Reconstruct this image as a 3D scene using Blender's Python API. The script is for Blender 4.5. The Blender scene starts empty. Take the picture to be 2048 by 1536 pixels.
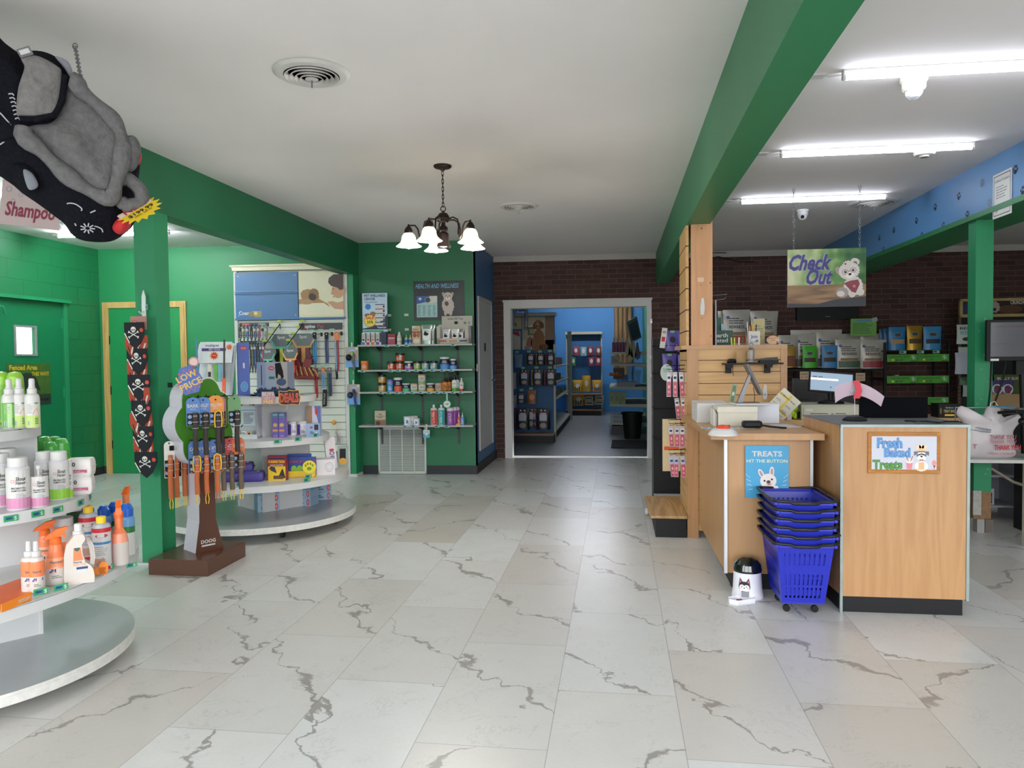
import bpy, math, random
from mathutils import Matrix, Vector
random.seed(7)
PI = math.pi
SC = bpy.context.scene
# ------------------------------------------------------------------ camera
CAM_H = 1.319
YAW, PITCH, ROLL, FPX = 0.140770, 0.033309, -0.011347, 1490.68
def _axes():
    ca, sa, cp, sp = math.cos(YAW), math.sin(YAW), math.cos(PITCH), math.sin(PITCH)
    f = Vector((-sa*cp, ca*cp, -sp)); r = Vector((ca, sa, 0)); u = r.cross(f)
    return r*math.cos(ROLL)+u*math.sin(ROLL), -r*math.sin(ROLL)+u*math.cos(ROLL), f
R_, U_, F_ = _axes()
cd = bpy.data.cameras.new('camera'); cam = bpy.data.objects.new('camera', cd); SC.collection.objects.link(cam)
cd.sensor_width = 36; cd.lens = FPX/2048*36; cd.clip_start = .05; cd.clip_end = 200
cam.matrix_world = Matrix(((R_.x, U_.x, -F_.x, 0), (R_.y, U_.y, -F_.y, 0), (R_.z, U_.z, -F_.z, CAM_H), (0, 0, 0, 1)))
SC.camera = cam
# ------------------------------------------------------------------ world, colour management
SC.view_settings.view_transform = 'Standard'; SC.view_settings.look = 'None'
SC.view_settings.gamma = 1; SC.view_settings.use_curve_mapping = False
SC.view_settings.exposure = 1.15
w = bpy.data.worlds.new('daylight'); SC.world = w; w.use_nodes = True
_bg = w.node_tree.nodes['Background']
_tc = w.node_tree.nodes.new('ShaderNodeTexCoord'); _sx = w.node_tree.nodes.new('ShaderNodeSeparateXYZ')
_cr = w.node_tree.nodes.new('ShaderNodeValToRGB')
w.node_tree.links.new(_tc.outputs['Generated'], _sx.inputs[0]); w.node_tree.links.new(_sx.outputs['Z'], _cr.inputs[0])
w.node_tree.links.new(_cr.outputs[0], _bg.inputs[0])
_cr.color_ramp.elements[0].position = 0.0; _cr.color_ramp.elements[0].color = (.33, .32, .31, 1)
_cr.color_ramp.elements[1].position = 0.12; _cr.color_ramp.elements[1].color = (.93, .95, 1.0, 1)
_bg.inputs[1].default_value = 4.5
SC.cycles.max_bounces = 8; SC.cycles.diffuse_bounces = 5; SC.cycles.glossy_bounces = 3
SC.cycles.transmission_bounces = 6; SC.cycles.transparent_max_bounces = 10
SC.cycles.caustics_reflective = False; SC.cycles.caustics_refractive = False
SC.cycles.sample_clamp_indirect = 6
for x0, x1 in ((-5.9, -3.3), (-2.8, .4), (.7, 5.9)):          # daylight portals in the shopfront windows behind the camera
    ld = bpy.data.lights.new('window_portal', 'AREA'); ld.shape = 'RECTANGLE'; ld.size = x1-x0; ld.size_y = 2.1
    ld.cycles.is_portal = True
    lo = bpy.data.objects.new('window_portal', ld); SC.collection.objects.link(lo)
    lo.location = ((x0+x1)/2, -1.52, 1.3); lo.rotation_euler = (PI/2, 0, 0)
# ------------------------------------------------------------------ pixel helpers: a pixel at a known depth or height gives a place
def _ray(u, v): return F_*FPX + R_*(u-1024) - U_*(v-768)
def A(u, v, y):
    d = _ray(u, v); t = y/d.y; return d.x*t, d.z*t+CAM_H
def Fz(u, v, z=0):
    d = _ray(u, v); t = (z-CAM_H)/d.z; return d.x*t, d.y*t
def skew(y0, x): return y0 + .055*x       # the back walls stand 3 degrees off the floor grid
SK = math.atan(.055)
# ------------------------------------------------------------------ materials
def lin(h):
    h = h.lstrip('#'); o = []
    for i in (0, 2, 4):
        c = int(h[i:i+2], 16)/255; o.append(c/12.92 if c <= .04045 else ((c+.055)/1.055)**2.4)
    return o[0], o[1], o[2], 1
_mc = {}
def mt(h, rough=.5, metal=0, emit=0, trans=0, alpha=1, var=.04, scale=8, bump=0, spec=.5, coat=0):
    key = (h, rough, metal, emit, trans, alpha, var, scale, bump, spec, coat)
    if key in _mc: return _mc[key]
    m = bpy.data.materials.new('surface_'+h.strip('#')); m.use_nodes = True; nt = m.node_tree
    b = nt.nodes['Principled BSDF']; c = lin(h)
    b.inputs['Base Color'].default_value = c; b.inputs['Roughness'].default_value = rough
    b.inputs['Metallic'].default_value = metal; b.inputs['Specular IOR Level'].default_value = spec
    b.inputs['Coat Weight'].default_value = coat
    if emit:
        b.inputs['Emission Color'].default_value = c; b.inputs['Emission Strength'].default_value = emit
    elif var or bump:
        n = nt.nodes.new('ShaderNodeTexNoise'); n.inputs['Scale'].default_value = scale; n.inputs['Detail'].default_value = 3
        tc = nt.nodes.new('ShaderNodeTexCoord'); nt.links.new(tc.outputs['Object'], n.inputs['Vector'])
        mx = nt.nodes.new('ShaderNodeMix'); mx.data_type = 'RGBA'
        mx.inputs[6].default_value = tuple(max(0, q*(1-var*1.6)) for q in c[:3])+(1,)
        mx.inputs[7].default_value = tuple(min(1, q*(1+var*1.6)) for q in c[:3])+(1,)
        nt.links.new(n.outputs['Fac'], mx.inputs[0]); nt.links.new(mx.outputs[2], b.inputs['Base Color'])
        if bump:
            bp = nt.nodes.new('ShaderNodeBump'); bp.inputs['Strength'].default_value = bump; bp.inputs['Distance'].default_value = .01
            nt.links.new(n.outputs['Fac'], bp.inputs['Height']); nt.links.new(bp.outputs[0], b.inputs['Normal'])
    if trans: b.inputs['Transmission Weight'].default_value = trans
    if alpha < 1: b.inputs['Alpha'].default_value = alpha
    _mc[key] = m; return m
def nodes_mat(name):
    m = bpy.data.materials.new(name); m.use_nodes = True
    nt = m.node_tree; b = nt.nodes['Principled BSDF']
    def N(t, **kw):
        n = nt.nodes.new('ShaderNode'+t)
        for k, v in kw.items(): setattr(n, k, v)
        return n
    def L(a, b_): nt.links.new(a, b_)
    def MA(op, a, b_=None, c=None):
        n = N('Math', operation=op)
        for i, q in enumerate((a, b_, c)):
            if q is None: continue
            if isinstance(q, (int, float)): n.inputs[i].default_value = q
            else: L(q, n.inputs[i])
        return n.outputs[0]
    def MIX(f, a, b_, bl='MIX'):
        n = N('Mix', data_type='RGBA', blend_type=bl)
        for i, q in ((0, f), (6, a), (7, b_)):
            if isinstance(q, (int, float)): n.inputs[i].default_value = q
            elif isinstance(q, tuple): n.inputs[i].default_value = q
            else: L(q, n.inputs[i])
        return n.outputs[2]
    return m, nt, b, N, L, MA, MIX
def ramp(N, L, fac, stops):
    r = N('ValToRGB'); L(fac, r.inputs[0]); e = r.color_ramp.elements
    while len(e) < len(stops): e.new(.5)
    for i, (p, c) in enumerate(stops):
        e[i].position = p; e[i].color = c if len(c) == 4 else (*c, 1)
    return r.outputs[0]
def floor_mat():
    m, nt, b, N, L, MA, MIX = nodes_mat('marble_tile')
    g = N('NewGeometry'); s = N('SeparateXYZ'); L(g.outputs['Position'], s.inputs[0])
    T = .46
    u = MA('DIVIDE', MA('ADD', s.outputs[0], 1.1622), T); col = MA('FLOOR', u); fu = MA('SUBTRACT', u, col)
    v = MA('DIVIDE', MA('SUBTRACT', MA('SUBTRACT', MA('DIVIDE', s.outputs[1], T), .345), col), 2); row = MA('FLOOR', v); fv = MA('SUBTRACT', v, row)
    cb = N('CombineXYZ'); L(col, cb.inputs[0]); L(row, cb.inputs[1])
    wn = N('TexWhiteNoise', noise_dimensions='3D'); L(cb.outputs[0], wn.inputs['Vector'])
    ws = N('SeparateColor'); L(wn.outputs['Color'], ws.inputs[0])
    flip = MA('SUBTRACT', MA('MULTIPLY', MA('GREATER_THAN', ws.outputs[2], .8), 2), 1)
    # per tile coordinates
    c2 = N('CombineXYZ'); L(MA('ADD', MA('MULTIPLY', fu, flip), MA('MULTIPLY', ws.outputs[0], 9)), c2.inputs[0])
    L(MA('ADD', MA('MULTIPLY', fv, 2), MA('MULTIPLY', ws.outputs[1], 17)), c2.inputs[1])
    n1 = N('TexNoise'); n1.inputs['Scale'].default_value = 1.3; n1.inputs['Detail'].default_value = 7; n1.inputs['Roughness'].default_value = .56; n1.inputs['Distortion'].default_value = .35
    L(c2.outputs[0], n1.inputs['Vector'])
    n2 = N('TexNoise'); n2.inputs['Scale'].default_value = 2.3; n2.inputs['Detail'].default_value = 8; n2.inputs['Roughness'].default_value = .7; n2.inputs['Distortion'].default_value = .9
    L(c2.outputs[0], n2.inputs['Vector'])
    nm = N('TexNoise'); nm.inputs['Scale'].default_value = 1.9; nm.inputs['Detail'].default_value = 2; L(c2.outputs[0], nm.inputs['Vector'])
    # directional term: veins run diagonally
    dirn = MA('ADD', MA('MULTIPLY', fu, .62), MA('MULTIPLY', MA('MULTIPLY', fv, flip), -1.0))
    r1 = MA('ABSOLUTE', MA('SUBTRACT', MA('FRACT', MA('ADD', MA('ADD', MA('MULTIPLY', n1.outputs['Fac'], 1.0), dirn), ws.outputs[0])), .5))
    wdt = MA('MULTIPLY', MA('POWER', nm.outputs['Fac'], 4.0), .27)
    v1 = MA('SUBTRACT', 1, MA('MINIMUM', MA('DIVIDE', r1, MA('ADD', wdt, .002)), 1))
    r2 = MA('ABSOLUTE', MA('SUBTRACT', n2.outputs['Fac'], .53))
    v2 = MA('MULTIPLY', MA('SUBTRACT', 1, MA('MINIMUM', MA('DIVIDE', r2, .006), 1)), MA('GREATER_THAN', nm.outputs['Fac'], .53))
    fine = N('TexNoise'); fine.inputs['Scale'].default_value = 60; fine.inputs['Detail'].default_value = 4; L(g.outputs['Position'], fine.inputs['Vector'])
    tint = MIX(ws.outputs[2], lin('#d8dbda'), lin('#c0b9af'))
    tint = MIX(MA('MULTIPLY', ws.outputs[0], .6), tint, lin('#e2e5e5'))
    cloud = N('TexNoise'); cloud.inputs['Scale'].default_value = 3; cloud.inputs['Detail'].default_value = 5; L(c2.outputs[0], cloud.inputs['Vector'])
    base = MIX(MA('MULTIPLY', cloud.outputs['Fac'], .35), tint, lin('#b9b5ad'))
    base = MIX(MA('MULTIPLY', MA('SUBTRACT', fine.outputs['Fac'], .4), .25), base, lin('#a8a49c'))
    veinc = MIX(nm.outputs['Fac'], lin('#4e4c4a'), lin('#8b8178'))
    base = MIX(MA('MULTIPLY', MA('MINIMUM', MA('MULTIPLY', v1, 1.7), 1), .68), base, veinc)
    base = MIX(MA('MULTIPLY', v2, .45), base, lin('#6d6a67'))
    # joints
    ju = MA('MULTIPLY', MA('MINIMUM', fu, MA('SUBTRACT', 1, fu)), T)
    jv = MA('MULTIPLY', MA('MINIMUM', fv, MA('SUBTRACT', 1, fv)), 2*T)
    jl = MA('LESS_THAN', MA('MINIMUM', ju, jv), .0016)
    base = MIX(MA('MULTIPLY', jl, .55), base, lin('#77756f'))
    L(base, b.inputs['Base Color'])
    b.inputs['Roughness'].default_value = .27
    L(MA('ADD', MA('MULTIPLY', fine.outputs['Fac'], .12), .24), b.inputs['Roughness'])
    bp = N('Bump'); bp.inputs['Strength'].default_value = .25; bp.inputs['Distance'].default_value = .002
    L(MA('SUBTRACT', MA('MULTIPLY', fine.outputs['Fac'], .3), jl), bp.inputs['Height']); L(bp.outputs[0], b.inputs['Normal'])
    return m
def brick_mat(name, c1, c2, mortar, ax, bw, bh, ms, rough=.8, bump=.6, mixc=.5):
    m, nt, b, N, L, MA, MIX = nodes_mat(name)
    g = N('NewGeometry'); s = N('SeparateXYZ'); L(g.outputs['Position'], s.inputs[0])
    cb = N('CombineXYZ'); L(s.outputs[ax], cb.inputs[0]); L(s.outputs[2], cb.inputs[1])
    br = N('TexBrick'); L(cb.outputs[0], br.inputs['Vector'])
    br.inputs['Scale'].default_value = 1; br.inputs['Brick Width'].default_value = bw; br.inputs['Row Height'].default_value = bh
    br.inputs['Mortar Size'].default_value = ms; br.inputs['Mortar Smooth'].default_value = .2; br.inputs['Bias'].default_value = -.1
    br.inputs['Color1'].default_value = lin(c1); br.inputs['Color2'].default_value = lin(c2); br.inputs['Mortar'].default_value = lin(mortar)
    n = N('TexNoise'); n.inputs['Scale'].default_value = 9; n.inputs['Detail'].default_value = 6; L(g.outputs['Position'], n.inputs['Vector'])
    L(MIX(MA('MULTIPLY', n.outputs['Fac'], mixc), br.outputs['Color'], lin(c2)), b.inputs['Base Color'])
    b.inputs['Roughness'].default_value = rough
    bp = N('Bump'); bp.inputs['Strength'].default_value = bump; bp.inputs['Distance'].default_value = .006
    L(MA('ADD', MA('MULTIPLY', br.outputs['Fac'], -1), MA('MULTIPLY', n.outputs['Fac'], .5)), bp.inputs['Height']); L(bp.outputs[0], b.inputs['Normal'])
    return m
def wood_mat(name, c1, c2, axis='z', scale=1, rough=.4, rings=6, space='Object'):
    m, nt, b, N, L, MA, MIX = nodes_mat(name)
    g = N('TexCoord'); mp = N('Mapping'); L(g.outputs[space], mp.inputs[0])
    st = {'z': (9, 9, .8), 'x': (.8, 9, 9), 'y': (9, .8, 9)}[axis]
    mp.inputs['Scale'].default_value = tuple(q*scale for q in st)
    n = N('TexNoise'); n.inputs['Scale'].default_value = 1.0; n.inputs['Detail'].default_value = 2; n.inputs['Distortion'].default_value = .3; L(mp.outputs[0], n.inputs['Vector'])
    r = MA('FRACT', MA('MULTIPLY', n.outputs['Fac'], rings))
    r = MA('ABSOLUTE', MA('SUBTRACT', MA('MULTIPLY', r, 2), 1))
    mp2 = N('Mapping'); L(g.outputs[space], mp2.inputs[0]); mp2.inputs['Scale'].default_value = tuple(q*scale*8 for q in st)
    f = N('TexNoise'); f.inputs['Scale'].default_value = 1; f.inputs['Detail'].default_value = 3; L(mp2.outputs[0], f.inputs['Vector'])
    k = MA('ADD', MA('MULTIPLY', r, .45), MA('MULTIPLY', f.outputs['Fac'], .6))
    L(ramp(N, L, k, [(0.1, lin(c2)), (.9, lin(c1))]), b.inputs['Base Color'])
    b.inputs['Roughness'].default_value = rough
    return m
# ------------------------------------------------------------------ mesh builder
_tc_ = {}
def text_geo(s, off=0.0, shear=0.0, sp=1.0):
    k = (s, off, shear, sp)
    if k not in _tc_:
        c = bpy.data.curves.new('t', 'FONT'); c.body = s; c.size = 1; c.offset = off; c.shear = shear
        c.space_character = sp; c.resolution_u = 2; c.space_line = .85; c.align_x = 'LEFT'
        o = bpy.data.objects.new('t', c); me = o.to_mesh()
        vs = [tuple(v.co) for v in me.vertices]; fs = [tuple(p.vertices) for p in me.polygons]
        o.to_mesh_clear(); bpy.data.objects.remove(o); bpy.data.curves.remove(c)
        _tc_[k] = (vs, fs)
    return _tc_[k]
class MB:
    def __init__(s): s.v, s.f, s.m, s.s, s.mats, s.X = [], [], [], [], [], Matrix.Identity(4)
    def at(s, x=0, y=0, z=0, rz=0, rx=0, ry=0, sc=1):
        s.X = Matrix.Translation((x, y, z)) @ Matrix.Rotation(rz, 4, 'Z') @ Matrix.Rotation(rx, 4, 'X') @ Matrix.Rotation(ry, 4, 'Y') @ Matrix.Scale(sc, 4); return s
    def add(s, vs, fs, mat, sm=False):
        if mat not in s.mats: s.mats.append(mat)
        k = s.mats.index(mat); n = len(s.v)
        s.v += [tuple(s.X @ Vector(q)) for q in vs]
        s.f += [tuple(i+n for i in q) for q in fs]; s.m += [k]*len(fs); s.s += [sm]*len(fs); return s
    def box(s, x0, x1, y0, y1, z0, z1, mat):
        return s.add([(x0, y0, z0), (x1, y0, z0), (x1, y1, z0), (x0, y1, z0), (x0, y0, z1), (x1, y0, z1), (x1, y1, z1), (x0, y1, z1)],
                     [(0, 3, 2, 1), (4, 5, 6, 7), (0, 1, 5, 4), (1, 2, 6, 5), (2, 3, 7, 6), (3, 0, 4, 7)], mat)
    def prism(s, poly, y0, y1, mat, sm=False):       # outline in x, z pushed along y
        n = len(poly); a = sum(poly[i][0]*poly[(i+1) % n][1]-poly[(i+1) % n][0]*poly[i][1] for i in range(n))
        if a < 0: poly = poly[::-1]
        s.add([(x, y0, z) for x, z in poly]+[(x, y1, z) for x, z in poly], [tuple(range(n)), tuple(range(2*n-1, n-1, -1))], mat)
        return s.add([(x, y0, z) for x, z in poly]+[(x, y1, z) for x, z in poly], [(i, i+n, (i+1) % n+n, (i+1) % n) for i in range(n)], mat, sm)
    def slab(s, poly, z0, z1, mat, sm=False, side=None):        # outline in x, y pushed up
        n = len(poly); a = sum(poly[i][0]*poly[(i+1) % n][1]-poly[(i+1) % n][0]*poly[i][1] for i in range(n))
        if a < 0: poly = poly[::-1]
        vs = [(x, y, z0) for x, y in poly]+[(x, y, z1) for x, y in poly]
        s.add(vs, [tuple(range(n-1, -1, -1)), tuple(range(n, 2*n))], mat)
        return s.add(vs, [(i, (i+1) % n, (i+1) % n+n, i+n) for i in range(n)], side or mat, sm)
    def lathe(s, prof, mats, n=16, cx=0, cy=0, sx=1, sy=1, sm=True, caps=True):
        if not isinstance(mats, (list, tuple)): mats = [mats]*(len(prof)-1)
        rings = [[(cx+r*sx*math.cos(2*PI*i/n), cy+r*sy*math.sin(2*PI*i/n), z) for i in range(n)] for r, z in prof]
        for k in range(len(prof)-1):
            s.add(rings[k]+rings[k+1], [(i, (i+1) % n, (i+1) % n+n, i+n) for i in range(n)], mats[k], sm)
        if caps:
            if prof[0][0] > 1e-5: s.add(rings[0], [tuple(range(n-1, -1, -1))], mats[0])
            if prof[-1][0] > 1e-5: s.add(rings[-1], [tuple(range(n))], mats[-1])
        return s
    def tube(s, pts, r, mat, n=8, closed=False):
        pts = [Vector(p) for p in pts]; N_ = len(pts)
        rr = r if isinstance(r, (list, tuple)) else [r]*N_
        up = None; rings = []
        for i, p in enumerate(pts):
            a = pts[i-1] if (i or closed) else p; b = pts[(i+1) % N_] if (i < N_-1 or closed) else p
            t = (b-a).normalized()
            if up is None: up = t.cross(Vector((0, 0, 1))) if abs(t.z) < .9 else t.cross(Vector((1, 0, 0)))
            up = (up-t*up.dot(t)).normalized(); q = t.cross(up)
            rings += [tuple(p+(up*math.cos(2*PI*k/n)+q*math.sin(2*PI*k/n))*rr[i]) for k in range(n)]
        fs = []
        for i in range(N_ if closed else N_-1):
            j = (i+1) % N_
            fs += [(i*n+k, i*n+(k+1) % n, j*n+(k+1) % n, j*n+k) for k in range(n)]
        s.add(rings, fs, mat, True)
        if not closed: s.add(rings[:n], [tuple(range(n-1, -1, -1))], mat); s.add(rings[-n:], [tuple(range(n))], mat)
        return s
    def poly(s, pts, y, mat):
        n = len(pts); a = sum(pts[i][0]*pts[(i+1) % n][1]-pts[(i+1) % n][0]*pts[i][1] for i in range(n))
        if a < 0: pts = pts[::-1]
        return s.add([(x, y, z) for x, z in pts], [tuple(range(n))], mat)
    def rect(s, x0, x1, z0, z1, y, mat): return s.poly([(x0, z0), (x1, z0), (x1, z1), (x0, z1)], y, mat)
    def ell(s, cx, cz, rx, rz, y, mat, rot=0, n=18, jag=0, a0=0, a1=2*PI):
        P = []
        for i in range(n):
            t = a0+(a1-a0)*i/(n if a1-a0 > 6.2 else n-1); k = 1+(jag if i % 2 else -jag)
            x, z = rx*k*math.cos(t), rz*k*math.sin(t)
            P.append((cx+x*math.cos(rot)-z*math.sin(rot), cz+x*math.sin(rot)+z*math.cos(rot)))
        return s.poly(P, y, mat)
    def text(s, t, x, z, h, y, mat, off=0.0, shear=0.0, al='l', rot=0, sp=1.0, wid=None):   # h = capital height
        vs, fs = text_geo(t, off, shear, sp)
        if not vs: return s
        x0 = min(v[0] for v in vs); x1 = max(v[0] for v in vs); k = h/.69; kx = k
        if wid: kx = wid/(x1-x0)
        sh = -x0*kx if al == 'l' else (-(x0+x1)/2*kx if al == 'c' else -x1*kx)
        c_, s_ = math.cos(rot), math.sin(rot)
        P = [(v[0]*kx+sh, v[1]*k) for v in vs]
        return s.add([(x+a*c_-b*s_, y, z+a*s_+b*c_) for a, b in P], fs, mat)
    def sphere(s, c, r, mat, n=12, sz=1, sx=1, sy=1):
        s.X = s.X @ Matrix.Translation(c)
        pr = [(max(1e-6, r*math.cos(-PI/2+PI*i/(n//2))), r*sz*math.sin(-PI/2+PI*i/(n//2))) for i in range(n//2+1)]
        s.lathe(pr, mat, n, sx=sx, sy=sy, caps=False); s.X = s.X @ Matrix.Translation([-q for q in c]); return s
    def build(s, name, parent=None, loc=None, rz=0, bev=0, sub=0, **tags):
        me = bpy.data.meshes.new(name); me.from_pydata(s.v, [], s.f)
        for m in s.mats: me.materials.append(m)
        me.polygons.foreach_set('material_index', s.m); me.polygons.foreach_set('use_smooth', s.s); me.update()
        o = bpy.data.objects.new(name, me); SC.collection.objects.link(o)
        if parent is not None: o.parent = parent
        if loc: o.location = loc
        if rz: o.rotation_euler.z = rz
        if bev:
            b = o.modifiers.new('b', 'BEVEL'); b.width = bev; b.segments = 2; b.limit_method = 'ANGLE'
        if sub:
            b = o.modifiers.new('s', 'SUBSURF'); b.levels = b.render_levels = sub
        for k, v in tags.items(): o[k] = v
        return o
def thing(name, label, cat, group=None, loc=(0, 0, 0), rz=0):
    o = bpy.data.objects.new(name, None); SC.collection.objects.link(o); o.location = loc; o.rotation_euler.z = rz
    o.empty_display_size = .05; o['label'] = label; o['category'] = cat
    if group: o['group'] = group
    return o
def struct(mb, name, **k): return mb.build(name, kind='structure', **k)
def dup(root, loc, rz=None, label=None, group=None, scale=None):
    r = root.copy(); SC.collection.objects.link(r); r.location = loc
    if rz is not None: r.rotation_euler.z = rz
    if label: r['label'] = label
    if group: r['group'] = group
    if scale: r.scale = scale
    for ch in list(root.children):
        c = ch.copy(); SC.collection.objects.link(c); c.parent = r
        for g in ch.children:
            d = g.copy(); SC.collection.objects.link(d); d.parent = c
    return r
def arc(cx, cy, r, a0, a1, n): return [(cx+r*math.cos(a0+(a1-a0)*i/(n-1)), cy+r*math.sin(a0+(a1-a0)*i/(n-1))) for i in range(n)]
def star(cx, cz, r1, r2, n, rot=0): return [(cx+(r1 if i % 2 == 0 else r2)*math.cos(rot+PI*i/n), cz+(r1 if i % 2 == 0 else r2)*math.sin(rot+PI*i/n)) for i in range(2*n)]
ORD = ['first', 'second', 'third', 'fourth', 'fifth', 'sixth', 'seventh', 'eighth', 'ninth', 'tenth', 'eleventh', 'twelfth']
# common materials
GREEN = mt('#196a45', .45, var=.05, scale=2, bump=.12)
GREEND = mt('#22885a', .5, var=.05, scale=2, bump=.1)
BLUEP = mt('#4a7fae', .5, var=.04, scale=2)
WHITE = mt('#cdcdcb', .45); WHITEG = mt('#dfe2e0', .35, var=.02); CREAM = mt('#e6dfc2', .6)
BLACK = mt('#0b0c0e', .6, spec=.3); BLACKM = mt('#0d0e10', .5, spec=.3); DGREY = mt('#2c2e33', .5); GREY = mt('#8b8d90', .45)
CHROME = mt('#b8babd', .25, 1); STEEL = mt('#8e9196', .4, .8)
TAG_G = mt('#2f9a5e', .5); TAG_B = mt('#1f4f86', .5)
MAPLE = wood_mat('maple_laminate', '#b88e60', '#a87b4f', 'z', 1, .38, 5)
MAPLE2 = wood_mat('beech_laminate', '#b89064', '#ab8258', 'z', .9, .4, 4)
MAPLEX = wood_mat('maple_slat', '#d3ab74', '#bd935d', 'x', .8, .45, 5)
PINE = wood_mat('pine_board', '#d19f74', '#bd8a60', 'z', .7, .5, 5)
PLY = wood_mat('plywood', '#c4a273', '#94713f', 'y', .55, .6, 9)
TRIMW = wood_mat('oak_trim', '#cdab6c', '#b08a4c', 'z', 1.2, .5, 4)
# ------------------------------------------------------------------ room shell
CZ = 2.68
XL, XR, YF = -6.12, 6.3, -1.5
fm = floor_mat()
struct(MB().slab([(XL-.1, YF-.1), (XR+.1, YF-.1), (XR+.1, skew(9.892, XR+.1)+.02), (XL-.1, skew(9.892, XL-.1)+.02)], -.05, 0, fm), 'floor')
CEIL = mt('#e4e0df', .85, var=.02, scale=3, bump=.15)
struct(MB().box(XL-.1, XR+.1, YF-.1, 10.4, CZ, CZ+.08, CEIL), 'ceiling')
block = brick_mat('green_block', '#187044', '#1b7648', '#14643c', 1, .4, .2, .006, .5, .5)
GR2 = mt('#1c7d4a', .5, var=.03, scale=2)
# left wall of painted block with a door opening cut out of it
LD0, LD1, LDT = 6.55, 7.56, 2.0
m = MB().box(XL-.15, XL, YF, LD0, 0, CZ, block).box(XL-.15, XL, LD1, 8.3, 0, CZ, block).box(XL-.15, XL, LD0, LD1, LDT, CZ, block)
struct(m, 'wall_left')
# back walls
WY = 8.49
def wall_seg(x0, x1, y0, z0, z1, t, mat, name):
    m = MB().slab([(x0, skew(y0, x0)), (x1, skew(y0, x1)), (x1, skew(y0, x1)+t), (x0, skew(y0, x0)+t)], z0, z1, mat)
    return struct(m, name)
wall_seg(XL-.1, -3.0, WY, 0, CZ, .12, GR2, 'wall_back_left')
wall_seg(-3.0, -1.62, WY, 0, CZ, .12, GREEN, 'wall_wellness')
brick = brick_mat('dark_brick', '#5c3f3a', '#432d29', '#675d59', 0, .215, .0655, .006, .85, .8)
BY = 9.892
m = MB()
for x0, x1, z0, z1 in ((-1.75, -1.40, 0, CZ), (.39, XR, 0, CZ), (-1.40, .39, 1.995, CZ)):
    m.slab([(x0, skew(BY, x0)), (x1, skew(BY, x1)), (x1, skew(BY, x1)+.16), (x0, skew(BY, x0)+.16)], z0, z1, brick)
struct(m, 'wall_back_brick')
struct(MB().slab([(-1.74, skew(WY, -1.74)+.12), (-1.62, skew(WY, -1.62)), (-1.62, skew(BY, -1.62)), (-1.74, skew(BY, -1.74))], 0, CZ, mt('#3d6a99', .5, var=.03)), 'wall_side_blue')
m = MB()                                                          # front wall: shopfront windows behind the camera
PW = mt('#c9c9c4', .6)
for x0, x1 in ((XL-.1, -5.9), (-3.3, -2.8), (.4, .7), (5.9, XR+.1)): m.box(x0, x1, YF-.1, YF, 0, CZ, PW)
m.box(XL-.1, XR+.1, YF-.1, YF, 0, .25, PW).box(XL-.1, XR+.1, YF-.1, YF, 2.35, CZ, PW)
struct(m, 'wall_front')
for k, (x0, x1) in enumerate(((-5.9, -3.3), (-2.8, .4), (.7, 5.9))):
    m = MB(); fr = mt('#9a9c9e', .4, .6)
    n = max(2, round((x1-x0)/1.3))
    for i in range(n+1):
        xx = x0+(x1-x0)*i/n; m.box(xx-.02, xx+.02, YF-.08, YF-.03, .25, 2.35, fr)
    m.box(x0, x1, YF-.08, YF-.03, .25, .29, fr).box(x0, x1, YF-.08, YF-.03, 2.31, 2.35, fr)
    struct(m, 'window_%d' % (k+1))
struct(MB().box(XR, XR+.1, YF, 10.4, 0, CZ, mt('#7d8f86', .7)), 'wall_right')
# green beam on the left with its posts, green beam in the middle, blue beam on the right
struct(MB().box(-3.10, -2.955, YF, 8.34, 2.3, CZ+.01, GREEN), 'trim_beam_left')
m = MB().box(-3.10, -2.955, 4.47, 4.62, .01, 2.3, GREEND); m.box(-3.12, -2.935, 4.45, 4.64, 0, .012, WHITE)
m.build('support_post', kind='structure', label='green square post holding the left beam beside the toy stand')
m = MB().box(-3.12, -2.96, 8.14, 8.31, .01, 2.3, GREEND); m.box(-3.15, -2.94, 8.11, 8.31, 0, .03, WHITE)
m.build('support_post', kind='structure', label='green square post at the left end of the wellness shelves')
GRB = mt('#287a50', .45, var=.05, scale=2, bump=.12)
struct(MB().box(.505, .67, YF, 9.88, 2.28, CZ+.01, GRB), 'trim_beam_middle')
m = MB(); BB = mt('#5b90c4', .5, var=.03, scale=2); BG = mt('#2f7a4c', .5)
m.box(2.58, 2.98, YF, 10.0, 2.3, CZ+.01, BB); m.box(2.585, 2.985, YF, 10.0, 2.295, 2.302, BG)
m.box(2.57, 2.58, YF, 10.0, 2.296, 2.335, BG)
paw1, paw2 = mt('#232a36', .7), mt('#7c8791', .7)
m.X = Matrix.Rotation(-PI/2, 4, 'Z')
def paw(y, z, s, c, rot):                                         # on the face x = 2.58
    def P(a, b): return (-y+(a*math.cos(rot)-b*math.sin(rot))*s, z+(a*math.sin(rot)+b*math.cos(rot))*s)
    q = P(0, -.25); m.ell(q[0], q[1], .42*s, .33*s, 2.5785, c, rot)
    for a, b in ((-.55, .12), (-.2, .5), (.2, .5), (.55, .12)):
        q = P(a, b); m.ell(q[0], q[1], .15*s, .22*s, 2.5785, c, rot)
for u, v, c in ((2031, 340, paw1), (1918, 393, paw1), (1871, 415, paw1), (1964, 367, paw2), (1979, 407, paw2), (1935, 430, paw1), (1887, 452, paw1), (1833, 442, paw1), (1844, 471, paw1), (1788, 461, paw1), (1759, 476, paw1), (1767, 500, paw1), (2046, 382, paw1)):
    d = _ray(u, v); t = 2.58/d.x; paw(d.y*t, d.z*t+CAM_H, .045, c, random.uniform(-.5, .5))
m.X = Matrix.Identity(4)
struct(m, 'trim_beam_right')
m = MB().box(2.60, 2.72, 5.90, 6.02, .30, 2.3, GREEND)
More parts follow.
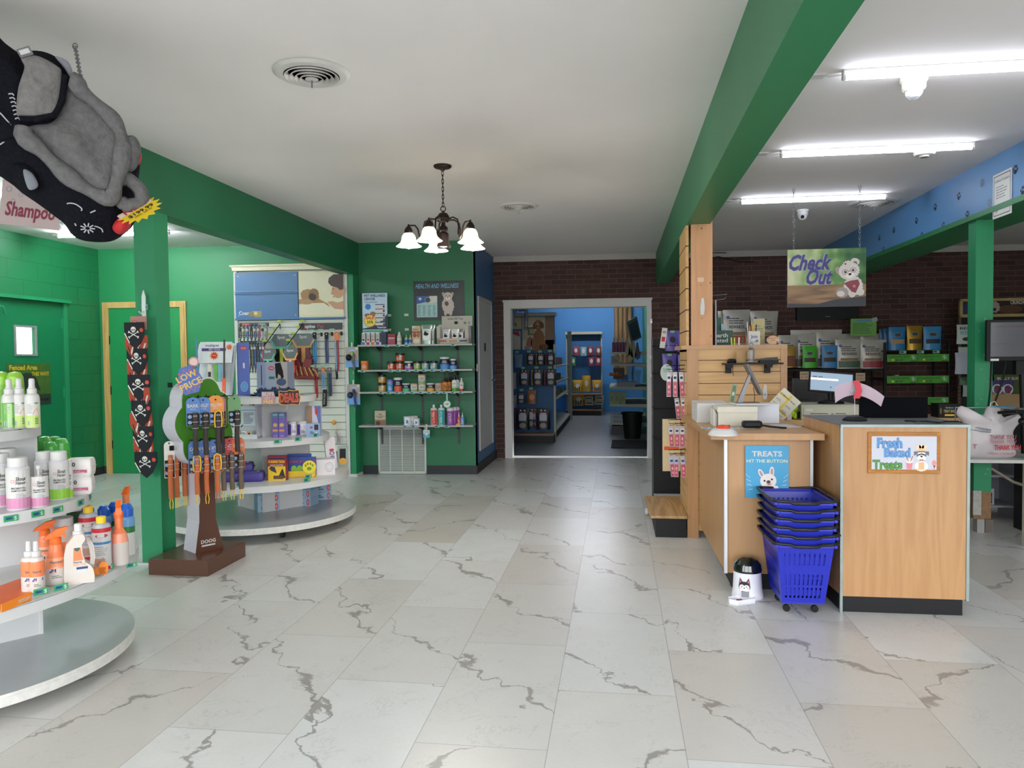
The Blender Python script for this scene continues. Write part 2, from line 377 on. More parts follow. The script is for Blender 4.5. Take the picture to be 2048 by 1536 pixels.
m.box(2.60, 2.72, 5.90, 6.02, .10, .30, mt('#8a6a4c', .8, var=.2, scale=30)).box(2.595, 2.65, 5.893, 5.905, .13, .31, mt('#a8a8a0', .7, var=.2, scale=40))
m.box(2.62, 2.67, 5.885, 5.95, 0, .1, mt('#9c9d98', .8)).box(2.675, 2.73, 5.885, 6.0, 0, .1, mt('#6d625a', .8))
for q in range(14): 
    zz = random.uniform(.9, 1.6) if q < 9 else random.uniform(.35, .6); xx = random.uniform(2.61, 2.70)
    m.rect(xx, xx+random.uniform(.004, .022), zz, zz+random.uniform(.003, .02), 5.8992, mt('#5f9a78', .7))
m.build('support_post', kind='structure', label='green post with chipped bare foot under the blue beam')
# cornice on the brick wall, baseboards, door frames
m = MB(); tw = mt('#b9b7b2', .6)
for x0, x1 in ((-1.62, .505), (.67, 2.58), (2.98, XR)): m.slab([(x0, skew(BY, x0)-.012), (x1, skew(BY, x1)-.012), (x1, skew(BY, x1)), (x0, skew(BY, x0))], CZ-.075, CZ, tw)
m.slab([(-1.62, skew(WY, -1.62)), (-1.608, skew(WY, -1.62)), (-1.608, skew(BY, -1.62)), (-1.62, skew(BY, -1.62))], CZ-.012, CZ, tw)
struct(m, 'trim_1')
bb = mt('#23262b', .55)
def bboard(pts, name, h=.1, t=.008):
    m = MB()
    for (xa, ya), (xb, yb) in zip(pts, pts[1:]):
        dx, dy = xb-xa, yb-ya; l = math.hypot(dx, dy); nx, ny = dy/l*t, -dx/l*t
        m.slab([(xa, ya), (xb, yb), (xb+nx, yb+ny), (xa+nx, ya+ny)], 0, h, bb)
    struct(m, name)
bboard([(-2.94, skew(WY, -2.94)), (-2.765, skew(WY, -2.765))], 'baseboard_wellness_left')
bboard([(-2.19, skew(WY, -2.19)), (-1.612, skew(WY, -1.612)), (-1.612, skew(BY, -1.62))], 'baseboard_wellness')
bboard([(XL, skew(WY, XL)), (-6.02, skew(WY, -6.02))], 'baseboard_back_left', .09)
bboard([(XL, LD1+.02), (XL, 8.15)], 'baseboard_left', .09)
bboard([(.46, skew(BY, .46)), (XR, skew(BY, XR))], 'baseboard_brick')
# white cased opening in the brick wall
m = MB().at(0, 0, 0); wt = mt('#cfcfcd', .5)
def sl(x0, x1, z0, z1, d0, d1, mat=wt): m.slab([(x0, skew(BY, x0)+d0), (x1, skew(BY, x1)+d0), (x1, skew(BY, x1)+d1), (x0, skew(BY, x0)+d1)], z0, z1, mat)
sl(-1.49, -1.398, 0, 1.99, -.022, .17); sl(.385, .445, 0, 1.99, -.022, .17); sl(-1.49, .445, 1.99, 2.075, -.022, .17); sl(-1.50, .455, 2.072, 2.10, -.03, .17)
sl(-1.43, -1.41, 0, 1.99, -.028, -.02); sl(.395, .41, 0, 1.99, -.028, -.02)
struct(m, 'door_1')
# hooks with white tags on the right casing
for k, z in enumerate((1.80, 1.325, 1.085, .84, .60)):
    x = .44; y = skew(BY, x)-.03
    h = thing('metal_hook', 'small metal hook on the right door casing, %s from the top' % ORD[k], 'hook', 'hooks on the door casing', (x, y, z))
    MB().tube([(0, 0, 0), (0, -.05, -.005), (.01, -.09, .012)], .003, CHROME, 6).box(-.012, .012, -.001, .004, -.03, .02, CHROME).build('hook', h)
    if k: MB().at(.012, -.06, -.012, ry=.3).box(-.008, .030, -.002, .001, -.035, .006, WHITE).build('price_tag', h)
# white door in the blue side wall
m = MB(); dw = mt('#b9bbbd', .5)
X0 = -1.62
m.box(X0, X0+.018, 8.62, 8.665, .24, 2.02, tw).box(X0, X0+.018, 9.50, 9.55, .24, 2.02, tw).box(X0, X0+.018, 8.62, 9.55, 2.02, 2.065, tw)
m.box(X0, X0+.010, 8.665, 9.50, .24, 2.02, dw)
d = struct(m, 'door_2')
MB().at(X0+.012, 9.44, 1.06).lathe([(.001, 0), (.026, 0), (.026, .008)], STEEL, 14).build('handle_plate', d)
MB().tube([(X0+.012, 9.44, 1.06), (X0+.06, 9.44, 1.06), (X0+.065, 9.36, 1.06)], .008, mt('#3a3c40', .4, .7)).sphere((X0+.06, 9.44, 1.06), .013, STEEL).build('door_handle', d)
MB().box(X0+.01, X0+.014, 8.98, 9.07, 1.42, 1.52, BLACK).build('notice', d, label='small black notice')
for z in (1.75, .55): MB().box(X0+.008, X0+.016, 8.655, 8.675, z, z+.1, STEEL).build('hinge', d)
m = MB().box(X0, X0+.012, 8.50, 8.56, 1.18, 1.27, WHITE)
m.build('thermostat', label='small white round-cornered switch plate beside the grey side door', category='switch', bev=.006)
# wood-trimmed green door on the back left wall
m = MB().at(-5.56, skew(WY, -5.56), 0, SK)
tx0, tx1 = -.52, .52
m.box(tx0, tx0+.075, -.02, 0, 0, 2.05, TRIMW).box(tx1-.075, tx1, -.02, 0, 0, 2.05, TRIMW).box(tx0+.075, tx1-.075, -.02, 0, 1.98, 2.05, TRIMW)
m.box(tx0+.02, tx0+.03, -.026, 0, 0, 2.03, TRIMW).box(tx1-.03, tx1-.02, -.026, 0, 0, 2.03, TRIMW)
m.box(tx0+.075, tx1-.075, -.006, 0, .015, 1.98, mt('#148046', .45, var=.03))
d = struct(m, 'door_3')
for z in (1.55, .95, .3): MB().at(-5.56, skew(WY, -5.56), 0, SK).box(tx0+.07, tx0+.082, -.016, -.004, z, z+.1, BLACK).build('hinge', d)
# green steel door with a small window in the block wall
m = MB(); dg = mt('#14744a', .4, var=.04)
m.box(XL-.1, XL-.06, LD0, LD1-.0, .01, LDT, dg) if False else None
wy0, wy1, wz0, wz1 = 6.90, 7.16, 1.43, 1.71
for y0, y1, z0, z1 in ((LD0, wy0, .01, LDT), (wy1, LD1, .01, LDT), (wy0, wy1, .01, wz0), (wy0, wy1, wz1, LDT)): m.box(XL-.06, XL-.02, y0, y1, z0, z1, dg)
m.box(XL-.02, XL-.008, wy0-.02, wy0, wz0-.02, wz1+.02, GREY).box(XL-.02, XL-.008, wy1, wy1+.02, wz0-.02, wz1+.02, GREY)
m.box(XL-.02, XL-.008, wy0, wy1, wz0-.02, wz0, GREY).box(XL-.02, XL-.008, wy0, wy1, wz1, wz1+.02, GREY)
d = struct(m, 'door_4')
MB().box(XL-.045, XL-.04, wy0, wy1, wz0, wz1, mt('#e8f0ea', .05, trans=1, var=0)).build('pane', d)
MB().box(XL-.02, XL+.05, LD0-.25, LD1+.07, LDT+.0, LDT+.035, GREEND).box(XL, XL+.012, LD1, LD1+.05, 0, LDT, GREEND).build('door_frame', d)
for z in (1.72, .95, .25): MB().box(XL-.022, XL-.008, LD1-.015, LD1+.004, z, z+.11, GREEND).build('hinge', d)
MB().box(XL-.022, XL-.0, 6.60, 6.62, 1.9, 2.0, GREEND).tube([(XL-.0, 6.63, 1.93), (XL+.05, 6.68, 1.90), (XL+.02, 6.74, 1.83)], .01, GREEND).build('closer', d)
# foliage outside the little window
m = MB(); random.seed(3)
for i in range(500):
    a, b, c = (random.gauss(0, .55) for _ in range(3)); s = random.uniform(.03, .09)
    vv = [(a+random.uniform(-s, s), b+random.uniform(-s, s), c+random.uniform(-s, s)) for _ in range(4)]
    m.add(vv, [(0, 1, 2, 3)], random.choice((mt('#7fa35a', .7), mt('#5b8340', .7), mt('#a9c47a', .7))))
t = thing('garden_tree', 'leafy green tree outside the small window of the green steel door', 'tree', None, (-9.6, 9.2, 0))
m.build('foliage', t, loc=(0, 0, 1.9)); MB().tube([(0, 0, 0), (.03, 0, .8), (0, 0, 1.7)], [.1, .08, .05], mt('#5a4634', .9)).build('trunk', t)
# ceiling: tube lights, vents, cameras
TUBE = mt('#eef2ff', .5, emit=12)
TUBEL = mt('#effaff', .5, emit=58)
def tube_light(x, y, label, rz=0, em=TUBE, L=1.2, parent_group=None, plate=True, cx=None):
    t = thing('tube_light', label, 'light', parent_group, (x, y, CZ), rz)
    MB().box(0, L, -.018, .018, -.012, 0, WHITE).build('housing', t)
    MB().at(0, 0, -.030, 0, 0, PI/2).lathe([(.014, .012), (.016, .014), (.016, L-.014), (.014, L-.012)], em, 12).build('tube', t)
    [MB().at(q, 0, -.030, 0, 0, PI/2).lathe([(.017, 0), (.018, .013)], WHITE, 12).build('end_cap', t) for q in (0, L-.013)]
    MB().tube([(0, 0, -.02), (-.06, .01, -.022), (-.09, .03, -.005)], .003, WHITE, 6).build('power_cable', t)
    if plate: MB().box(-.24, -.07, .02, .075, -.008, 0, WHITE).build('cover_plate', t)
    return t
tube_light(1.075, 3.80, 'nearest white tube light on the right ceiling, above the dome camera', .02)
tube_light(1.078, 5.19, 'middle white tube light on the right ceiling, beside two round detectors', .018)
tube_light(1.058, 6.70, 'farthest white tube light on the right ceiling, above the check out sign', .015)
tube_light(-5.75, 7.06, 'white tube light at the back of the left room, behind the green post', .04, TUBEL, 1.22, plate=False)
tube_light(-5.75, 5.22, 'white tube light in the left room, behind the hanging plush dog', .04, TUBEL, 1.22, plate=False)
tube_light(-5.75, 3.2, 'white tube light nearest the shopfront in the left room', .04, TUBEL, 1.22, plate=False)
def vent(x, y, R, label, rings=4):
    t = thing('ceiling_vent', label, 'air vent', None, (x, y, CZ))
    MB().lathe([(R*.70, -.004), (R*.72, -.016), (R*.9, -.013), (R, -.001)], mt('#cfcdca', .5), 40, caps=False).build('rim', t)
    MB().lathe([(.001, -.003), (R*.71, -.003)][::-1], mt('#0d0d0f', .8), 32).build('opening', t)
    for k in range(rings):
        r = R*(.70-.13*k); MB().lathe([(r*.86, -.004-.006*k), (r, -.020-.004*k), (r*.985, -.024-.004*k), (r*.85, -.009-.006*k)], mt('#c9c6c3', .5), 36, caps=False).build('ring', t)
    MB().lathe([(R*.17, -.03), (.001, -.036)], mt('#c9c6c3', .5), 20).build('damper_plate', t)
    MB().box(-.003, .003, -.003, .003, -.07, -.03, STEEL).build('lever', t)
vent(-1.42, 3.40, .18, 'large round ceiling vent above the open floor')
vent(-.86, 6.62, .18, 'round ceiling vent behind the chandelier')
vent(2.28, 7.09, .22, 'round ceiling vent on the right beside the blue beam', 5)
def camera_dome(x, y, R, label, lens):
    t = thing('security_camera', label, 'security camera', None, (x, y, CZ))
    cw = mt('#e4e2d2', .4) if not lens else WHITE
    MB().lathe([(R, 0), (R, -R*.3), (R*.88, -R*.42), (R*.86, -R*.9), (R*.72, -R*1.1), (R*.6, -R*1.12)], cw, 24).build('housing', t)
    if lens:
        MB().sphere((0, 0, -R*1.05), R*.72, WHITE, 16).build('ball', t)
        MB().sphere((-R*.15, -R*.62, -R*1.25), R*.30, BLACKM, 12).build('lens', t)
    else: MB().sphere((0, 0, -R*1.08), R*.66, mt('#e9ecf4', .15), 20).build('dome', t)
camera_dome(1.451, 3.95, .062, 'cream dome security camera under the nearest right tube light', False)
camera_dome(1.72, 7.32, .055, 'white eyeball security camera below the farthest right tube light', True)
t = thing('security_camera', 'white bullet security camera on the left room ceiling', 'security camera', None, (-5.15, 6.35, CZ))
MB().lathe([(.04, 0), (.04, -.012)], WHITE, 16).tube([(0, 0, -.01), (0, 0, -.05)], .01, WHITE).build('mount', t)
MB().at(0, 0, -.07, rz=.45, rx=PI/2+.25).lathe([(.025, -.05), (.032, -.045), (.032, .06), (.036, .075), (.03, .078)], WHITE, 16).lathe([(.028, .076), (.026, .079)], mt('#9a9ca0', .5), 16).lathe([(.015, .079), (.012, .082)], BLACK, 12).build('body', t)
for x, y, R, l, n in ((1.82, 5.30, .045, 'small flat round smoke detector under the middle tube light', 'smoke_detector'), (2.03, 5.34, .068, 'larger round smoke detector with dark grille near the middle tube light', 'smoke_detector')):
    t = thing(n, l, 'smoke detector', None, (x, y, CZ))
    MB().lathe([(R, 0), (R, -R*.35), (R*.85, -R*.55), (R*.4, -R*.62)], WHITE, 20).build('body', t)
    if R > .05: MB().lathe([(R*.45, -R*.6), (R*.42, -R*.75), (R*.2, -R*.78)], mt('#8a8480', .6), 16).build('grille', t)
# black cable on the brick cornice
MB().tube([(1.05, 9.93, 2.665), (1.11, 9.93, 2.58), (1.3, 9.94, 2.61), (1.55, 9.95, 2.54), (1.75, 9.96, 2.53)], .006, BLACK).tube([(1.05, 9.93, 2.665), (1.4, 9.93, 2.655)], .005, BLACK).build('power_cable', label='black cable drooping under the cornice on the brick wall', category='cable')
# ------------------------------------------------------------------ product kinds
def depth(x, y, z): return Vector((x, y, z-CAM_H)).dot(F_)
def spot(u, v, z):
    x, y = Fz(u, v, z); return x, y, depth(x, y, z)/FPX
def face(x, y, k=1.0): return math.atan2(-x, y)*k
def wrapped(mb, r, fn):                 # draw flat art, then bend it round a cylinder of radius r
    t = MB(); fn(t)
    e = r+.0006
    vs = [(e*math.sin(x/r), -e*math.cos(x/r)+y, z) for x, y, z in t.v]
    for k, mat in enumerate(t.mats):
        fs = [f for f, mm in zip(t.f, t.m) if mm == k]
        if fs: mb.add(vs, fs, mat)
def grid_rect(t, x0, x1, z0, z1, mat, n=8, y=0):
    for i in range(n): t.rect(x0+(x1-x0)*i/n, x0+(x1-x0)*(i+1)/n, z0, z1, y, mat)
def lines(t, x0, x1, z0, z1, n, mat, y=-.0002, k=.45, seed=1):
    rnd = random.Random(seed); dz = (z1-z0)/n
    for i in range(n):
        zz = z1-dz*(i+1); e = x0+(x1-x0)*rnd.uniform(.6, 1)
        seg = 3
        for j in range(seg): t.rect(x0+(e-x0)*j/seg, x0+(e-x0)*(j+.93)/seg, zz, zz+dz*k, y, mat)
PROF = {
 'spray': ([(.9, 0), (1, .03), (1, .58), (.9, .66), (.6, .70), (.6, .705)], [(.64, .705), (.64, .79), (.46, .80), (.46, .83), (.4, .84), (.4, .97), (.28, 1)]),
 'mist': ([(.92, 0), (1, .03), (1, .60), (.86, .68), (.5, .71)], [(.58, .71), (.58, .80), (.36, .81), (.32, .98), (.26, 1)]),
 'flip': ([(.93, 0), (1, .02), (1, .78), (.9, .82)], [(.82, .82), (.84, .83), (.83, .99), (.78, 1)]),
 'pump': ([(.93, 0), (1, .03), (1, .52), (.8, .62), (.4, .66)], [(.36, .66), (.36, .76), (.16, .77), (.14, .9), (.3, .91), (.3, 1)]),
 'tottle': ([(.8, 0), (1, .04), (1, .5), (.85, .74), (.84, .75)], [(.86, .75), (.8, .9), (.55, .98), (.01, 1)]),
 'aero': ([(.95, 0), (1, .01), (1, .80), (.85, .86), (.55, .88)], [(.52, .88), (.52, .99), (.46, 1)]),
 'can': ([(.95, 0), (1, .01), (1, .70), (.9, .74), (.8, .75)], [(.84, .75), (.86, .90), (.5, .99), (.01, 1)]),
 'jar': ([(.9, 0), (.97, .02), (.97, .74), (.93, .76)], [(1, .76), (1, .97), (.94, 1)]),
 'jarwide': ([(.92, 0), (.97, .02), (.97, .83), (.95, .84)], [(1, .84), (1, .98), (.95, 1)]),
 'pill': ([(.92, 0), (1, .02), (1, .76), (.85, .82), (.7, .83)], [(.78, .83), (.78, .99), (.72, 1)]),
 'square': ([(.93, 0), (1, .02), (1, .78), (.8, .84), (.35, .86)], [(.34, .86), (.36, .87), (.36, .99), (.32, 1)]),
 'tubesq': ([(.93, 0), (1, .02), (1, .82)], [(.98, .82), (.98, .93), (.8, .99), (.3, 1)]),
 'dropper': ([(.93, 0), (1, .03), (1, .56), (.8, .62), (.4, .64)], [(.42, .64), (.42, .76), (.2, .78), (.14, 1)]),
}
def bottle(name, label, cat, group, loc, w, h, style, body, cap, bands=(), art=None, rz=None, n=20, sy=1.0, neck=None):
    bp, cp = PROF[style]; r = w/2
    if rz is None: rz = face(loc[0], loc[1])
    t = thing(name, label, cat, group, loc, rz)
    zs = sorted({z for _, z in bp} | {q for b in bands for q in b[:2] if q < bp[-1][1]})
    def rad(z):
        for (ra, za), (rb, zb) in zip(bp, bp[1:]):
            if za <= z <= zb: return ra+(rb-ra)*((z-za)/(zb-za) if zb > za else 0)
        return bp[-1][0]
    prof = [(rad(z)*r, z*h) for z in zs]; mats = []
    for a, b in zip(zs, zs[1:]):
        q = body
        for z0, z1, mm in bands:
            if z0 <= (a+b)/2 <= z1: q = mm
        mats.append(q)
    m = MB().lathe(prof, mats, n, sy=sy)
    if art: wrapped(m, r*.995, lambda q: art(q, r, h))
    if sy != 1.0 and art: pass
    m.build('bottle' if style not in ('jar', 'jarwide') else 'jar_body', t)
    MB().lathe([(a*r, b*h) for a, b in cp], cap, n, sy=sy if style not in ('square',) else 1).build('cap' if style not in ('jar', 'jarwide') else 'lid', t)
    return t
def carton(name, label, cat, group, loc, w, h, d, mat, art=None, rz=None, top=None, part='box', bev=0):
    if rz is None: rz = face(loc[0], loc[1])
    m = MB().box(-w/2, w/2, 0, d, 0, h, mat)
    if top: m.box(-w/2, w/2, 0, d, h, h+.0006, top)
    if art: art(m, w, h)
    return m.build(name, None, loc, rz, bev, label=label, category=cat, **({'group': group} if group else {}))
def pouch(name, label, cat, group, loc, w, h, mat, art=None, rz=None, d=.06, gus=None, top=1.0, lean=0, seal=None):
    """stand-up pouch: thick at the foot, flat sealed top"""
    if rz is None: rz = face(loc[0], loc[1])
    nx, nz = 10, 10; rnd = random.Random(int(loc[0]*1e4+loc[1]*77))
    m = MB().at(rx=lean)
    def P(i, k, s):
        a = i/nx*2-1; z = k/nz; wid = w/2*(1+.05*math.sin(z*PI)*-1)*((top-1)*z+1)
        th = d/2*max(0, (1-z**2.2))*(1-abs(a)**2.6)**.6+.0015
        return (a*wid, s*th+.012*z*z*rnd.uniform(-.06, .06), z*h-(.012*h if k == 0 and abs(a) > .8 else 0)*0)
    for s in (-1, 1):
        vs = [P(i, k, s) for k in range(nz+1) for i in range(nx+1)]
        fs = []
        for k in range(nz):
            for i in range(nx):
                a = k*(nx+1)+i; q = (a, a+1, a+nx+2, a+nx+1); fs.append(q if s < 0 else q[::-1])
        m.add(vs, fs, mat, True)
    vs = [P(0, k, s) for s in (-1, 1) for k in range(nz+1)]+[P(nx, k, s) for s in (-1, 1) for k in range(nz+1)]
    q = nz+1
    m.add(vs, [(k, q+k, q+k+1, k+1) for k in range(nz)]+[(2*q+k, 2*q+k+1, 3*q+k+1, 3*q+k) for k in range(nz)], mat)
    m.add([P(i, 0, -1) for i in range(nx+1)]+[P(i, 0, 1) for i in range(nx, -1, -1)], [tuple(range(2*nx+1, -1, -1))], mat)
    if art:                                     # art is bent over the front bulge
        t = MB(); art(t, w, h)
        def bend(x, y, z):
            zz = min(1, max(0, z/h)); a = min(.98, abs(x)/(w/2*((top-1)*zz+1)))
            return (x*((top-1)*zz+1), -(d/2*(1-zz**2.2)*(1-a**2.6)**.6+.0015)-.0012+y, z)
        t2 = MB()
        for k, mat_ in enumerate(t.mats):
            for f, mm in zip(t.f, t.m):
                if mm == k: m.add([bend(*t.v[i]) for i in f], [tuple(range(len(f)))], mat_)
    return m.build(name, None, loc, rz, 0, label=label, category=cat, **({'group': group} if group else {}))
def gridart(t, x0, x1, z0, z1, mat, nx=6, nz=6, y=0):
    for i in range(nx):
        for k in range(nz): t.rect(x0+(x1-x0)*i/nx, x0+(x1-x0)*(i+1)/nx, z0+(z1-z0)*k/nz, z0+(z1-z0)*(k+1)/nz, y, mat)
def shelf_tag(u, v, z, label, w=.034, rz=None, loc=None, parent=None, col=None):
    x, y = Fz(u, v, z) if loc is None else loc[:2]
    if loc: z = loc[2]
    m = MB().at(x, y, z, face(x, y) if rz is None else rz)
    h = w*.48
    m.box(-w/2, w/2, -.0015, 0, -h/2, h/2, col or TAG_G).rect(-w*.38, w*.1, -h*.2, h*.25, -.0019, TAG_B)
    m.text('$', w*.2, -h*.3, h*.6, -.0019, WHITE).rect(-w*.30, -w*.05, -h*.05, h*.05, -.0021, mt('#14283c'))
    return m
def dogface(t, cx, cz, s, fur, dark, nose, y=-.001, ears='flop', fur2=None):
    fur2 = fur2 or fur
    for e in (-1, 1):
        if ears == 'flop': t.ell(cx+e*.78*s, cz+.35*s, .28*s, .5*s, y, fur2, -e*.45, 22, .06)
        else:
            t.poly([(cx+e*.25*s, cz+.6*s), (cx+e*.8*s, cz+1.35*s), (cx+e*.95*s, cz+.35*s)], y, fur2)
            t.poly([(cx+e*.42*s, cz+.62*s), (cx+e*.75*s, cz+1.12*s), (cx+e*.82*s, cz+.45*s)], y*1.2, mt('#c99a93'))
    t.ell(cx, cz, .85*s, .8*s, y*1.1, fur, 0, 36, .035)
    for e in (-1, 1):
        t.ell(cx+e*.33*s, cz+.12*s, .12*s, .12*s, y*1.4, dark); t.ell(cx+e*.30*s, cz+.16*s, .035*s, .035*s, y*1.6, WHITE)
    t.ell(cx, cz-.32*s, .38*s, .3*s, y*1.3, mt('#f2ece4'), 0, 24, .03)
    t.ell(cx, cz-.18*s, .16*s, .12*s, y*1.5, nose)
    t.ell(cx, cz-.47*s, .12*s, .07*s, y*1.5, mt('#d67a7a'))
INK = mt('#26262a', .6, var=0); INKB = mt('#27406e', .6, var=0); INKR = mt('#b5303a', .6, var=0); PAPER = mt('#cccbc7', .6, var=.02)
PINK = mt('#c987a8', .45); LIME = mt('#8cc63f', .4); ORANGE = mt('#ef7a2d', .4, var=.03); PURPLE = mt('#55418c', .5); SKY = mt('#7fb4d8', .5)
RED = mt('#c3262f', .45); YEL = mt('#f0c72b', .45); NAVY = mt('#1b2548', .45); TEAL = mt('#2aa3a3', .45); KRAFT = mt('#a98b62', .7)
# ------------------------------------------------------------------ round gondolas
SHW = mt('#cbcdcc', .32, var=.02, scale=5); EDGE = mt('#d4d3cd', .6, var=.12, scale=40); DISC = mt('#a8abad', .22, var=.03)
def gondola(label, cx, cy, R, ztop, core, shelves, loc_rz):
    t = thing('round_display_gondola', label, 'display stand', None, (cx, cy, 0))
    m = MB().slab(arc(0, 0, R, 0, 2*PI*.99, 96), ztop-.045, ztop-.012, EDGE, True).slab(arc(0, 0, R*.996, 0, 2*PI*.99, 96), ztop-.012, ztop, DISC, True, EDGE)
    m.build('base_disc', t)
    for k in range(5):
        a = .4+k*2*PI/5; x, y = R*.78*math.cos(a), R*.78*math.sin(a)
        MB().at(x, y, .028, 0, 0, 0).box(-.012, .012, -.006, .006, 0, .04, STEEL).at(x-.012, y, .028, 0, 0, PI/2).lathe([(.027, 0), (.027, .024)], DGREY, 16).build('caster', t)
    c, ang, hs, zt = core
    m = MB().at(c[0]-cx, c[1]-cy, 0, ang).box(-hs, hs, -hs, hs, ztop, zt, SHW)
    for q in (-1, 1): m.box(-hs-.004, -hs+.012, q*hs-.006, q*hs+.006, ztop, zt, WHITE).box(hs-.012, hs+.004, q*hs-.006, q*hs+.006, ztop, zt, WHITE)
    m.build('core_column', t)
    for (sx, sy, r, z, a0, a1) in shelves:
        pl = arc(sx-cx, sy-cy, r, a0, a1, 60)
        m = MB().slab(pl, z-.004, z, SHW, True)
        pi = arc(sx-cx, sy-cy, r-.006, a0, a1, 60)
        m.slab(pl+pi[::-1], z-.045, z+.001, SHW, True) if a1-a0 < 6.2 else m.lathe([(r, z-.045), (r, z+.002), (r-.006, z+.002), (r-.006, z-.045)], SHW, 60, sx-cx, sy-cy, caps=False)
        m.build('shelf', t)
    return t
F2 = 2*PI
gondola('near round white grooming gondola cut off by the left edge', -2.80, 2.78, .68, .11, ((-2.836, 2.942), -.64, .19, 1.045),
        [(-3.17, 2.71, 1.045, .44, -1.05, 1.05), (-2.72, 2.80, .435, .74, 0, F2), (-2.80, 2.80, .315, 1.05, -PI/2-.25, PI/2+.25)], 0)
gondola('middle round white gondola with purple and blue boxes beside the toy stand', -2.88, 5.70, .75, .12, ((-2.85, 5.86), -.62, .21, 1.045),
        [(-2.90, 5.74, .70, .405, 0, F2), (-2.90, 5.74, .55, .72, 0, F2), (-2.88, 5.72, .44, 1.045, 0, F2)], 0)
# --- products of the near gondola: (pixel u, v of the foot, shelf height, width px, height px)
def P3(u, v, z):
    x, y, k = spot(u, v, z); return (x, y, z), k
def back(loc, d):             # from the front of a foot to its middle
    l = math.hypot(loc[0], loc[1]); return (loc[0]*(1+d/l), loc[1]*(1+d/l), loc[2])
def gbottle(kind, label, cat, grp, u, v, z, w, h, style, body, cap, bands=(), art=None, **k):
    loc, s = P3(u, v, z); loc = back(loc, w*s/2); return bottle(kind, label, cat, grp, loc, w*s, h*s, style, body, cap, bands, art, **k)
SPW = mt('#cfcfcb', .35); GBAND = mt('#8fb93f', .4)
def art_spray(green):
    def f(t, r, h):
        if green: grid_rect(t, -r*1.1, r*1.1, .02*h, .52*h, mt('#69b04a', .4)); grid_rect(t, -r*.3, r*.35, .02*h, .5*h, mt('#b8dba0', .4))
        else:
            grid_rect(t, -r*1.1, r*1.1, .02*h, .25*h, mt('#b8d178', .4)); t.poly([(-.0*r, .27*h), (r*.9, .27*h), (r*.6, .4*h), (r*.15, .34*h)], -.0004, mt('#e9a23a'))
        t.rect(-r*.75, -r*.35, .05*h, .15*h, -.0005, WHITE)
        for q in range(5): t.rect(-r*.7, -r*.4, (.06+.018*q)*h, (.066+.018*q)*h, -.0008, INK)
        lines(t, -r*.7, r*.1, .30*h, .5*h, 5, mt('#a9a9a2'), -.0006)
        lines(t, r*.3, r*.9, .08*h, .22*h, 4, mt('#3c6b35'), -.0006, seed=3)
        t.text('Tropi', r*.25, .46*h, .035*h, -.0006, mt('#33553a'), .01) if False else None
        t.ell(r*.55, .5*h, r*.3, r*.12, -.0006, mt('#6a8f6a'))
    return f
for u, lab, gr in ((20, 'white mist spray bottle with green label, left of three on the top gondola shelf', True), (40, 'white mist spray bottle with lime and orange label, middle of three on the top shelf', False), (66, 'white mist spray bottle with lime and orange label, rightmost on the top shelf', False)):
    gbottle('spray_bottle', lab, 'bottle', 'mist spray bottles on the top gondola shelf', u, 856 if u > 30 else 857, 1.05, 27, 99, 'spray', SPW, WHITE, (), art_spray(gr))
for u, lab in ((6, 'green bottle with round lime cap, left one behind the mist sprays'), (33, 'green bottle with round lime cap, right one behind the mist sprays')):
    gbottle('shampoo_bottle', lab, 'bottle', 'lime capped bottles on the top gondola shelf', u, 849, 1.05, 36, 106, 'tottle', mt('#7fb83c', .3), mt('#93c93f', .3), ((.1, .66, mt('#6aa636', .4)),))
def art_shampoo(b):
    def f(t, r, h):
        grid_rect(t, -r*1.35, r*1.35, .04*h, .75*h, PAPER); grid_rect(t, -r*1.35, r*1.35, .04*h, .24*h, b, y=-.0003)
        t.ell(-r*.45, .56*h, r*.18, r*.17, -.0006, mt('#d98a94')); t.ell(-r*.45, .56*h, r*.11, r*.10, -.0009, PAPER)
        t.text('Skout', -r*.2, .57*h, .07*h, -.0006, INK, .02, .2, wid=r*.85); t.text('Honor', -r*.2, .50*h, .06*h, -.0006, INK, .02, .2, wid=r*.85)
        t.text('PROBIOTIC', -r*.6, .41*h, .035*h, -.0006, INK, .02, wid=r*1.25); t.text('SHAMPOO+COND.', -r*.6, .365*h, .03*h, -.0006, INK, .02, wid=r*1.25)
        lines(t, -r*.2, r*.7, .25*h, .34*h, 3, mt('#9aa0a8'), -.0006); t.rect(-r*.05, r*.7, .13*h, .17*h, -.0008, mt('#7ea6d6') if b is PINK else mt('#d2683c'))
    return f
for u, v, w, h, lab, band in ((2, 1016, 40, 108, 'white shampoo bottle with pink foot, cut by the left edge on the middle shelf', PINK),
                     (38, 1022, 42, 106, 'white shampoo bottle with pink foot in front on the middle shelf', PINK),
                     (18, 1002, 38, 104, 'white shampoo bottle with pink foot, behind the front pair', PINK),
                     (89, 1001, 32, 97, 'white shampoo bottle with lime foot, left of the lime pair', LIME), (120, 1002, 35, 98, 'white shampoo bottle with lime foot beside the stacked wipes', LIME),
                     (137, 998, 18, 78, 'slim white bottle with lime foot, squeezed beside the stacked wipes', LIME)):
    gbottle('shampoo_bottle', lab, 'bottle', 'white shampoo bottles on the middle gondola shelf', u, v, .74, w, h, 'flip', mt('#c9c7cc', .4), WHITE, (), art_shampoo(band))
gbottle('pump_bottle', 'small white pump bottle with pink foot between the shampoos', 'bottle', None, 79, 1016, .74, 34, 84, 'pump', SPW, WHITE, (), art_shampoo(PINK))
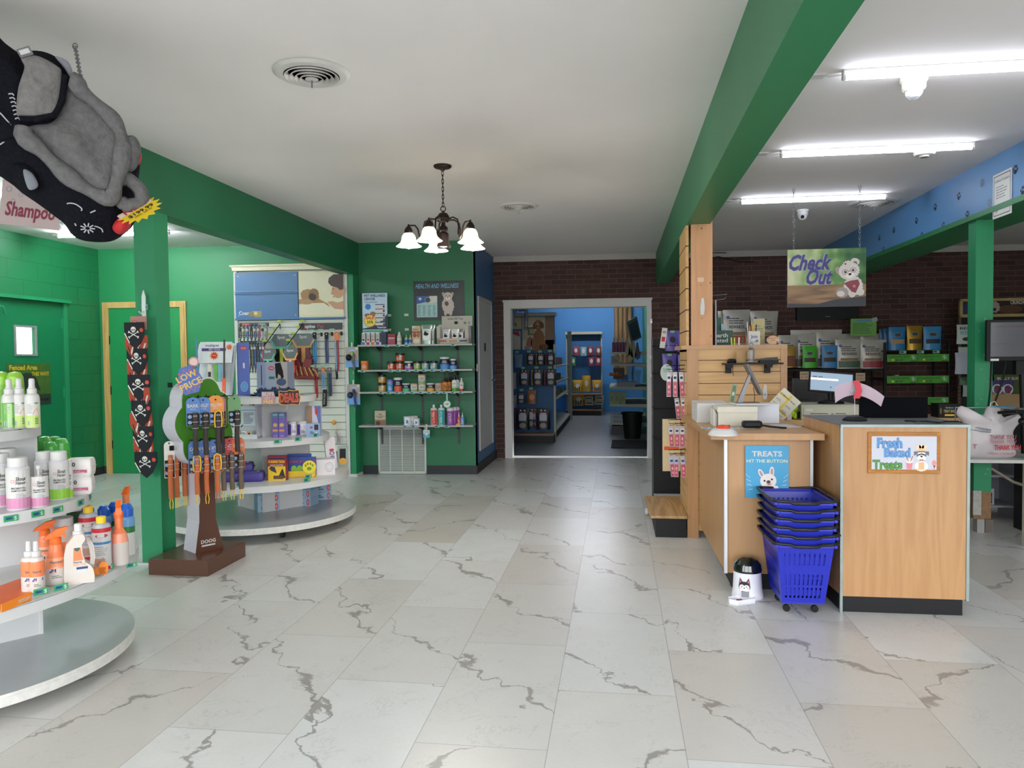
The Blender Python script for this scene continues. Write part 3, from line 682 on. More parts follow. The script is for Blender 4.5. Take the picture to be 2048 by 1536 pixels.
for k, (u, v, h, c, lab) in enumerate(((62, 968, 90, '#5a8f2c', 'dark green shampoo bottle in the middle behind the white shampoos'), (92, 973, 100, '#3c9a3c', 'green shampoo bottle with domed cap, left of the clustered four'), (112, 965, 92, '#3c9a3c', 'green shampoo bottle with domed cap, back of the clustered four'), (126, 975, 98, '#47a540', 'green shampoo bottle with domed cap, rightmost behind the wipes'), (105, 978, 94, '#3f9c3a', 'green shampoo bottle with domed cap, front of the clustered four'), (42, 964, 86, '#4b8a34', 'green shampoo bottle behind the pink footed shampoo'), (20, 966, 88, '#356f2b', 'dark green shampoo bottle near the left edge of the middle shelf'))):
    gbottle('shampoo_bottle', lab, 'bottle', 'green shampoo bottles at the back of the middle gondola shelf', u, v, .74, 33, h, 'tottle', mt(c, .25), mt('#4fb04a', .2), ((.1, .6, mt('#7da83f', .4)),))
def wipes(name, label, group, loc, w, d, h, mat, art, rz):
    m = MB()
    n = 8
    for s in (0,):
        P = []
        for k in range(7):
            z = k/6; wd = 1-.16*abs(z*2-1)**2
            P.append([(w/2*wd*math.cos(a)*(1 if True else 1) if False else w/2*wd*max(-1, min(1, 1.5*math.cos(a))), d/2*wd*max(-1, min(1, 1.5*math.sin(a))), h*(.5+.5*math.sin(-PI/2+PI*z))*1.0) for a in [2*PI*i/24+.13 for i in range(24)]])
        vs = [q for r in P for q in r]
        m.add(vs, [(k*24+i, k*24+(i+1) % 24, (k+1)*24+(i+1) % 24, (k+1)*24+i) for k in range(6) for i in range(24)], mat, True)
        m.add(P[0], [tuple(range(23, -1, -1))], mat); m.add(P[-1], [tuple(range(24))], mat)
    for e in (-1, 1): m.add([(e*w*.5, -d*.42, h*.5), (e*w*.5, d*.42, h*.5), (e*w*.58, d*.45, h*.6), (e*w*.58, -d*.45, h*.55)], [(0, 1, 2, 3)], mat)
    if art: art(m, w, d, h)
    return m.build(name, None, loc, rz, label=label, category='pack of wipes', group=group)
def art_wipes(m, w, d, h):
    m.text('100', -w*.42, h*.62, h*.22, -d*.5-.002, INK, .02); m.rect(-w*.3, w*.35, h*.25, h*.42, -d*.5-.003, mt('#c0507a')); lines(m, -w*.25, w*.3, h*.27, h*.4, 2, PAPER, -d*.5-.004)
loc, s = P3(163, 987, .74)
wipes('wipes_pack', 'white and pink wipes pack, lower of the stack of two', 'white wipes packs', loc, 44*s, .09, 35*s, mt('#e4e0dc', .4), art_wipes, .5)
wipes('wipes_pack', 'white and pink wipes pack, upper of the stack of two', 'white wipes packs', (loc[0], loc[1], .74+35*s), 46*s, .09, 36*s, mt('#e4e0dc', .4), art_wipes, .42)
# bottom shelf of the near gondola
def art_flea(t, r, h):
    t.text('Natural', -r*.5, .40*h, .045*h, -.0006, mt('#6b6c64'), .02, wid=r*1.0); t.text('FLEA+TICK', -r*.6, .335*h, .06*h, -.0006, mt('#ef9a6c'), .015, wid=r*1.3)
    t.rect(-r*.15, r*.75, .24*h, .30*h, -.0006, INKB); t.poly([(-r*.65, .235*h), (-r*.3, .31*h), (-r*.1, .235*h)], -.0008, mt('#3d5fa0')); t.ell(-r*.22, .25*h, r*.13, r*.1, -.001, mt('#e39a8a'))
    lines(t, -r*.4, r*.5, .14*h, .2*h, 2, mt('#77786f'), -.0006)
ORG = mt('#ec8050', .35, var=.03)
for u, v, lab in ((60, 1187, 'small orange and white mist bottle, back one of the pair'), (75, 1187, 'small orange and white mist bottle, front one of the pair')):
    gbottle('mist_bottle', lab, 'bottle', 'orange and white mist bottles on the lowest shelf', u, v, .44, 29, 103, 'mist', mt('#cdc6c0', .35), WHITE, ((.32, .62, ORG),), art_flea)
def trigger(label, u, v, w, h, z=.44, rz=None, flip=1):
    loc, s = P3(u, v, z); loc = back(loc, w*s/2); t = thing('trigger_spray_bottle', label, 'bottle', 'orange trigger spray bottles', loc, face(*loc[:2]) if rz is None else rz)
    w *= s; h *= s; r = w/2; W_ = mt('#cfc7c0', .3)
    m = MB().lathe([(r*.9, 0), (r, .02*h), (r*.98, .30*h), (r*.8, .48*h), (r*.62, .58*h), (r*.5, .70*h)], [W_, W_, mt('#f3a27a', .35), ORG, ORG], 20)
    wrapped(m, r, lambda q: art_flea(q, r, h)); m.build('bottle', t)
    o = mt('#ee6a1e', .35)
    m = MB().lathe([(r*.48, .70*h), (r*.48, .80*h), (r*.35, .84*h)], o, 16)
    f = flip
    m.prism([(-f*r*1.0, .80*h), (-f*r*.75, .86*h), (f*.1*r, .97*h), (f*r*.9, h), (f*r*1.0, .95*h), (f*r*.6, .90*h), (f*r*.4, .84*h), (-f*r*.1, .82*h)], -r*.26, r*.26, o)
    m.prism([(f*r*.45, .90*h), (f*r*.7, .90*h), (f*r*.85, .78*h), (f*r*.65, .80*h)], -r*.15, r*.15, o)
    m.build('trigger_head', t)
trigger('orange trigger spray bottle in front on the lowest gondola shelf', 114, 1172, 44, 114)
trigger('orange trigger spray bottle behind the small mist bottles', 92, 1142, 40, 98)
loc, s = P3(240, 1132, .44); loc = back(loc, .03)
t = thing('trigger_spray_bottle', 'orange trigger bottle turned sideways at the right end of the lowest shelf', 'bottle', 'orange trigger spray bottles', loc, face(*loc[:2]))
w_, h_ = 34*s, 128*s; r = w_/2
m = MB().lathe([(r*.9, 0), (r, .02*h_), (r, .36*h_), (r*.8, .5*h_), (r*.45, .58*h_), (r*.42, .78*h_)], [mt('#cfc7c0', .3), mt('#cfc7c0', .3), mt('#f0a080', .35), ORG, ORG], 20); m.build('bottle', t)
MB().lathe([(r*.5, .74*h_), (r*.5, .82*h_), (r*.35, .85*h_)], mt('#ee6a1e', .35), 14).at(rz=PI/2).prism([(-.55*r, .8*h_), (-.5*r, .9*h_), (.7*r, h_), (.9*r, .96*h_), (.3*r, .86*h_)], -.3*r, .3*r, mt('#ee6a1e', .35)).build('trigger_head', t)
loc, s = P3(217, 1090, .44)
t = thing('trigger_spray_bottle', 'orange trigger bottle half hidden behind the yellow capped cans', 'bottle', 'orange trigger spray bottles', (loc[0]-.08, loc[1]+.25, .44), 0)
MB().lathe([(.03, 0), (.035, .02), (.033, .1), (.016, .16), (.016, .2)], ORG, 16).build('bottle', t); MB().prism([(-.02, .2), (.0, .24), (.02, .245), (.012, .2)], -.01, .01, mt('#ee6a1e', .35)).build('trigger_head', t)
# jug
loc, s = P3(160, 1168, .44); loc = back(loc, .03)
t = thing('laundry_jug', 'cream jug with white cap and side handle on the lowest shelf', 'jug', 'cream jugs', loc, face(*loc[:2]))
w_, h_ = 52*s, 118*s; JC = mt('#cfc6bd', .35)
m = MB()
out = [(-.5, 0), (-.52, .1), (-.5, .5), (-.42, .68), (-.2, .80), (-.15, .84), (.15, .84), (.2, .80), (.22, .74), (.1, .66), (.12, .5), (.2, .36), (.36, .3), (.46, .22), (.5, .1), (.48, 0)]
m.prism([(x*w_, z*h_) for x, z in out], -.028, .028, JC)
pts = [(.13*w_, 0, .74*h_), (.3*w_, 0, .72*h_), (.42*w_, 0, .6*h_), (.46*w_, 0, .42*h_), (.42*w_, 0, .28*h_)]
m.tube(pts, .009, JC, 10)
m.poly([(-.22*w_, .18*h_), (-.18*w_, .64*h_), (.06*w_, .64*h_), (.26*w_, .18*h_)], -.0286, PAPER); m.poly([(-.2*w_, .40*h_), (-.18*w_, .62*h_), (.05*w_, .62*h_), (.14*w_, .40*h_)], -.029, ORG)
m.ell(-.06*w_, .62*h_, .1*w_, .06*h_, -.0294, mt('#3d5a55'), a0=-PI, a1=0)
m.text('Natural', -.2*w_, .36*h_, .035*h_, -.0294, mt('#6b6c64'), .02, wid=.28*w_).text('FLEA+TICK', -.2*w_, .31*h_, .045*h_, -.0294, mt('#ef9a6c'), .02, wid=.42*w_).rect(-.1*w_, .28*w_, .25*h_, .29*h_, -.0294, INKB)
m.build('jug_body', t, bev=.006); MB().lathe([(.2*w_, .83*h_), (.2*w_, .88*h_), (.15*w_, .885*h_), (.14*w_, 1.0*h_), (.13*w_, 1.01*h_)], WHITE, 20).build('cap', t)
loc, s = P3(128, 1140, .44)
gbottle('laundry_jug', 'cream bottle with white cap, half hidden behind the front jug', 'jug', 'cream jugs', 128, 1130, .44, 46, 92, 'flip', JC, WHITE, ((.3, .5, ORG),))
def art_can(t, r, h):
    grid_rect(t, -r*1.3, r*1.3, .08*h, .72*h, PAPER); t.ell(0, .66*h, r*.7, .035*h, -.0008, mt('#b64a5a')); grid_rect(t, -r*1.2, r*1.2, .50*h, .545*h, mt('#3c7fb8'), y=-.0005)
    lines(t, -r*.8, r*.7, .3*h, .48*h, 5, mt('#9a9aa0'), -.0006); grid_rect(t, -r*.9, r*.3, .1*h, .24*h, mt('#c59a86'), y=-.0005); t.rect(-r*.9, r*.1, .22*h, .26*h, -.0008, INK)
for u, v, lab in ((205, 1143, 'red banded white can with yellow cap, front one'), (179, 1122, 'red banded white can with yellow cap, back one')):
    gbottle('spray_can', lab, 'can', 'yellow capped cans', u, v, .44, 35, 108, 'aero', mt('#b9bfcc', .3, .2), YEL, ((.02, .8, RED),), art_can)
for k, (u, v) in enumerate(((178, 1098), (210, 1098), (232, 1090), (256, 1112), (248, 1096))):
    gbottle('shampoo_bottle', 'blue domed bottle, %s from the left at the back of the lowest shelf' % ORD[k], 'bottle', 'blue domed bottles', u, v, .44, 27 if k != 3 else 28, 104 if k == 3 else 86, 'can', mt('#6d9ecb', .3), mt('#1d5fc0', .3), ((0, .44, WHITE), (.44, .56, mt('#2c7a3c', .4))))
loc, s = P3(150, 1060, .44)
gbottle('jar', 'clear jar of dark green powder behind the jugs', 'jar', None, 150, 1082, .44, 28, 70, 'jarwide', mt('#32502e', .3), mt('#d8e0d8', .2))
# orange tray with bottles' front lip
m = MB()
ax, ay = Fz(2, 1226, .44); bx, by = Fz(62, 1200, .44); cx_, cy_ = Fz(47, 1158, .44); dx_, dy_ = Fz(-10, 1178, .44)
m.slab([(ax, ay), (bx, by), (cx_, cy_), (dx_, dy_)], .441, .447, mt('#e8641c', .4)); 
L_ = math.hypot(bx-ax, by-ay); m.at((ax+bx)/2, (ay+by)/2, .441, math.atan2(by-ay, bx-ax)).box(-L_/2, L_/2, -.003, 0, 0, .03, mt('#f58a12', .4)).text('TROPICLEAN', L_*.45, .008, .012, -.0035, PAPER, .02, al='r', wid=L_*.42)
m.build('display_tray', label='orange cardboard tray with white lettering on the lowest shelf', category='tray')
m = MB(); x, y = Fz(213, 1150, .44)
m.at(x-.05, y-.01, .442, face(x, y)).box(-.075, .045, -.003, 0, 0, .028, mt('#f28a1a', .4)).ell(.035, .022, .018, .030, -.003, mt('#f58a12', .4)).ell(.035, .022, .0175, .0295, .0, mt('#f58a12', .4)).text('t', .04, .01, .01, -.0035, PAPER)
m.build('display_tray', label='orange cardboard lip in front of the yellow capped can', category='tray')
for k, (u, v, z, w, dr) in enumerate(((82, 1183, .455, .05, .12), (122, 1174, .453, .05, .1), (173, 1152, .453, .05, .1), (214, 1134, .453, .05, .1), (263, 1130, .43, .04, .9))):
    x, y = Fz(u, v, z)
    shelf_tag(u, v, z, '', w, rz=face(x, y)-dr*0+.25).build('price_tag', label='green shelf price tag, %s from the left on the lowest gondola shelf' % ORD[k], category='price tag', group='price tags on the near gondola')
for k, (u, v) in enumerate(((-2, 1032), (53, 1028), (90, 1021), (136, 1009), (157, 998))):
    a = Fz(u, v, .715); ang = math.atan2(a[1]-2.80, a[0]+2.72); x, y = -2.72+.437*math.cos(ang), 2.80+.437*math.sin(ang)
    shelf_tag(0, 0, 0, '', .05, rz=ang+PI/2, loc=(x, y, .722)).build('price_tag', label='green shelf price tag, %s from the left on the middle gondola rim' % ORD[k], category='price tag', group='price tags on the near gondola')
# ------------------------------------------------------------------ skull bandanas on the green post
x0, y0 = -3.045, 4.45
BK = mt('#14161f', .8, var=.1, scale=60); RDP = mt('#a8452f', .8, var=.1); BONE = mt('#e4e2dc', .7)
m = MB().at(-3.02, 4.447, 0).box(-.022, .022, -.004, 0, 1.665, 1.70, mt('#7fb09a', .2)).rect(-.018, .018, 1.672, 1.690, -.0045, TAG_B)
m.prism([(-.012, 1.62), (-.012, 1.75), (.0, 1.79), (.012, 1.75), (.012, 1.62)], -.012, -.004, mt('#dfe8e6', .3)); m.tube([(0, -.01, 1.66), (0, -.04, 1.635), (0, -.06, 1.65)], .004, mt('#dfe8e6', .3))
m.build('sticky_hook', label='clear plastic hook holding the skull bandanas on the green post', category='hook')
MB().at(-3.03, 4.395, 1.565).box(-.055, .055, -.002, .002, -.03, .055, mt('#b58079', .6)).ell(-.025, .01, .022, .018, -.003, mt('#c8452f')).ell(-.025, .01, .017, .013, -.0034, mt('#d9a79f')).build('header_card', label='pink and red header card above the skull bandanas', category='card')
def skull(m, cx, cz, s, y):
    m.ell(cx, cz+.5*s, .42*s, .4*s, y, BONE); m.rect(cx-.2*s, cx+.2*s, cz+.02*s, cz+.25*s, y, BONE)
    for e in (-1, 1): m.ell(cx+e*.17*s, cz+.42*s, .1*s, .12*s, y-.0006, BK)
    m.poly([(cx, cz+.34*s), (cx-.05*s, cz+.22*s), (cx+.05*s, cz+.22*s)], y-.0006, BK)
    for r_ in (.5, -.5):
        c, q = math.cos(r_), math.sin(r_); L = .85*s
        m.poly([(cx-L*c+.06*s*q, cz-.3*s-L*q-.06*s*c), (cx+L*c+.06*s*q, cz-.3*s+L*q-.06*s*c), (cx+L*c-.06*s*q, cz-.3*s+L*q+.06*s*c), (cx-L*c-.06*s*q, cz-.3*s-L*q+.06*s*c)], y-.0003, BONE)
        for e in (-1, 1):
            for d in (-.09, .09): m.ell(cx+e*L*c-d*s*q*1.0, cz-.3*s+e*L*q+d*s*c, .1*s, .1*s, y-.0003, BONE, n=10)
zt = 1.56
offs = [0, .005, .01, .0, .012, .006, .018, .008, .022, .014, .03, .04]
for k in range(11):
    red = k % 2 == 1; z = zt-k*.083; w2 = .068+.004*(k % 3)
    m = MB().at(-3.035+offs[k], 4.40-.004*(10-k)*.9-(.006 if not red else 0), z, .12*math.sin(k*2.1), .04)
    P = [(-w2, .02), (-w2*1.02, -.05), (-w2*.55, -.115), (0, -.15), (w2*.55, -.115), (w2*1.02, -.05), (w2, .02)]
    m.prism(P, -.003, .003, RDP if red else BK)
    if red:
        for q in (-.6, -.1, .4): m.poly([(w2*q, -.10), (w2*(q+.35), -.03), (w2*(q+.5), -.03), (w2*(q+.12), -.11)], -.0036, mt('#d8cfc8', .8)).poly([(w2*(q-.2), -.05), (w2*(q+.1), -.12), (w2*(q+.2), -.12), (w2*(q-.1), -.05)], -.004, mt('#45211c', .8))
    else:
        skull(m, -.005, -.045, .042, -.0045); m.ell(w2*.75, -.03, .013, .013, -.005, mt('#c8452f'))
        m.poly([(-w2*1.02, -.05), (-w2*.55, -.115), (-w2*.5, -.108), (-w2*.95, -.045)], -.0036, BONE)
    m.build('bandana', label=('red plaid' if red else 'black skull')+' bandana, %s from the top on the green post' % ORD[k], category='bandana', group='bandanas hanging on the green post')
# ------------------------------------------------------------------ cardboard tree stand with stick toys
BR = mt('#5b3a2c', .25, var=.03); TG = mt('#3f7d1f', .4); LIL = mt('#d5d0dc', .5)
t = thing('toy_tree_stand', 'cardboard tree display stand with green crown and brown base', 'display stand', None, (-2.71, 4.48, 0))
MB().box(-.195, .20, -.235, .24, 0, .10, BR).build('base', t, bev=.002)
RZ = .98
m = MB().at(.01, .03, 0, RZ)
tr = [(-.085, .10), (-.055, .3), (-.05, .75), (.05, .75), (.055, .3), (.10, .10)]
m.prism(tr, -.085, .085, LIL).prism([(x, z) for x, z in tr], -.088, -.085, BR)
m.text('DOOG', .0, .155, .022, -.0885, PAPER, .03, al='c').rect(-.045, .045, .135, .145, -.0885, PAPER)
m.build('trunk', t)
def cloud(cx, cz, rx, rz, n, bump): 
    return [(cx+(rx+bump*abs(math.sin(n*a/2)))*math.cos(a), cz+(rz+bump*abs(math.sin(n*a/2)))*math.sin(a)) for a in [2*PI*i/72 for i in range(72)]]
m = MB().at(.01, .03, 0, RZ); cr = cloud(0, .93, .165, .265, 7, .035)
m.prism(cr, -.085, .085, LIL).prism([(x*.97, .93+(z-.93)*.97) for x, z in cr], -.09, -.085, TG)
for zz in (1.18, .78): m.box(-.192, -.17, -.01, .01, zz-.015, zz+.015, BLACK)
m.build('crown', t)
for zz, xs in ((1.10, (-.11, -.06, .0, .06, .12)), (.83, (-.10, -.04, .02, .08, .13))):
    pg = MB().at(.01, .03, 0, RZ)
    for xx in xs: pg.tube([(xx, -.09, zz), (xx, -.22, zz+.005), (xx, -.235, zz+.02)], .003, BLACK, 6)
    pg.build('peg_row', t)
CB, SN = math.cos(RZ), math.sin(RZ)
def peg(xx, dd, z):          # place on a peg: local x along the crown, dd out from it
    lx, ly = xx, -.09-dd; return (-2.70+lx*CB-ly*SN, 4.51+lx*SN+ly*CB, z)
def stick_toy(label, loc, rz, cardc, stickc, hairc, cord, name_txt, L=.24, cw=.055, ch=.11, ear=True):
    t = thing('stick_dog_toy', label, 'dog toy', 'stick dog toys on the tree stand', loc, rz); t.scale = (1.3,)*3
    m = MB()
    P = [(-cw/2, 0), (-cw/2, -ch), (cw/2, -ch), (cw/2, 0)]+[(cw/2*math.cos(a), cw/2*.9*math.sin(a)) for a in [PI*i/10 for i in range(1, 10)]]
    m.prism(P, 0, .0015, cardc); m.ell(0, .012, .004, .004, -.001, BLACK)
    if name_txt: m.text(name_txt, 0, -.022, .016, -.0008, PAPER, .02, al='c', wid=cw*.8); m.text('STICK', 0, -.034, .007, -.0008, PAPER, .01, al='c')
    m.rect(-cw*.45, cw*.45, -ch*.98, -ch*.45, -.0008, BLACKM)
    m.ell(-cw*.25, -ch*.6, .009, .009, -.001, mt('#8aa5cf')); m.ell(-cw*.25, -ch*.85, .009, .008, -.001, mt('#8aa5cf'))
    m.build('card', t)
    m = MB().tube([(.008, -.014, -.045), (.009, -.015, -.10), (.006, -.014, -.16), (.008, -.014, -L)], [.010, .0125, .0115, .012], stickc, 10)
    for zz in (-.09, -.12): m.tube([(.008+.0135*math.cos(a), -.0145+.0135*math.sin(a), zz) for a in [2*PI*i/10 for i in range(10)]], .0012, WHITE, 5, True)
    m.tube([(-.01, -.013, -.13), (-.02, -.018, -.12)], .003, stickc, 6).tube([(.026, -.013, -.13), (.034, -.018, -.12)], .003, stickc, 6)
    m.build('stick', t)
    m = MB()
    for e in (-1, 1): m.sphere((.008+e*.005, -.026, -.062), .0042, WHITE, 8).sphere((.008+e*.005, -.0298, -.062), .0018, BLACK, 6)
    m.build('eyes', t)
    if hairc:
        m = MB()
        for e in (-1, 1): m.tube([(.008, -.018, -.040), (.008+e*.014, -.022, -.05), (.008+e*.017, -.02, -.09), (.008+e*.014, -.018, -.12)], .004, hairc, 6)
        m.build('hair', t)
    if cord:
        m = MB()
        for e in (-1, 1): m.tube([(.008+e*.004, -.014, -L), (.008+e*.008, -.014, -L-.025), (.008+e*.005, -.014, -L-.05)], .0022, cord, 6)
        m.build('cord', t)
    return t
DKB = mt('#3a3230', .7); ORB = mt('#c4693a', .7); GRB2 = mt('#6b5a4a', .7)
BLC = mt('#4f7fc0', .5); ORC = mt('#e39038', .5); PKC = mt('#d67ba0', .5); RDC = mt('#b5343c', .5); BLC2 = mt('#3c68ad', .5); ORC2 = mt('#d76a35', .5); WCD = mt('#dcdad2', .5); GCD = mt('#6d9b6a', .5)
top = [(-.13, .11, 'blue BARK card', BLC, DKB, None, mt('#3f8fcf'), 'BARK'), (-.07, .12, 'blue card, second on the upper pegs', BLC, DKB, None, mt('#3f8fcf'), 'BARKLEY'), (.0, .14, 'orange WILLOW card and yellow hair', ORC, DKB, mt('#e8b83c'), None, 'WILLOW'), (.05, .09, 'pink TWIGGY card', PKC, DKB, None, None, 'TWIGGY'), (.13, .13, 'green card at the right end', GCD, DKB, None, None, None)]
for k, (xx, dd, d, cc, sc_, hc, co, nt_) in enumerate(top):
    stick_toy('dark brown stick dog toy with '+d, peg(xx, dd, 1.07), .55+.05*k, cc, sc_, hc, co, nt_, .25, cw=.075 if k == 2 else .062)
low = [(-.12, .10, 'blue and red card, first on the lower pegs', BLC2, ORB, mt('#e8b83c'), YEL, 'CAPTN'), (-.07, .12, 'blue and red card, second on the lower pegs', BLC2, ORB, None, YEL, 'CAPTN'), (-.01, .14, 'blue CAPTAIN card, third on the lower pegs', BLC2, ORB, mt('#e8b83c'), mt('#c2303a'), 'CAPTAIN'),
       (.05, .10, 'red STICK card', RDC, GRB2, None, YEL, 'STICK'), (.10, .11, 'red card beside the orange card', RDC, GRB2, None, YEL, 'JACK'), (.15, .13, 'orange card at the right end of the lower pegs', ORC2, GRB2, None, YEL, 'SPLASH')]
for k, (xx, dd, d, cc, sc_, hc, co, nt_) in enumerate(low):
    stick_toy(('orange' if sc_ is ORB else 'grey brown')+' stick dog toy with '+d, peg(xx, dd, .80), .5+.04*k, cc, sc_, hc, co, nt_, .23, cw=.06, ch=.13)
for k, (u, z) in enumerate(((338, .80), (350, .80), (366, .80))):
    x, zz = A(u, 880, 4.40+.05*k)
    stick_toy('orange stick dog toy with white card back, %s behind the green crown' % ORD[k], (x, 4.40+.05*k, .79), .3, WCD, ORB, None, YEL, None, .26, cw=.05+.008*k, ch=.16)
t = thing('low_price_sign', 'blue diamond LOW PRICE sign with red round topper on the tree stand', 'sign', None, (-2.575, 4.20, 1.215), .45)
LB = mt('#2f5fae', .4)
m = MB().at(0, 0, 0, 0, 0, -.45).prism([(-.068, -.0), (-.02, .085), (.068, .075), (.075, -.02), (.02, -.09), (-.06, -.075)], 0, .002, LB)
m.poly(star(0, -.005, .078, .05, 12), -.0006, mt('#d9594a')); m.poly(star(0, -.005, .07, .046, 12), -.0009, LB)
m.text('LOW', 0, .008, .036, -.0014, mt('#ddb66a'), .03, al='c').text('PRICE', 0, -.045, .036, -.0014, mt('#ddb66a'), .03, al='c')
m.build('panel', t); MB().tube([(0, .002, -.03), (-.06, .14, -.03)], .003, BLACK, 5).build('clip_arm', t); MB().lathe([(.001, 0), (.001, .001)], LB, 6).at(.03, 0, .11).ell(0, 0, .03, .03, 0, mt('#c98a90')).ell(0, 0, .022, .022, -.001, mt('#e6c6c4')).ell(0, 0, .03, .03, .0015, mt('#c98a90')).prism([(.01, -.06), (.005, 0), (-.012, 0), (-.005, -.06)], .0, .001, mt('#c98a90')).build('topper', t)
# ------------------------------------------------------------------ products on the middle gondola
def gcarton(kind, label, cat, grp, u, v, z, w, h, d, mat, art=None, rz=None, top=None, bev=0):
    loc, s = P3(u, v, z); return carton(kind, label, cat, grp, loc, w*s, h*s, d, mat, art, rz, top, bev=bev)
ZT, ZM, ZL, ZB = 1.045, .72, .405, .12
BXB = mt('#3c55a8', .4, var=.1, scale=4)
def a_blue(m, w, h):
    m.ell(0, h*.9, w*.3, h*.035, -.001, RED).text('KONG', -w*.0, h*.89, h*.02, -.0015, PAPER, .02, al='c').rect(-w*.08, w*.08, h*.52, h*.62, -.001, PAPER).ell(0, h*.17, w*.33, h*.1, -.001, mt('#6aa7d8')).ell(0, h*.17, w*.26, h*.08, -.0014, mt('#3c6fae'))
    for q in range(5): m.ell(0, h*.17, w*.22*(1-q*.18), h*.065*(1-q*.18), -.0016-.0001*q, mt('#6aa7d8') if q % 2 == 0 else mt('#3c6fae'))
gcarton('toy_box', 'tall blue carton with a round logo on top of the middle gondola', 'box', None, 489, 791, ZT, 22, 105, .12, BXB, a_blue, .55)
def a_trix(m, w, h):
    m.rect(-w*.5, -w*.22, 0, h, -.001, mt('#8c97b4')).rect(-w*.36, -w*.33, h*.25, h*.9, -.0014, INK).ell(-.38*w, h*.08, w*.05, h*.05, -.0014, INK).ell(-.38*w, h*.08, w*.035, h*.035, -.0018, mt('#8c97b4'))
    m.prism([(-w*.12, h*.80), (-w*.08, h*.86), (w*.04, h*.86), (w*.08, h*.80), (w*.04, h*.74), (-w*.08, h*.74)], -.0014, -.001, RED).text('TRIXIE', -w*.02, h*.775, h*.05, -.002, PAPER, .03, al='c', wid=w*.13)
    m.rect(w*.1, w*.48, h*.12, h*.98, -.001, mt('#a9a09a')).poly([(w*.1, h*.95), (w*.28, h*.98), (w*.36, h*.7), (w*.38, h*.5), (w*.3, h*.45), (w*.28, h*.55), (w*.2, h*.62), (w*.17, h*.45), (w*.12, h*.5)], -.0014, BLACKM)
    m.ell(w*.3, h*.35, w*.16, h*.12, -.0016, mt('#3d5172'), 0, 26, .08); m.rect(-w*.1, w*.08, h*.45, h*.53, -.0014, mt('#2e6e50'))
gcarton('bed_carton', 'grey blue carton picturing a black dog on a plush cushion', 'box', None, 545, 786, ZT, 62, 62, .18, mt('#9aa2b8', .5), a_trix, .1)
m = MB(); random.seed(5)
loc, s = P3(556, 792, ZT)
for k in range(260):
    a = random.uniform(0, 2*PI); r = random.uniform(.3, 1)**.5
    x, y = .17*r*math.cos(a), .07*r*math.sin(a); z = random.uniform(.0, .075)*(1-.4*r*r)
    m.tube([(x, y, z*.7), (x+random.uniform(-.02, .02), y-.012, z+.012), (x+random.uniform(-.03, .03), y-.022, z-.004)], [.006, .005, .001], random.choice((mt('#2a3c5c', .9), mt('#3a4f74', .9))), 4)
m.lathe([(.15, 0), (.168, .025), (.15, .05), (.01, .055)], mt('#22314d', .95), 24, sy=.42)
m.build('plush_bed', None, (loc[0], loc[1]-.03, ZT), label='dark blue shaggy plush bed lying on the top gondola shelf', category='pet bed')
# multipet display box
t = thing('toy_display_box', 'white slanted MULTIPET toy display box with elastic straps', 'display box', None, (-3.20, 5.66, ZT-.0), .20)
loc, s = P3(430, 793, ZT); t.location = (loc[0]+.01, loc[1]-.02, ZT)
WB = mt('#d9dee2', .5)
w_, h_ = .30, .42
m = MB().prism([(-.5*w_, 0), (.40*w_, 0), (.55*w_, .41), (.48*w_, .43), (-.32*w_, .43), (-.38*w_, .41)], .04, .06, WB)
m.add([(.40*w_, 0, 0), (.40*w_, .06, 0), (.55*w_, .06, .41), (.55*w_, 0, .41), (.43*w_, -.03, .05)], [(0, 1, 2, 3)], WB)
m.at(0, .0, .30, 0, -.25).prism([(-.46*w_, -.03), (.46*w_, -.03), (.50*w_, .12), (.44*w_, .145), (-.38*w_, .145), (-.42*w_, .12)], 0, .012, WB)
m.text('multipet', -.02, .105, .022, -.001, INKB, .01, al='c').rect(-.10, .09, .068, .092, -.001, mt('#4a3a78')).text('PET TOYS', -.0, .073, .014, -.0016, PAPER, .02, al='c').poly(star(0, .03, .042, .026, 11), -.001, mt('#e8a05a')).poly(star(0, .03, .03, .02, 11), -.0014, RED).text('FREE', 0, .026, .01, -.002, PAPER, al='c').poly(star(.115, .10, .028, .016, 11), -.001, mt('#d9703c'))
m.at(0, -.0, 0).box(-.5*w_, .42*w_, -.10, .05, 0, .012, WB)
m.build('box', t)
m = MB()
for k, (x, c) in enumerate(((-.03, '#c9bfae'), (.02, '#67b04a'), (.05, '#78b4cc'), (.08, '#9aa4ae'))):
    cc = mt(c, .5); m.tube([(x, .04, .26), (x, -.03, .262)], .002, CHROME, 5)
    m.box(x-.016, x+.016, -.02, -.017, .12, .26, cc if k else mt('#d8d2c4')); m.box(x-.01, x+.01, -.024, -.02, .16, .2, INK if k == 0 else cc)
m.build('hanging_collars', t)
MB().at(0, -.012, 0, 0, 0, .03).box(.078, .092, -.03, -.028, -.02, .46, mt('#3b2f2c')).box(.072, .1, -.034, -.03, .02, .15, mt('#e8622c')).text('ELEVATION', .09, .03, .008, -.0345, PAPER, rot=PI/2).build('strap', t, label='dark strap with orange label')
MB().at(0, -.01, 0, 0, 0, -.03).box(-.115, -.10, -.03, -.028, .1, .46, mt('#4a84a8')).build('strap', t, label='patterned blue strap')
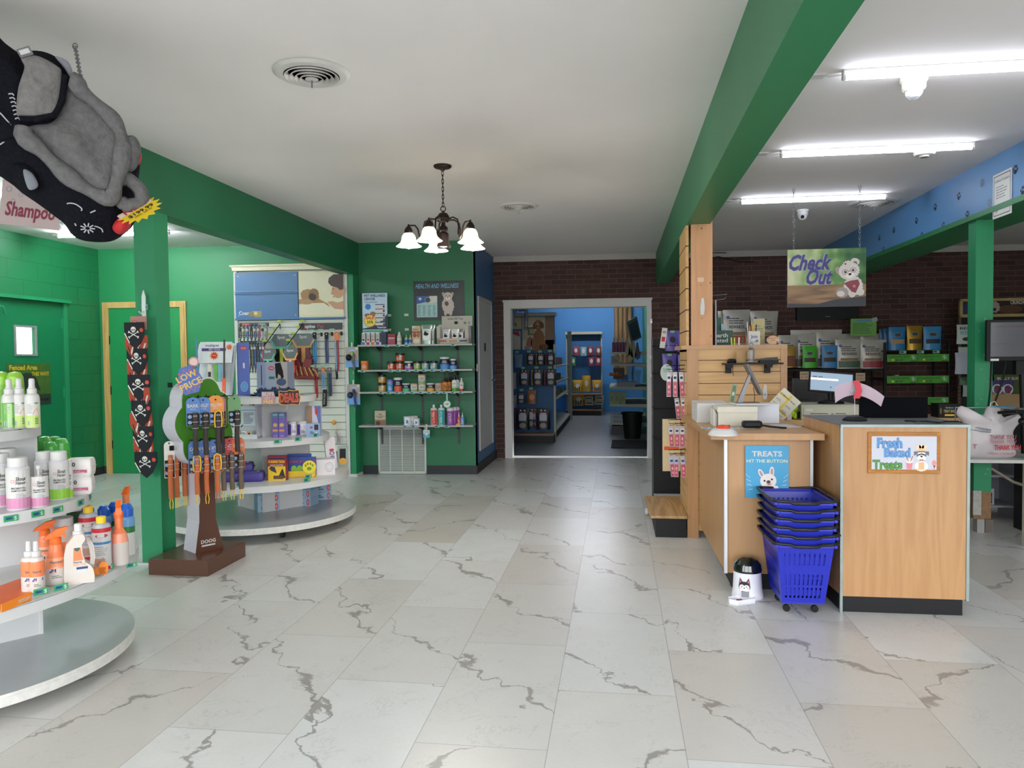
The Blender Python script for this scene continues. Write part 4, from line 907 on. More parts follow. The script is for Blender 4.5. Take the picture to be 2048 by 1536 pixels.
# middle shelf
t = thing('leaflet_display', 'white display with a printed information panel and small boxes', 'display box', None, (0, 0, 0))
loc, s = P3(485, 878, ZM); t.location = loc; t.rotation_euler.z = .1
w_, h_ = 60*s, 84*s
m = MB().box(-w_/2, w_/2, .0, .12, 0, .02, WB).box(-w_/2, w_/2, .06, .07, 0, h_, WB).box(w_/2-.005, w_/2, -.0, .12, 0, h_*.97, mt('#c2c3d0')).box(-w_/2, w_/2, -.004, .07, h_*.93, h_, WB).box(-w_/2, w_/2, -.006, 0, 0, .035, WB)
m.build('stand', t)
m = MB().box(-w_*.46, w_*.42, .03, .034, h_*.3, h_*.93, mt('#c9d3dc')); m.rect(-w_*.36, -w_*.12, h_*.78, h_*.88, .0295, mt('#e0b23c'))
for q, c in enumerate(('#8a3c3c', '#d8cfb0', '#d8cfb0', '#6c94a8', '#8a3c3c')): m.rect(-w_*.1+q*w_*.1, -w_*.02+q*w_*.1, h_*.79, h_*.86, .0295, mt(c))
m.rect(-w_*.44, w_*.40, h_*.67, h_*.69, .0295, mt('#6c9cc8')); lines(m, -w_*.42, -w_*.04, h_*.36, h_*.64, 8, mt('#6a6f78'), .0295); lines(m, 0, w_*.36, h_*.36, h_*.64, 8, mt('#6a6f78'), .0295, seed=2)
m.build('printed_panel', t)
for k, x in enumerate((-.28, .12)):
    m = MB().box((x-.16)*w_, (x+.2)*w_, .0, .05, .02, .062, mt('#dfe2da')).box((x+.02)*w_, (x+.2)*w_, -.001, 0, .02, .062, mt('#c9b08a')).ell((x+.11)*w_, .04, .008, .01, -.002, INK); lines(m, (x-.14)*w_, x*w_, .03, .055, 3, INK, -.001)
    m.build('small_box', t)
PB = mt('#7a68b8', .45, var=.06, scale=10)
def a_purple(m, w, h):
    m.rect(-w*.5, w*.5, h*.8, h, -.0008, mt('#5f86a8')).rect(-w*.35, w*.35, h*.88, h*.93, -.001, mt('#9fc6d0')).ell(0, h*.5, w*.36, h*.08, -.001, mt('#d9b56a'), 0, 18, .15).rect(-w*.42, w*.42, h*.24, h*.32, -.001, mt('#e0a060')).rect(-w*.3, w*.3, h*.05, h*.08, -.001, mt('#c9a0c0')).box(w*.5-.0008, w*.5, -.0009, .0, 0, h, mt('#584a92'))
for k, u in enumerate((551, 564)): gcarton('medicine_carton', 'purple carton with a gold emblem, %s in the front row on the middle gondola' % ('left' if k == 0 else 'right'), 'box', 'purple cartons', u, 875, ZM, 12.5, 50, .05, PB, a_purple, .12)
for k, u in enumerate((543, 536)): 
    loc, s = P3(u, 873-k, ZM); carton('medicine_carton', 'purple carton behind the front pair, %s' % ('nearer' if k == 0 else 'farther'), 'box', 'purple cartons', (loc[0], loc[1]+.06+.03*k, ZM), 12.5*s, 50*s, .05, PB, a_purple, .12)
def a_tub(t, r, h):
    grid_rect(t, -r*1.3, -r*.35, .05*h, .8*h, mt('#54409a')); t.rect(-r*.2, r*.6, .5*h, .7*h, -.0006, mt('#c9b8dc')); lines(t, -r*.2, r*.7, .2*h, .45*h, 3, mt('#6a5a9a'), -.0006)
for k, u in enumerate((586, 604)): gbottle('supplement_tub', 'white tub with purple label and white lid, %s of two' % ('left' if k == 0 else 'right'), 'tub', 'white and purple tubs', u, 871, ZM, 19, 28, 'jarwide', mt('#e8e6ea', .4), WHITE, (), a_tub)
def a_cx(m, w, h):
    m.rect(-w*.5, -w*.1, 0, h, -.001, mt('#b09078')); m.poly([(w*.05, h), (w*.5, h), (w*.5, 0), (w*.35, h*.35)], -.001, mt('#5c6fae')); m.ell(w*.2, h*.8, w*.1, h*.12, -.0016, RED)
    for q in range(4): m.rect(-w*.46+q*w*.09, -w*.42+q*w*.09, 0, h, -.0014, mt('#8a6a54'))
gcarton('comb_carton', 'brown and blue carton at the right on the middle gondola shelf', 'box', 'brown and blue cartons', 628, 868, ZM, 28, 56, .04, mt('#c6c8da'), a_cx, .2)
gcarton('comb_carton', 'brown and blue carton behind the light blue box', 'box', 'brown and blue cartons', 600, 862, ZM, 26, 50, .04, mt('#c6c8da'), a_cx, .2)
gcarton('grooming_carton', 'light blue carton with a dark photo, beside the white tubs', 'box', None, 626, 873, ZM, 27, 26, .06, mt('#8fa9cc'), lambda m, w, h: (m.rect(w*.1, w*.4, h*.5, h*.92, -.001, INK), m.ell(-w*.1, h*.7, w*.1, h*.08, -.001, RED), lines(m, -w*.2, w*.1, h*.2, h*.45, 3, INK, -.001), m.ell(w*.25, h*.22, w*.08, h*.1, -.001, mt('#dfe3ee'))), .25)
gcarton('toy_carton', 'black carton with teal figure, behind the white tubs', 'box', None, 581, 855, ZM, 22, 34, .05, mt('#2a2028'), lambda m, w, h: (m.ell(0, h*.6, w*.3, h*.25, -.001, mt('#5c7c68')), m.ell(.1*w, h*.3, w*.3, h*.15, -.001, TEAL)), .2)
# lower shelf
t1 = mt('#4b3f92', .45, var=.15, scale=20)
def a_pw(m, w, d, h): pass
def pad(label, u, v, z, w, rz):
    loc, s = P3(u, v, z); 
    def aa(m, W_, d, h): m.slab([(-W_*.3, -d*.3), (W_*.3, -d*.3), (W_*.3, d*.3), (-W_*.3, d*.3)], h*.97, h*1.01, mt('#d8d4e2')); m.slab([(-W_*.2, -d*.2), (W_*.2, -d*.2), (W_*.2, d*.2), (-W_*.2, d*.2)], h*1.01, h*1.015, INKB)
    wipes('wipes_pack', label, 'purple wipes packs', loc, w*s, .11, .075, t1, aa, rz)
pad('purple wipes pack, lower left in the pile on the lower gondola shelf', 468, 962, ZL, 40, .5); pad('purple wipes pack, lower right in the pile', 505, 962, ZL, 46, .3)
loc, s = P3(485, 962, ZL); wipes('wipes_pack', 'purple wipes pack lying on top of the pile', 'purple wipes packs', (loc[0], loc[1], ZL+.075), 44*s, .11, .07, t1, lambda m, W_, d, h: (m.slab([(-W_*.3, -d*.3), (W_*.3, -d*.3), (W_*.3, d*.3), (-W_*.3, d*.3)], h*.97, h*1.01, mt('#d8d4e2')), m.slab([(-W_*.2, -d*.2), (W_*.2, -d*.2), (W_*.2, d*.2), (-W_*.2, d*.2)], h*1.01, h*1.015, INKB)), .35)
def a_cat(m, w, h):
    for q in range(8): m.rect(-w*.48+q*w*.12, -w*.43+q*w*.12, h*.7, h*.97, -.001, RED)
    m.text('PURRFECTION', 0, h*.72, h*.1, -.0016, YEL, .04, al='c', wid=w*.85); m.text('HANDCRAFTED', 0, h*.6, h*.06, -.0016, PAPER, .03, al='c', wid=w*.7); m.rect(-w*.46, w*.46, 0, h*.58, -.0012, YEL)
    m.poly([(-w*.4, h*.5), (-w*.3, h*.58), (-w*.1, h*.55), (0, h*.3), (-w*.15, h*.35), (-w*.3, h*.4)], -.0016, mt('#4a3e48')).poly([(w*.05, h*.1), (w*.3, h*.5), (w*.35, h*.42), (w*.46, h*.1)], -.0016, mt('#3a2a2c')).rect(-w*.18, w*.35, h*.06, h*.2, -.002, mt('#6a4a30')).rect(-w*.46, w*.46, h*.88, h*.93, -.0016, NAVY)
gcarton('cat_treat_box', 'yellow cat treat box with red stripes on the lower gondola shelf', 'box', None, 554, 961, ZL, 38, 49, .05, mt('#8c2a40'), a_cat, .12)
loc, s = P3(603, 955, ZL); L2 = 54*s
t = thing('toy_display_tray', 'yellow cardboard tray holding blue toy cards on the lower shelf', 'tray', None, (loc[0], loc[1], ZL), .25)
m = MB().box(-L2/2, L2/2, 0, .11, 0, .004, YEL).box(-L2/2, L2/2, 0, .003, 0, 13*s, YEL).box(-L2/2, L2/2, .107, .11, 0, 13*s, YEL).box(L2/2-.003, L2/2, 0, .11, 0, 13*s, YEL).box(-L2/2, -L2/2+.003, 0, .11, 0, 13*s, YEL).text('Charming', .08*L2, .012, .014, -.0006, PAPER, .01, .2)
m.build('tray', t)
def card(label, loc, rz, w, h):
    m = MB().box(-w/2, w/2, 0, .003, .005, h, mt('#2f4f9a')).text('Krispers', 0, h*.72, h*.13, -.0006, RED, .03, .2, al='c', wid=w*.85).ell(0, h*.32, w*.28, h*.24, -.004, mt('#8fc23a')).ell(0, h*.32, w*.28, h*.24, -.0006, mt('#8fc23a'))
    m.build('toy_card', None, loc, rz, label=label, category='pet toy', group='blue toy cards in the yellow tray')
for k in range(4): card('blue toy card, %s from the left in the front row of the yellow tray' % ORD[k], (loc[0]-.07+.042*k, loc[1]+.02+.012*k, ZL+.008), .25, .085, 38*s)
for k in range(3): card('blue toy card, %s from the left in the back row of the yellow tray' % ORD[k], (loc[0]-.10+.05*k, loc[1]+.07+.012*k, ZL+.012), .25, .085, 42*s)
m = MB().at(loc[0]+.068, loc[1]-.001, ZL+.085, .25); m.prism([(.052*math.cos(a), .052*math.sin(a)) for a in [2*PI*i/24 for i in range(24)]], -.012, 0, mt('#e0d22a', .4))
m.ell(0, -.012, .018, .014, -.0125, mt('#7a8a2a'))
for q in range(4): a = .5+q*.72; m.ell(.03*math.cos(a), .028*math.sin(a), .007, .011, -.0125, mt('#7a8a2a'))
m.build('paw_sign', label='yellow round paw toy leaning on the yellow tray', category='pet toy')
gcarton('device_carton', 'white carton with a round line drawing, right of the yellow tray', 'box', None, 651, 950, ZL, 38, 31, .13, mt('#dad6da'), lambda m, w, h: (m.ell(w*.2, h*.5, w*.2, h*.3, -.001, GREY), m.ell(w*.2, h*.5, w*.18, h*.27, -.0014, mt('#dad6da')), m.ell(w*.2, h*.5, w*.11, h*.17, -.0018, GREY), m.ell(w*.2, h*.5, w*.1, h*.155, -.0022, mt('#dad6da'))), .45)
loc, s = P3(668, 938, ZL)
carton('clipper_carton', 'tall narrow white carton tilted at the right end of the lower shelf', 'box', None, (loc[0]-.01, loc[1], ZL), 20*s, 64*s, .05, mt('#dcd6d8'), lambda m, w, h: (m.ell(w*.1, h*.6, w*.25, h*.04, -.001, RED), m.ell(w*.1, h*.5, w*.25, h*.06, -.001, PURPLE), m.ell(w*.1, h*.5, w*.15, h*.04, -.0014, PAPER), m.rect(-w*.1, w*.3, h*.3, h*.42, -.001, mt('#8a7a9a'))), .5).rotation_euler.y = -.10
gcarton('comb_pack', 'clear fronted black and yellow pack behind the tilted white carton', 'box', None, 686, 935, ZL, 20, 42, .03, mt('#93a39a'), lambda m, w, h: (m.rect(-w*.3, w*.3, h*.3, h*.9, -.001, BLACKM), m.ell(0, h*.3, w*.38, h*.16, -.0014, mt('#d8a23c'))), .3)
gcarton('grey_carton', 'grey patterned low carton at the right end of the lower shelf', 'box', None, 676, 928, ZL, 34, 22, .1, mt('#9c9aa4', .6, var=.15, scale=30), None, .5)
# bottom: blue grey cartons with red seals
BBX = mt('#93b0c6', .5)
def a_seal(m, w, h):
    m.ell(w*.36, h*.5, w*.08, h*.38, -.001, RED); m.ell(w*.36, h*.5, w*.05, h*.24, -.0014, mt('#d88a8a')); lines(m, -w*.35, w*.15, h*.3, h*.75, 2, INK, -.001)
for (u, v, nm, n, w, rz) in ((534, 1024, 'left stack', 3, 58, .95), (600, 1013, 'middle stack', 3, 40, .1), (640, 1001, 'right stack', 3, 34, .75)):
    loc, s = P3(u, v, ZB); y_ = loc[1]+(.03 if n else 0)
    for k in range(n):
        carton('storage_carton', 'light blue carton with a red seal, %s of the %s on the gondola base' % (('bottom', 'middle', 'top')[k], nm), 'box', 'light blue cartons on the middle gondola base', (loc[0], y_, ZB+k*.068), .17, .066, .13, BBX if k < 2 else mt('#7fa0bf', .5), a_seal, rz-.25)
for k, (u, v, z, yy) in enumerate(((481, 969, .38, 0), (616, 960, .38, 0), (648, 953, .38, 0), (556, 883, .70, 0), (602, 878, .70, 0), (636, 870, .70, 0))):
    R = .705 if z < .5 else .555; x, y = A(u, v, 5.1)[0], 5.1
    for _ in range(8):
        x = A(u, v, y)[0]; y = 5.74-math.sqrt(max(.01, R*R-(x+2.90)**2))
    zz = A(u, v, y)[1]; ang = math.atan2(y-5.74, x+2.90)
    shelf_tag(0, 0, 0, '', .055, rz=ang+PI/2, loc=(x, y, zz)).build('price_tag', label='green shelf price tag, %s from the left on the %s rim of the middle gondola' % (ORD[k % 3], 'lower' if z < .5 else 'upper'), category='price tag', group='price tags on the middle gondola')
t = thing('deals_sign', 'black and red DEALS sign clipped to the middle gondola', 'sign', None, (0, 0, 0))
x, z = A(576, 796, 5.24); t.location = (x, 5.26, z); t.rotation_euler.z = .2
m = MB(); P = [(-.075, -.03), (-.07, .05), (-.02, .045), (.0, .055), (.03, .05), (.07, .055), (.078, .0), (.07, -.05), (.02, -.045), (-.03, -.05), (-.06, -.045)]
m.prism([(a*1.08, b*1.1) for a, b in P], 0, .002, mt('#d8a850')).prism(P, -.001, 0, mt('#3a1210')).text('DEALS', 0, -.028, .058, -.0018, mt('#e0a048'), .05, al='c', wid=.138).text('DEALS', 0, -.026, .054, -.0026, mt('#c22a33'), .03, al='c', wid=.132)
m.build('panel', t); MB().tube([(-.01, .0, -.045), (-.03, .03, -.09)], .002, mt('#e0e0e0', .3), 5).build('clip_arm', t)
t = thing('buy_one_sign', 'small BUY 1 GET 1 FREE sign clipped beside the DEALS sign', 'sign', None, (0, 0, 0))
x, z = A(534, 797, 5.22); t.location = (x, 5.24, z); t.rotation_euler.z = .2
m = MB().prism([(-.052, -.04), (-.048, .05), (.04, .05), (.055, .0), (.05, -.045)], 0, .002, mt('#b98f92')); m.text('BUY1', -.003, .018, .026, -.0008, PAPER, .03, al='c').text('GET 1', 0, -.008, .018, -.0008, mt('#d9c2c6'), .02, al='c').text('FREE', 0, -.038, .024, -.0008, mt('#f0c080'), .03, al='c')
m.build('panel', t); MB().tube([(0, .0, -.03), (.01, .03, -.06)], .002, mt('#e0e0e0', .3), 5).build('clip_arm', t)
# ------------------------------------------------------------------ slatwall with leashes and harnesses
SWX, SWY, SA = -3.69, 8.10, SK
t = thing('slatwall_unit', 'white slatwall unit with blue header poster against the back wall', 'shelving', None, (SWX, SWY, 0), SA)
hw = .645
SWP = mt('#d3d6cc', .5, var=.02)
m = MB()
zz = .12
while zz < 1.80:
    m.box(-hw, hw, 0, .02, zz, zz+.078, SWP); m.box(-hw, hw, .012, .02, zz+.078, zz+.084, DGREY); zz += .084
m.box(-hw, hw, .02, .17, 0, 2.36, SWP).box(-hw, hw, -.02, .02, 0, .11, SWP); m.build('slat_panel', t)
for e in (-1, 1):
    m = MB().box(e*hw-.02, e*hw+.02, -.012, .17, 0, 2.37, WHITE)
    for q in range(60): m.box(e*(hw-.022)-.002, e*(hw-.022)+.002, -.0125, -.011, .15+q*.028, .165+q*.028, DGREY)
    m.build('upright', t)
MB().prism([(-hw-.02, 2.36), (hw+.02, 2.36), (hw+.02, 2.385), (hw+.04, 2.42), (-hw-.04, 2.42), (-hw-.02, 2.385)], -.05, .1, CREAM).box(-hw-.04, hw+.04, -.07, .1, 2.405, 2.425, CREAM).build('cornice', t)
HB = mt('#3f6c9c', .4, var=.04, scale=2)
m = MB().box(-hw+.01, .10, -.035, -.01, 1.82, 2.34, HB).box(-hw+.005, .11, -.045, -.03, 2.09, 2.10, mt('#2c5580')).box(-hw+.005, .11, -.05, -.03, 2.115, 2.125, mt('#5f88b4')).box(-hw, hw, -.04, -.01, 1.80, 1.82, HB)
for x, z in ((-.6, 2.30), (.07, 2.30), (-.6, 1.85), (.07, 1.85)): m.ell(x, z, .006, .006, -.036, WHITE)
m.text('Coastal', -.60, 1.86, .04, -.036, PAPER, .03).rect(-.42, -.33, 1.83, 1.90, -.0362, mt('#a08a5c')).ell(-.44, 1.865, .05, .03, -.0364, mt('#8a7448'), 0, 18, .2).ell(-.40, 1.875, .022, .022, -.0368, mt('#cdbb96'), 0, 16, .15); m.build('header_panel', t)
m = MB().box(.11, .63, -.035, -.01, 1.82, 2.34, mt('#d8d2b4', .4, var=.03))     # photo of a child and a puppy
sk1 = mt('#c79a7e', .6)
m.poly([(.11, 1.98), (.2, 2.02), (.3, 2.0), (.40, 1.99), (.5, 1.92), (.63, 1.90), (.63, 1.85), (.11, 1.85)], -.0356, mt('#ddd9bf'))
m.ell(.24, 2.06, .11, .075, -.036, mt('#a07a54'), -.3, 22, .03).ell(.285, 2.08, .06, .065, -.0364, mt('#8d6a48'), -.2, 22, .03).ell(.27, 2.05, .045, .04, -.0368, mt('#3c302c'), -.4).ell(.2, 1.995, .08, .03, -.0364, mt('#b08b62'))
m.poly([(.11, 2.02), (.2, 2.05), (.34, 2.03), (.45, 1.97), (.47, 1.93), (.40, 1.98), (.2, 1.98), (.11, 1.97)], -.0358, mt('#a88058'))
m.ell(.57, 2.12, .075, .09, -.036, sk1).poly([(.50, 2.13), (.485, 2.08), (.50, 2.07), (.53, 2.1)], -.0364, sk1).poly([(.63, 2.30), (.52, 2.30), (.465, 2.26), (.455, 2.21), (.49, 2.17), (.56, 2.15), (.59, 2.12), (.63, 2.13)], -.0368, mt('#4c3c3a')).poly([(.44, 1.99), (.5, 2.0), (.56, 1.98), (.63, 2.0), (.63, 1.90), (.53, 1.91)], -.0366, sk1)
m.ell(.515, 2.135, .008, .005, -.037, INK).ell(.515, 2.045, .012, .005, -.037, mt('#b06a60')); m.build('photo_poster', t, label='poster of a child nose to nose with a puppy')
m = MB().box(.10, .60, -.02, -.005, 1.68, 1.755, mt('#3d3a40')).text('L', .14, 1.692, .05, -.021, RED, .02, .1).text('upine', .168, 1.70, .038, -.021, PAPER, .03, .1).text('Pet', .315, 1.70, .04, -.021, mt('#a84a4c'), .01, .1); m.build('brand_strip', t)
def swp(u, v, d=.0):          # local slatwall coordinates of a pixel, d in front
    y = SWY-d; x, z = A(u, v, y); y = SWY+(x-SWX)*.055-d; x, z = A(u, v, y); return x, y, z
def strap(label, u, v, w, h, col, top=None, kind='leash', grp='leashes on the slatwall', col2=None, d=.06):
    x, y, z = swp(u, v, d); s = y/FPX; w *= s; h *= s
    t = thing(kind, label, kind, grp, (x, y, z), SA)
    m = MB(); c2 = col2 or col; n = 5
    for e in (-1, 1): m.tube([(e*w*.22, .003*e, -h*.2), (e*w*.27, -.004, -h*.5), (e*w*.24+.004, 0, -h*.8), (e*w*.2, .002, -h)], [w*.24]*4, col if e < 0 else c2, 6)
    m.build('strap', t)
    MB().box(-w*.5, w*.5, -.006, .004, -h*.22, 0, top or BLACKM).ell(0, -h*.06, w*.15, w*.15, -.0065, PAPER).build('header', t)
    MB().tube([(0, d-.005, .0), (0, -.03, .002)], .0022, STEEL, 5).build('peg', t)
strap('turquoise leash on a black header, upper row at the left', 629, 665, 8, 64, mt('#2f8cc0'), None)
strap('navy patterned leash on a black header, upper row in the middle', 653, 665, 8, 64, mt('#33466e'), None, col2=mt('#4a5a80'))
strap('red and light blue leash on an orange header, upper row', 673, 664, 9, 82, mt('#7fa8d0'), mt('#e0752c'), col2=mt('#b03c34'))
strap('red collar strap on a dark header, lower row at the left', 632, 737, 7, 62, mt('#b0242e'), mt('#4a3a3c'), 'collar', 'leashes on the slatwall')
strap('light blue collar strap on an orange header, lower row', 646, 736, 7, 42, mt('#7aa4cc'), mt('#e0752c'), 'collar', 'leashes on the slatwall')
strap('green and purple leash pair, lower row', 659, 735, 9, 60, mt('#1f5a48'), mt('#6a6468'), col2=mt('#3f2f66'))
strap('black leash end hanging at the right of the slatwall', 673, 726, 5, 34, BLACKM, BLACKM)
for k, (u, v) in enumerate(((643, 669), (664, 668), (683, 667))):
    x, y, z = swp(u, v, .08); MB().box(-.012, .012, 0, .003, -.022, .022, BLACK).tube([(-.05, .075, .02), (0, .0, .016)], .002, BLACK, 5).build('empty_peg', None, (x, y, z), SA, label='empty black peg between the leashes, %s from the left' % ORD[k], category='peg', group='empty pegs on the slatwall')
for k, (u, v, c) in enumerate(((622, 661, 0), (641, 660, 0), (664, 659, 0), (624, 732, 0), (638, 732, 0), (654, 731, 0), (660, 643, 0))[:6]):
    x, y, z = swp(u, v, .12); MB().box(-.03, .03, 0, .003, -.011, .011, mt('#7fae98', .4)).build('price_tag', None, (x, y, z), SA, label='pale green price tag, %s from the left over the %s leash row' % (ORD[k % 3], 'upper' if k < 3 else 'lower'), category='price tag', group='price tags on the slatwall')
# stack of collars on two bars
def bar(label, u0, u1, v, tagc):
    x0, y, z = swp(u0, v, .16); x1 = swp(u1, v, .16)[0]; xm = (x0+x1)/2; L = (x1-x0)/2
    t = thing('display_bar', label, 'bar', 'collar bars on the slatwall', (xm, y, z), SA)
    MB().box(-L, L, -.008, .01, -.022, .022, mt('#3b434c')).tube([(-L, .15, 0), (-L-.02, 0, .0)], .004, STEEL, 6).build('bar', t)
    MB().rect(-L*.8, -L*.3, -.015, .015, -.009, tagc).rect(L*.3, L*.8, -.012, .014, -.009, mt('#6ea08c')).build('label_strip', t)
    return xm, y, z, L
for r_, (u0, u1, v, tc, n, hh) in enumerate(((480, 538, 650, mt('#c96a64'), 8, .19), (482, 532, 686, mt('#3f8a68'), 9, .34))):
    xm, y, z, L = bar('dark collar bar with hanging dog collars, %s of two' % ('upper' if r_ == 0 else 'lower'), u0, u1, v, tc)
    cols = ['#4a4038', '#8a9098', '#3a5a7a', '#4c5a30', '#7a6a58', '#a84a74', '#2c4a8a', '#5a6a38', '#c0b8b0', '#32343c']
    for k in range(n):
        c = mt(cols[(k*3+r_) % 10], .5); xx = -L*.9+k*L*1.8/(n-1)
        m = MB().tube([(xx, -.004, -.0), (xx-.006, -.02, -.05), (xx-.007, -.02, -hh*.7), (xx, -.012, -hh), (xx+.007, -.004, -hh*.7), (xx+.004, 0, -.03)], .007, c, 6)
        m.box(xx-.011, xx+.011, -.03, -.006, -.075, -.045, mt('#b9b2a8' if k % 3 else '#3a3a3c')).sphere((xx, -.022, -hh*.85), .011, CHROME, 8)
        m.build('dog_collar', None, (xm, y-.012, z), SA, label='dog collar, %s from the left on the %s dark bar' % (ORD[k], 'upper' if r_ == 0 else 'lower'), category='dog collar', group='collars on the %s bar' % ('upper' if r_ == 0 else 'lower'))
# harness packs on waterfall arms
def harness(label, u, v, w, h, cardc, trim, body, stripe, d=.12, txt='Spot'):
    x, y, z = swp(u, v, d); s = y/FPX; w *= s; h *= s
    t = thing('harness_pack', label, 'dog harness', 'harness packs on the slatwall', (x, y, z), SA)
    P = [(-w*.5, -h*.22), (-w*.3, 0), (w*.3, 0), (w*.5, -h*.22), (w*.28, -h*.45), (-w*.28, -h*.45)]
    MB().prism(P, 0, .006, cardc).text(txt, 0, -h*.16, h*.1, -.0006, PAPER, .02, al='c').build('card', t)
    MB().prism([(-w*.52, -h*.22), (-w*.3, -h*.5), (w*.3, -h*.5), (w*.52, -h*.22), (w*.44, -h*.2), (w*.26, -h*.43), (-w*.26, -h*.43), (-w*.44, -h*.2)], -.004, 0, trim).build('trim_band', t)
    m = MB().prism([(-w*.26, -h*.48), (w*.26, -h*.48), (w*.24, -h*.65), (w*.34, -h*.8), (w*.25, -h), (-w*.25, -h), (-w*.34, -h*.8), (-w*.24, -h*.65)], .0, .03, body)
    m.prism([(-w*.08, -h*.5), (w*.08, -h*.5), (w*.08, -h), (-w*.08, -h)], -.002, 0, stripe); m.build('harness', t)
gc = mt('#5d6668', .5)
harness('harness pack with teal trim, upper behind on the left arm', 562, 668, 46, 62, gc, mt('#4fae98'), BLACKM, mt('#b8c23a'), .08)
harness('harness pack with mint trim and lime strap, front of the left arm', 535, 697, 32, 52, gc, mt('#5cc0a0'), BLACKM, mt('#b8c23a'), .2)
harness('dark red harness pack, back of the right arm', 606, 667, 50, 60, gc, mt('#b58a4a'), mt('#5c1a22'), mt('#b58a4a'), .08)
harness('red harness pack with orange trim, front of the right arm', 580, 695, 34, 54, gc, mt('#e8a85a'), mt('#c23c3c'), mt('#ddd0d0'), .2)
m = MB(); x, y, z = swp(608, 740, .1); RD2 = mt('#7a1f24', .5)
m.at(x, y, z, SA).prism([(-.16, -.10), (-.17, .10), (-.05, .12), (-.02, .02), (.02, .13), (.10, .12), (.08, .0), (.17, -.06), (.16, -.11)], -.02, .03, RD2)
for q in range(5): m.tube([(-.08+.05*q, -.03, .05-.01*q), (-.07+.055*q, -.04, -.02), (-.06+.06*q, -.03, -.075)], .010, mt('#b5894a', .5), 6)
m.tube([(-.15, -.03, -.09), (0, -.045, -.075), (.14, -.03, -.09)], .016, RD2, 8); m.build('leather_harness', label='large dark red harness with tan straps above the plush bed', category='dog harness')
for k, (u, v, u1, v1) in enumerate(((560, 648, 528, 692), (606, 647, 575, 690))):
    a = swp(u, v, .02); b = swp(u1, v1, .26)
    m = MB().tube([a, b], .005, BLACKM, 6).tube([(a[0], a[1], a[2]), (a[0], a[1], a[2]-.06)], .004, BLACKM, 6)
    for f in (.05, .35, .65, .95):
        p = [a[i]+(b[i]-a[i])*f for i in range(3)]; m.tube([p, (p[0], p[1], p[2]+.035)], .0015, BLACKM, 4)
        m.at(p[0], p[1], p[2]+.045, SA).box(-.025, .025, -.002, .001, -.011, .011, mt('#a8b83c')).at()
    m.build('waterfall_arm', label='black waterfall arm with lime price tags holding harness packs, %s' % ('left' if k == 0 else 'right'), category='display arm', group='waterfall arms on the slatwall')
x, y, z = swp(649, 790, .05); m = MB().at(x, y, z, SA, 0, .06).prism([(-.022, .06), (.022, .065), (.03, -.125), (-.02, -.14)], 0, .012, BLACKM).text('TACTICAL COLLAR', .008, -.11, .016, -.001, PAPER, .01, rot=PI/2, wid=.13)
m.build('collar_pack', label='black TACTICAL COLLAR pack standing on the lower slatwall', category='dog collar')
x, y, z = swp(668, 845, .05); m = MB().at(x, y, z, SA).sphere((0, 0, 0), .026, mt('#e09a2a', .5), 14).tube([(0, 0, -.02), (-.03, 0, -.1), (-.07, .01, -.22)], .003, PAPER, 6)
m.build('ball_wand', label='orange ball on a white wand hanging on the slatwall', category='cat toy')
x, y, z = swp(673, 858, .05); m = MB().at(x, y, z, SA).tube([(0, 0, .02), (0, 0, -.03)], .002, YEL, 5).sphere((-.005, 0, -.03), .018, mt('#c9b4b8', .7), 10)
for q in range(14): a = random.uniform(-.5, .6); m.tube([(0, 0, -.04), (.02+a*.02, random.uniform(-.01, .01), -.09), (.02+a*.06, 0, -.16-random.uniform(0, .03))], [.005, .006, .001], mt('#a59aa6', .8), 5)
m.build('feather_toy', label='grey feather toy hanging right of the orange ball wand', category='cat toy')
x, y, z = swp(603, 800, .06); m = MB().at(x, y, z, SA).prism([(-.09, -.02), (-.06, .03), (.0, .05), (.08, .03), (.1, -.01), (.03, -.04)], -.01, .02, mt('#56705c')).box(.06, .13, -.03, .02, .03, .06, BLACKM); m.build('harness_pack', label='small dark harness pack behind the DEALS sign', category='dog harness')
# clip packs with hanging leashes on the second green post
for k, (u, v) in enumerate(((703, 715), (706, 790))):
    x, z = A(u, v, 8.08)
    t = thing('leash_card', 'grey card with a %s hanging on the green post, %s' % (('lime and black bag leash', 'upper') if k == 0 else ('navy rope leash', 'lower')), 'leash', 'leash cards on the second green post', (x, 8.10, z), 0)
    MB().box(-.075, .075, 0, .004, -.11, .12, mt('#a89c94')).rect(-.075, .075, -.11, -.03, -.001, mt('#6f9cd0')).ell(0, .08, .045, .012, -.001, mt('#9ab4dc')).ell(.055, .10, .014, .014, -.0012, PAPER).build('card', t)
    MB().box(-.008, .008, -.006, 0, .12, .17, PAPER).build('sticky_hook', t)
    c1 = BLACKM if k == 0 else NAVY
    m = MB().tube([(.0, -.01, .06), (.03, -.02, .02), (.02, -.02, -.05), (.03, -.015, -.14)], .012, mt('#6c6a6e') if k == 0 else mt('#2c3c7a'), 8)
    m.sphere((-.03, -.03, -.0), .035, c1, 10, sz=1.1); m.tube([(.01, -.03, .06), (.012, -.035, .02)], .012, mt('#8fd05a') if k == 0 else c1, 8); m.build('leash', t)
    MB().sphere((.02, -.015, -.15), .01, CHROME, 8).tube([(.02, -.015, -.155), (.012, -.015, -.175), (.02, -.015, -.19)], .004, CHROME, 6).build('clip', t)
MB().at(-3.02, 8.136, 1.78).box(-.018, .018, 0, .003, -.02, .02, mt('#5a8a5c')).build('price_tag', label='small green tag above the leash cards on the second green post', category='price tag')
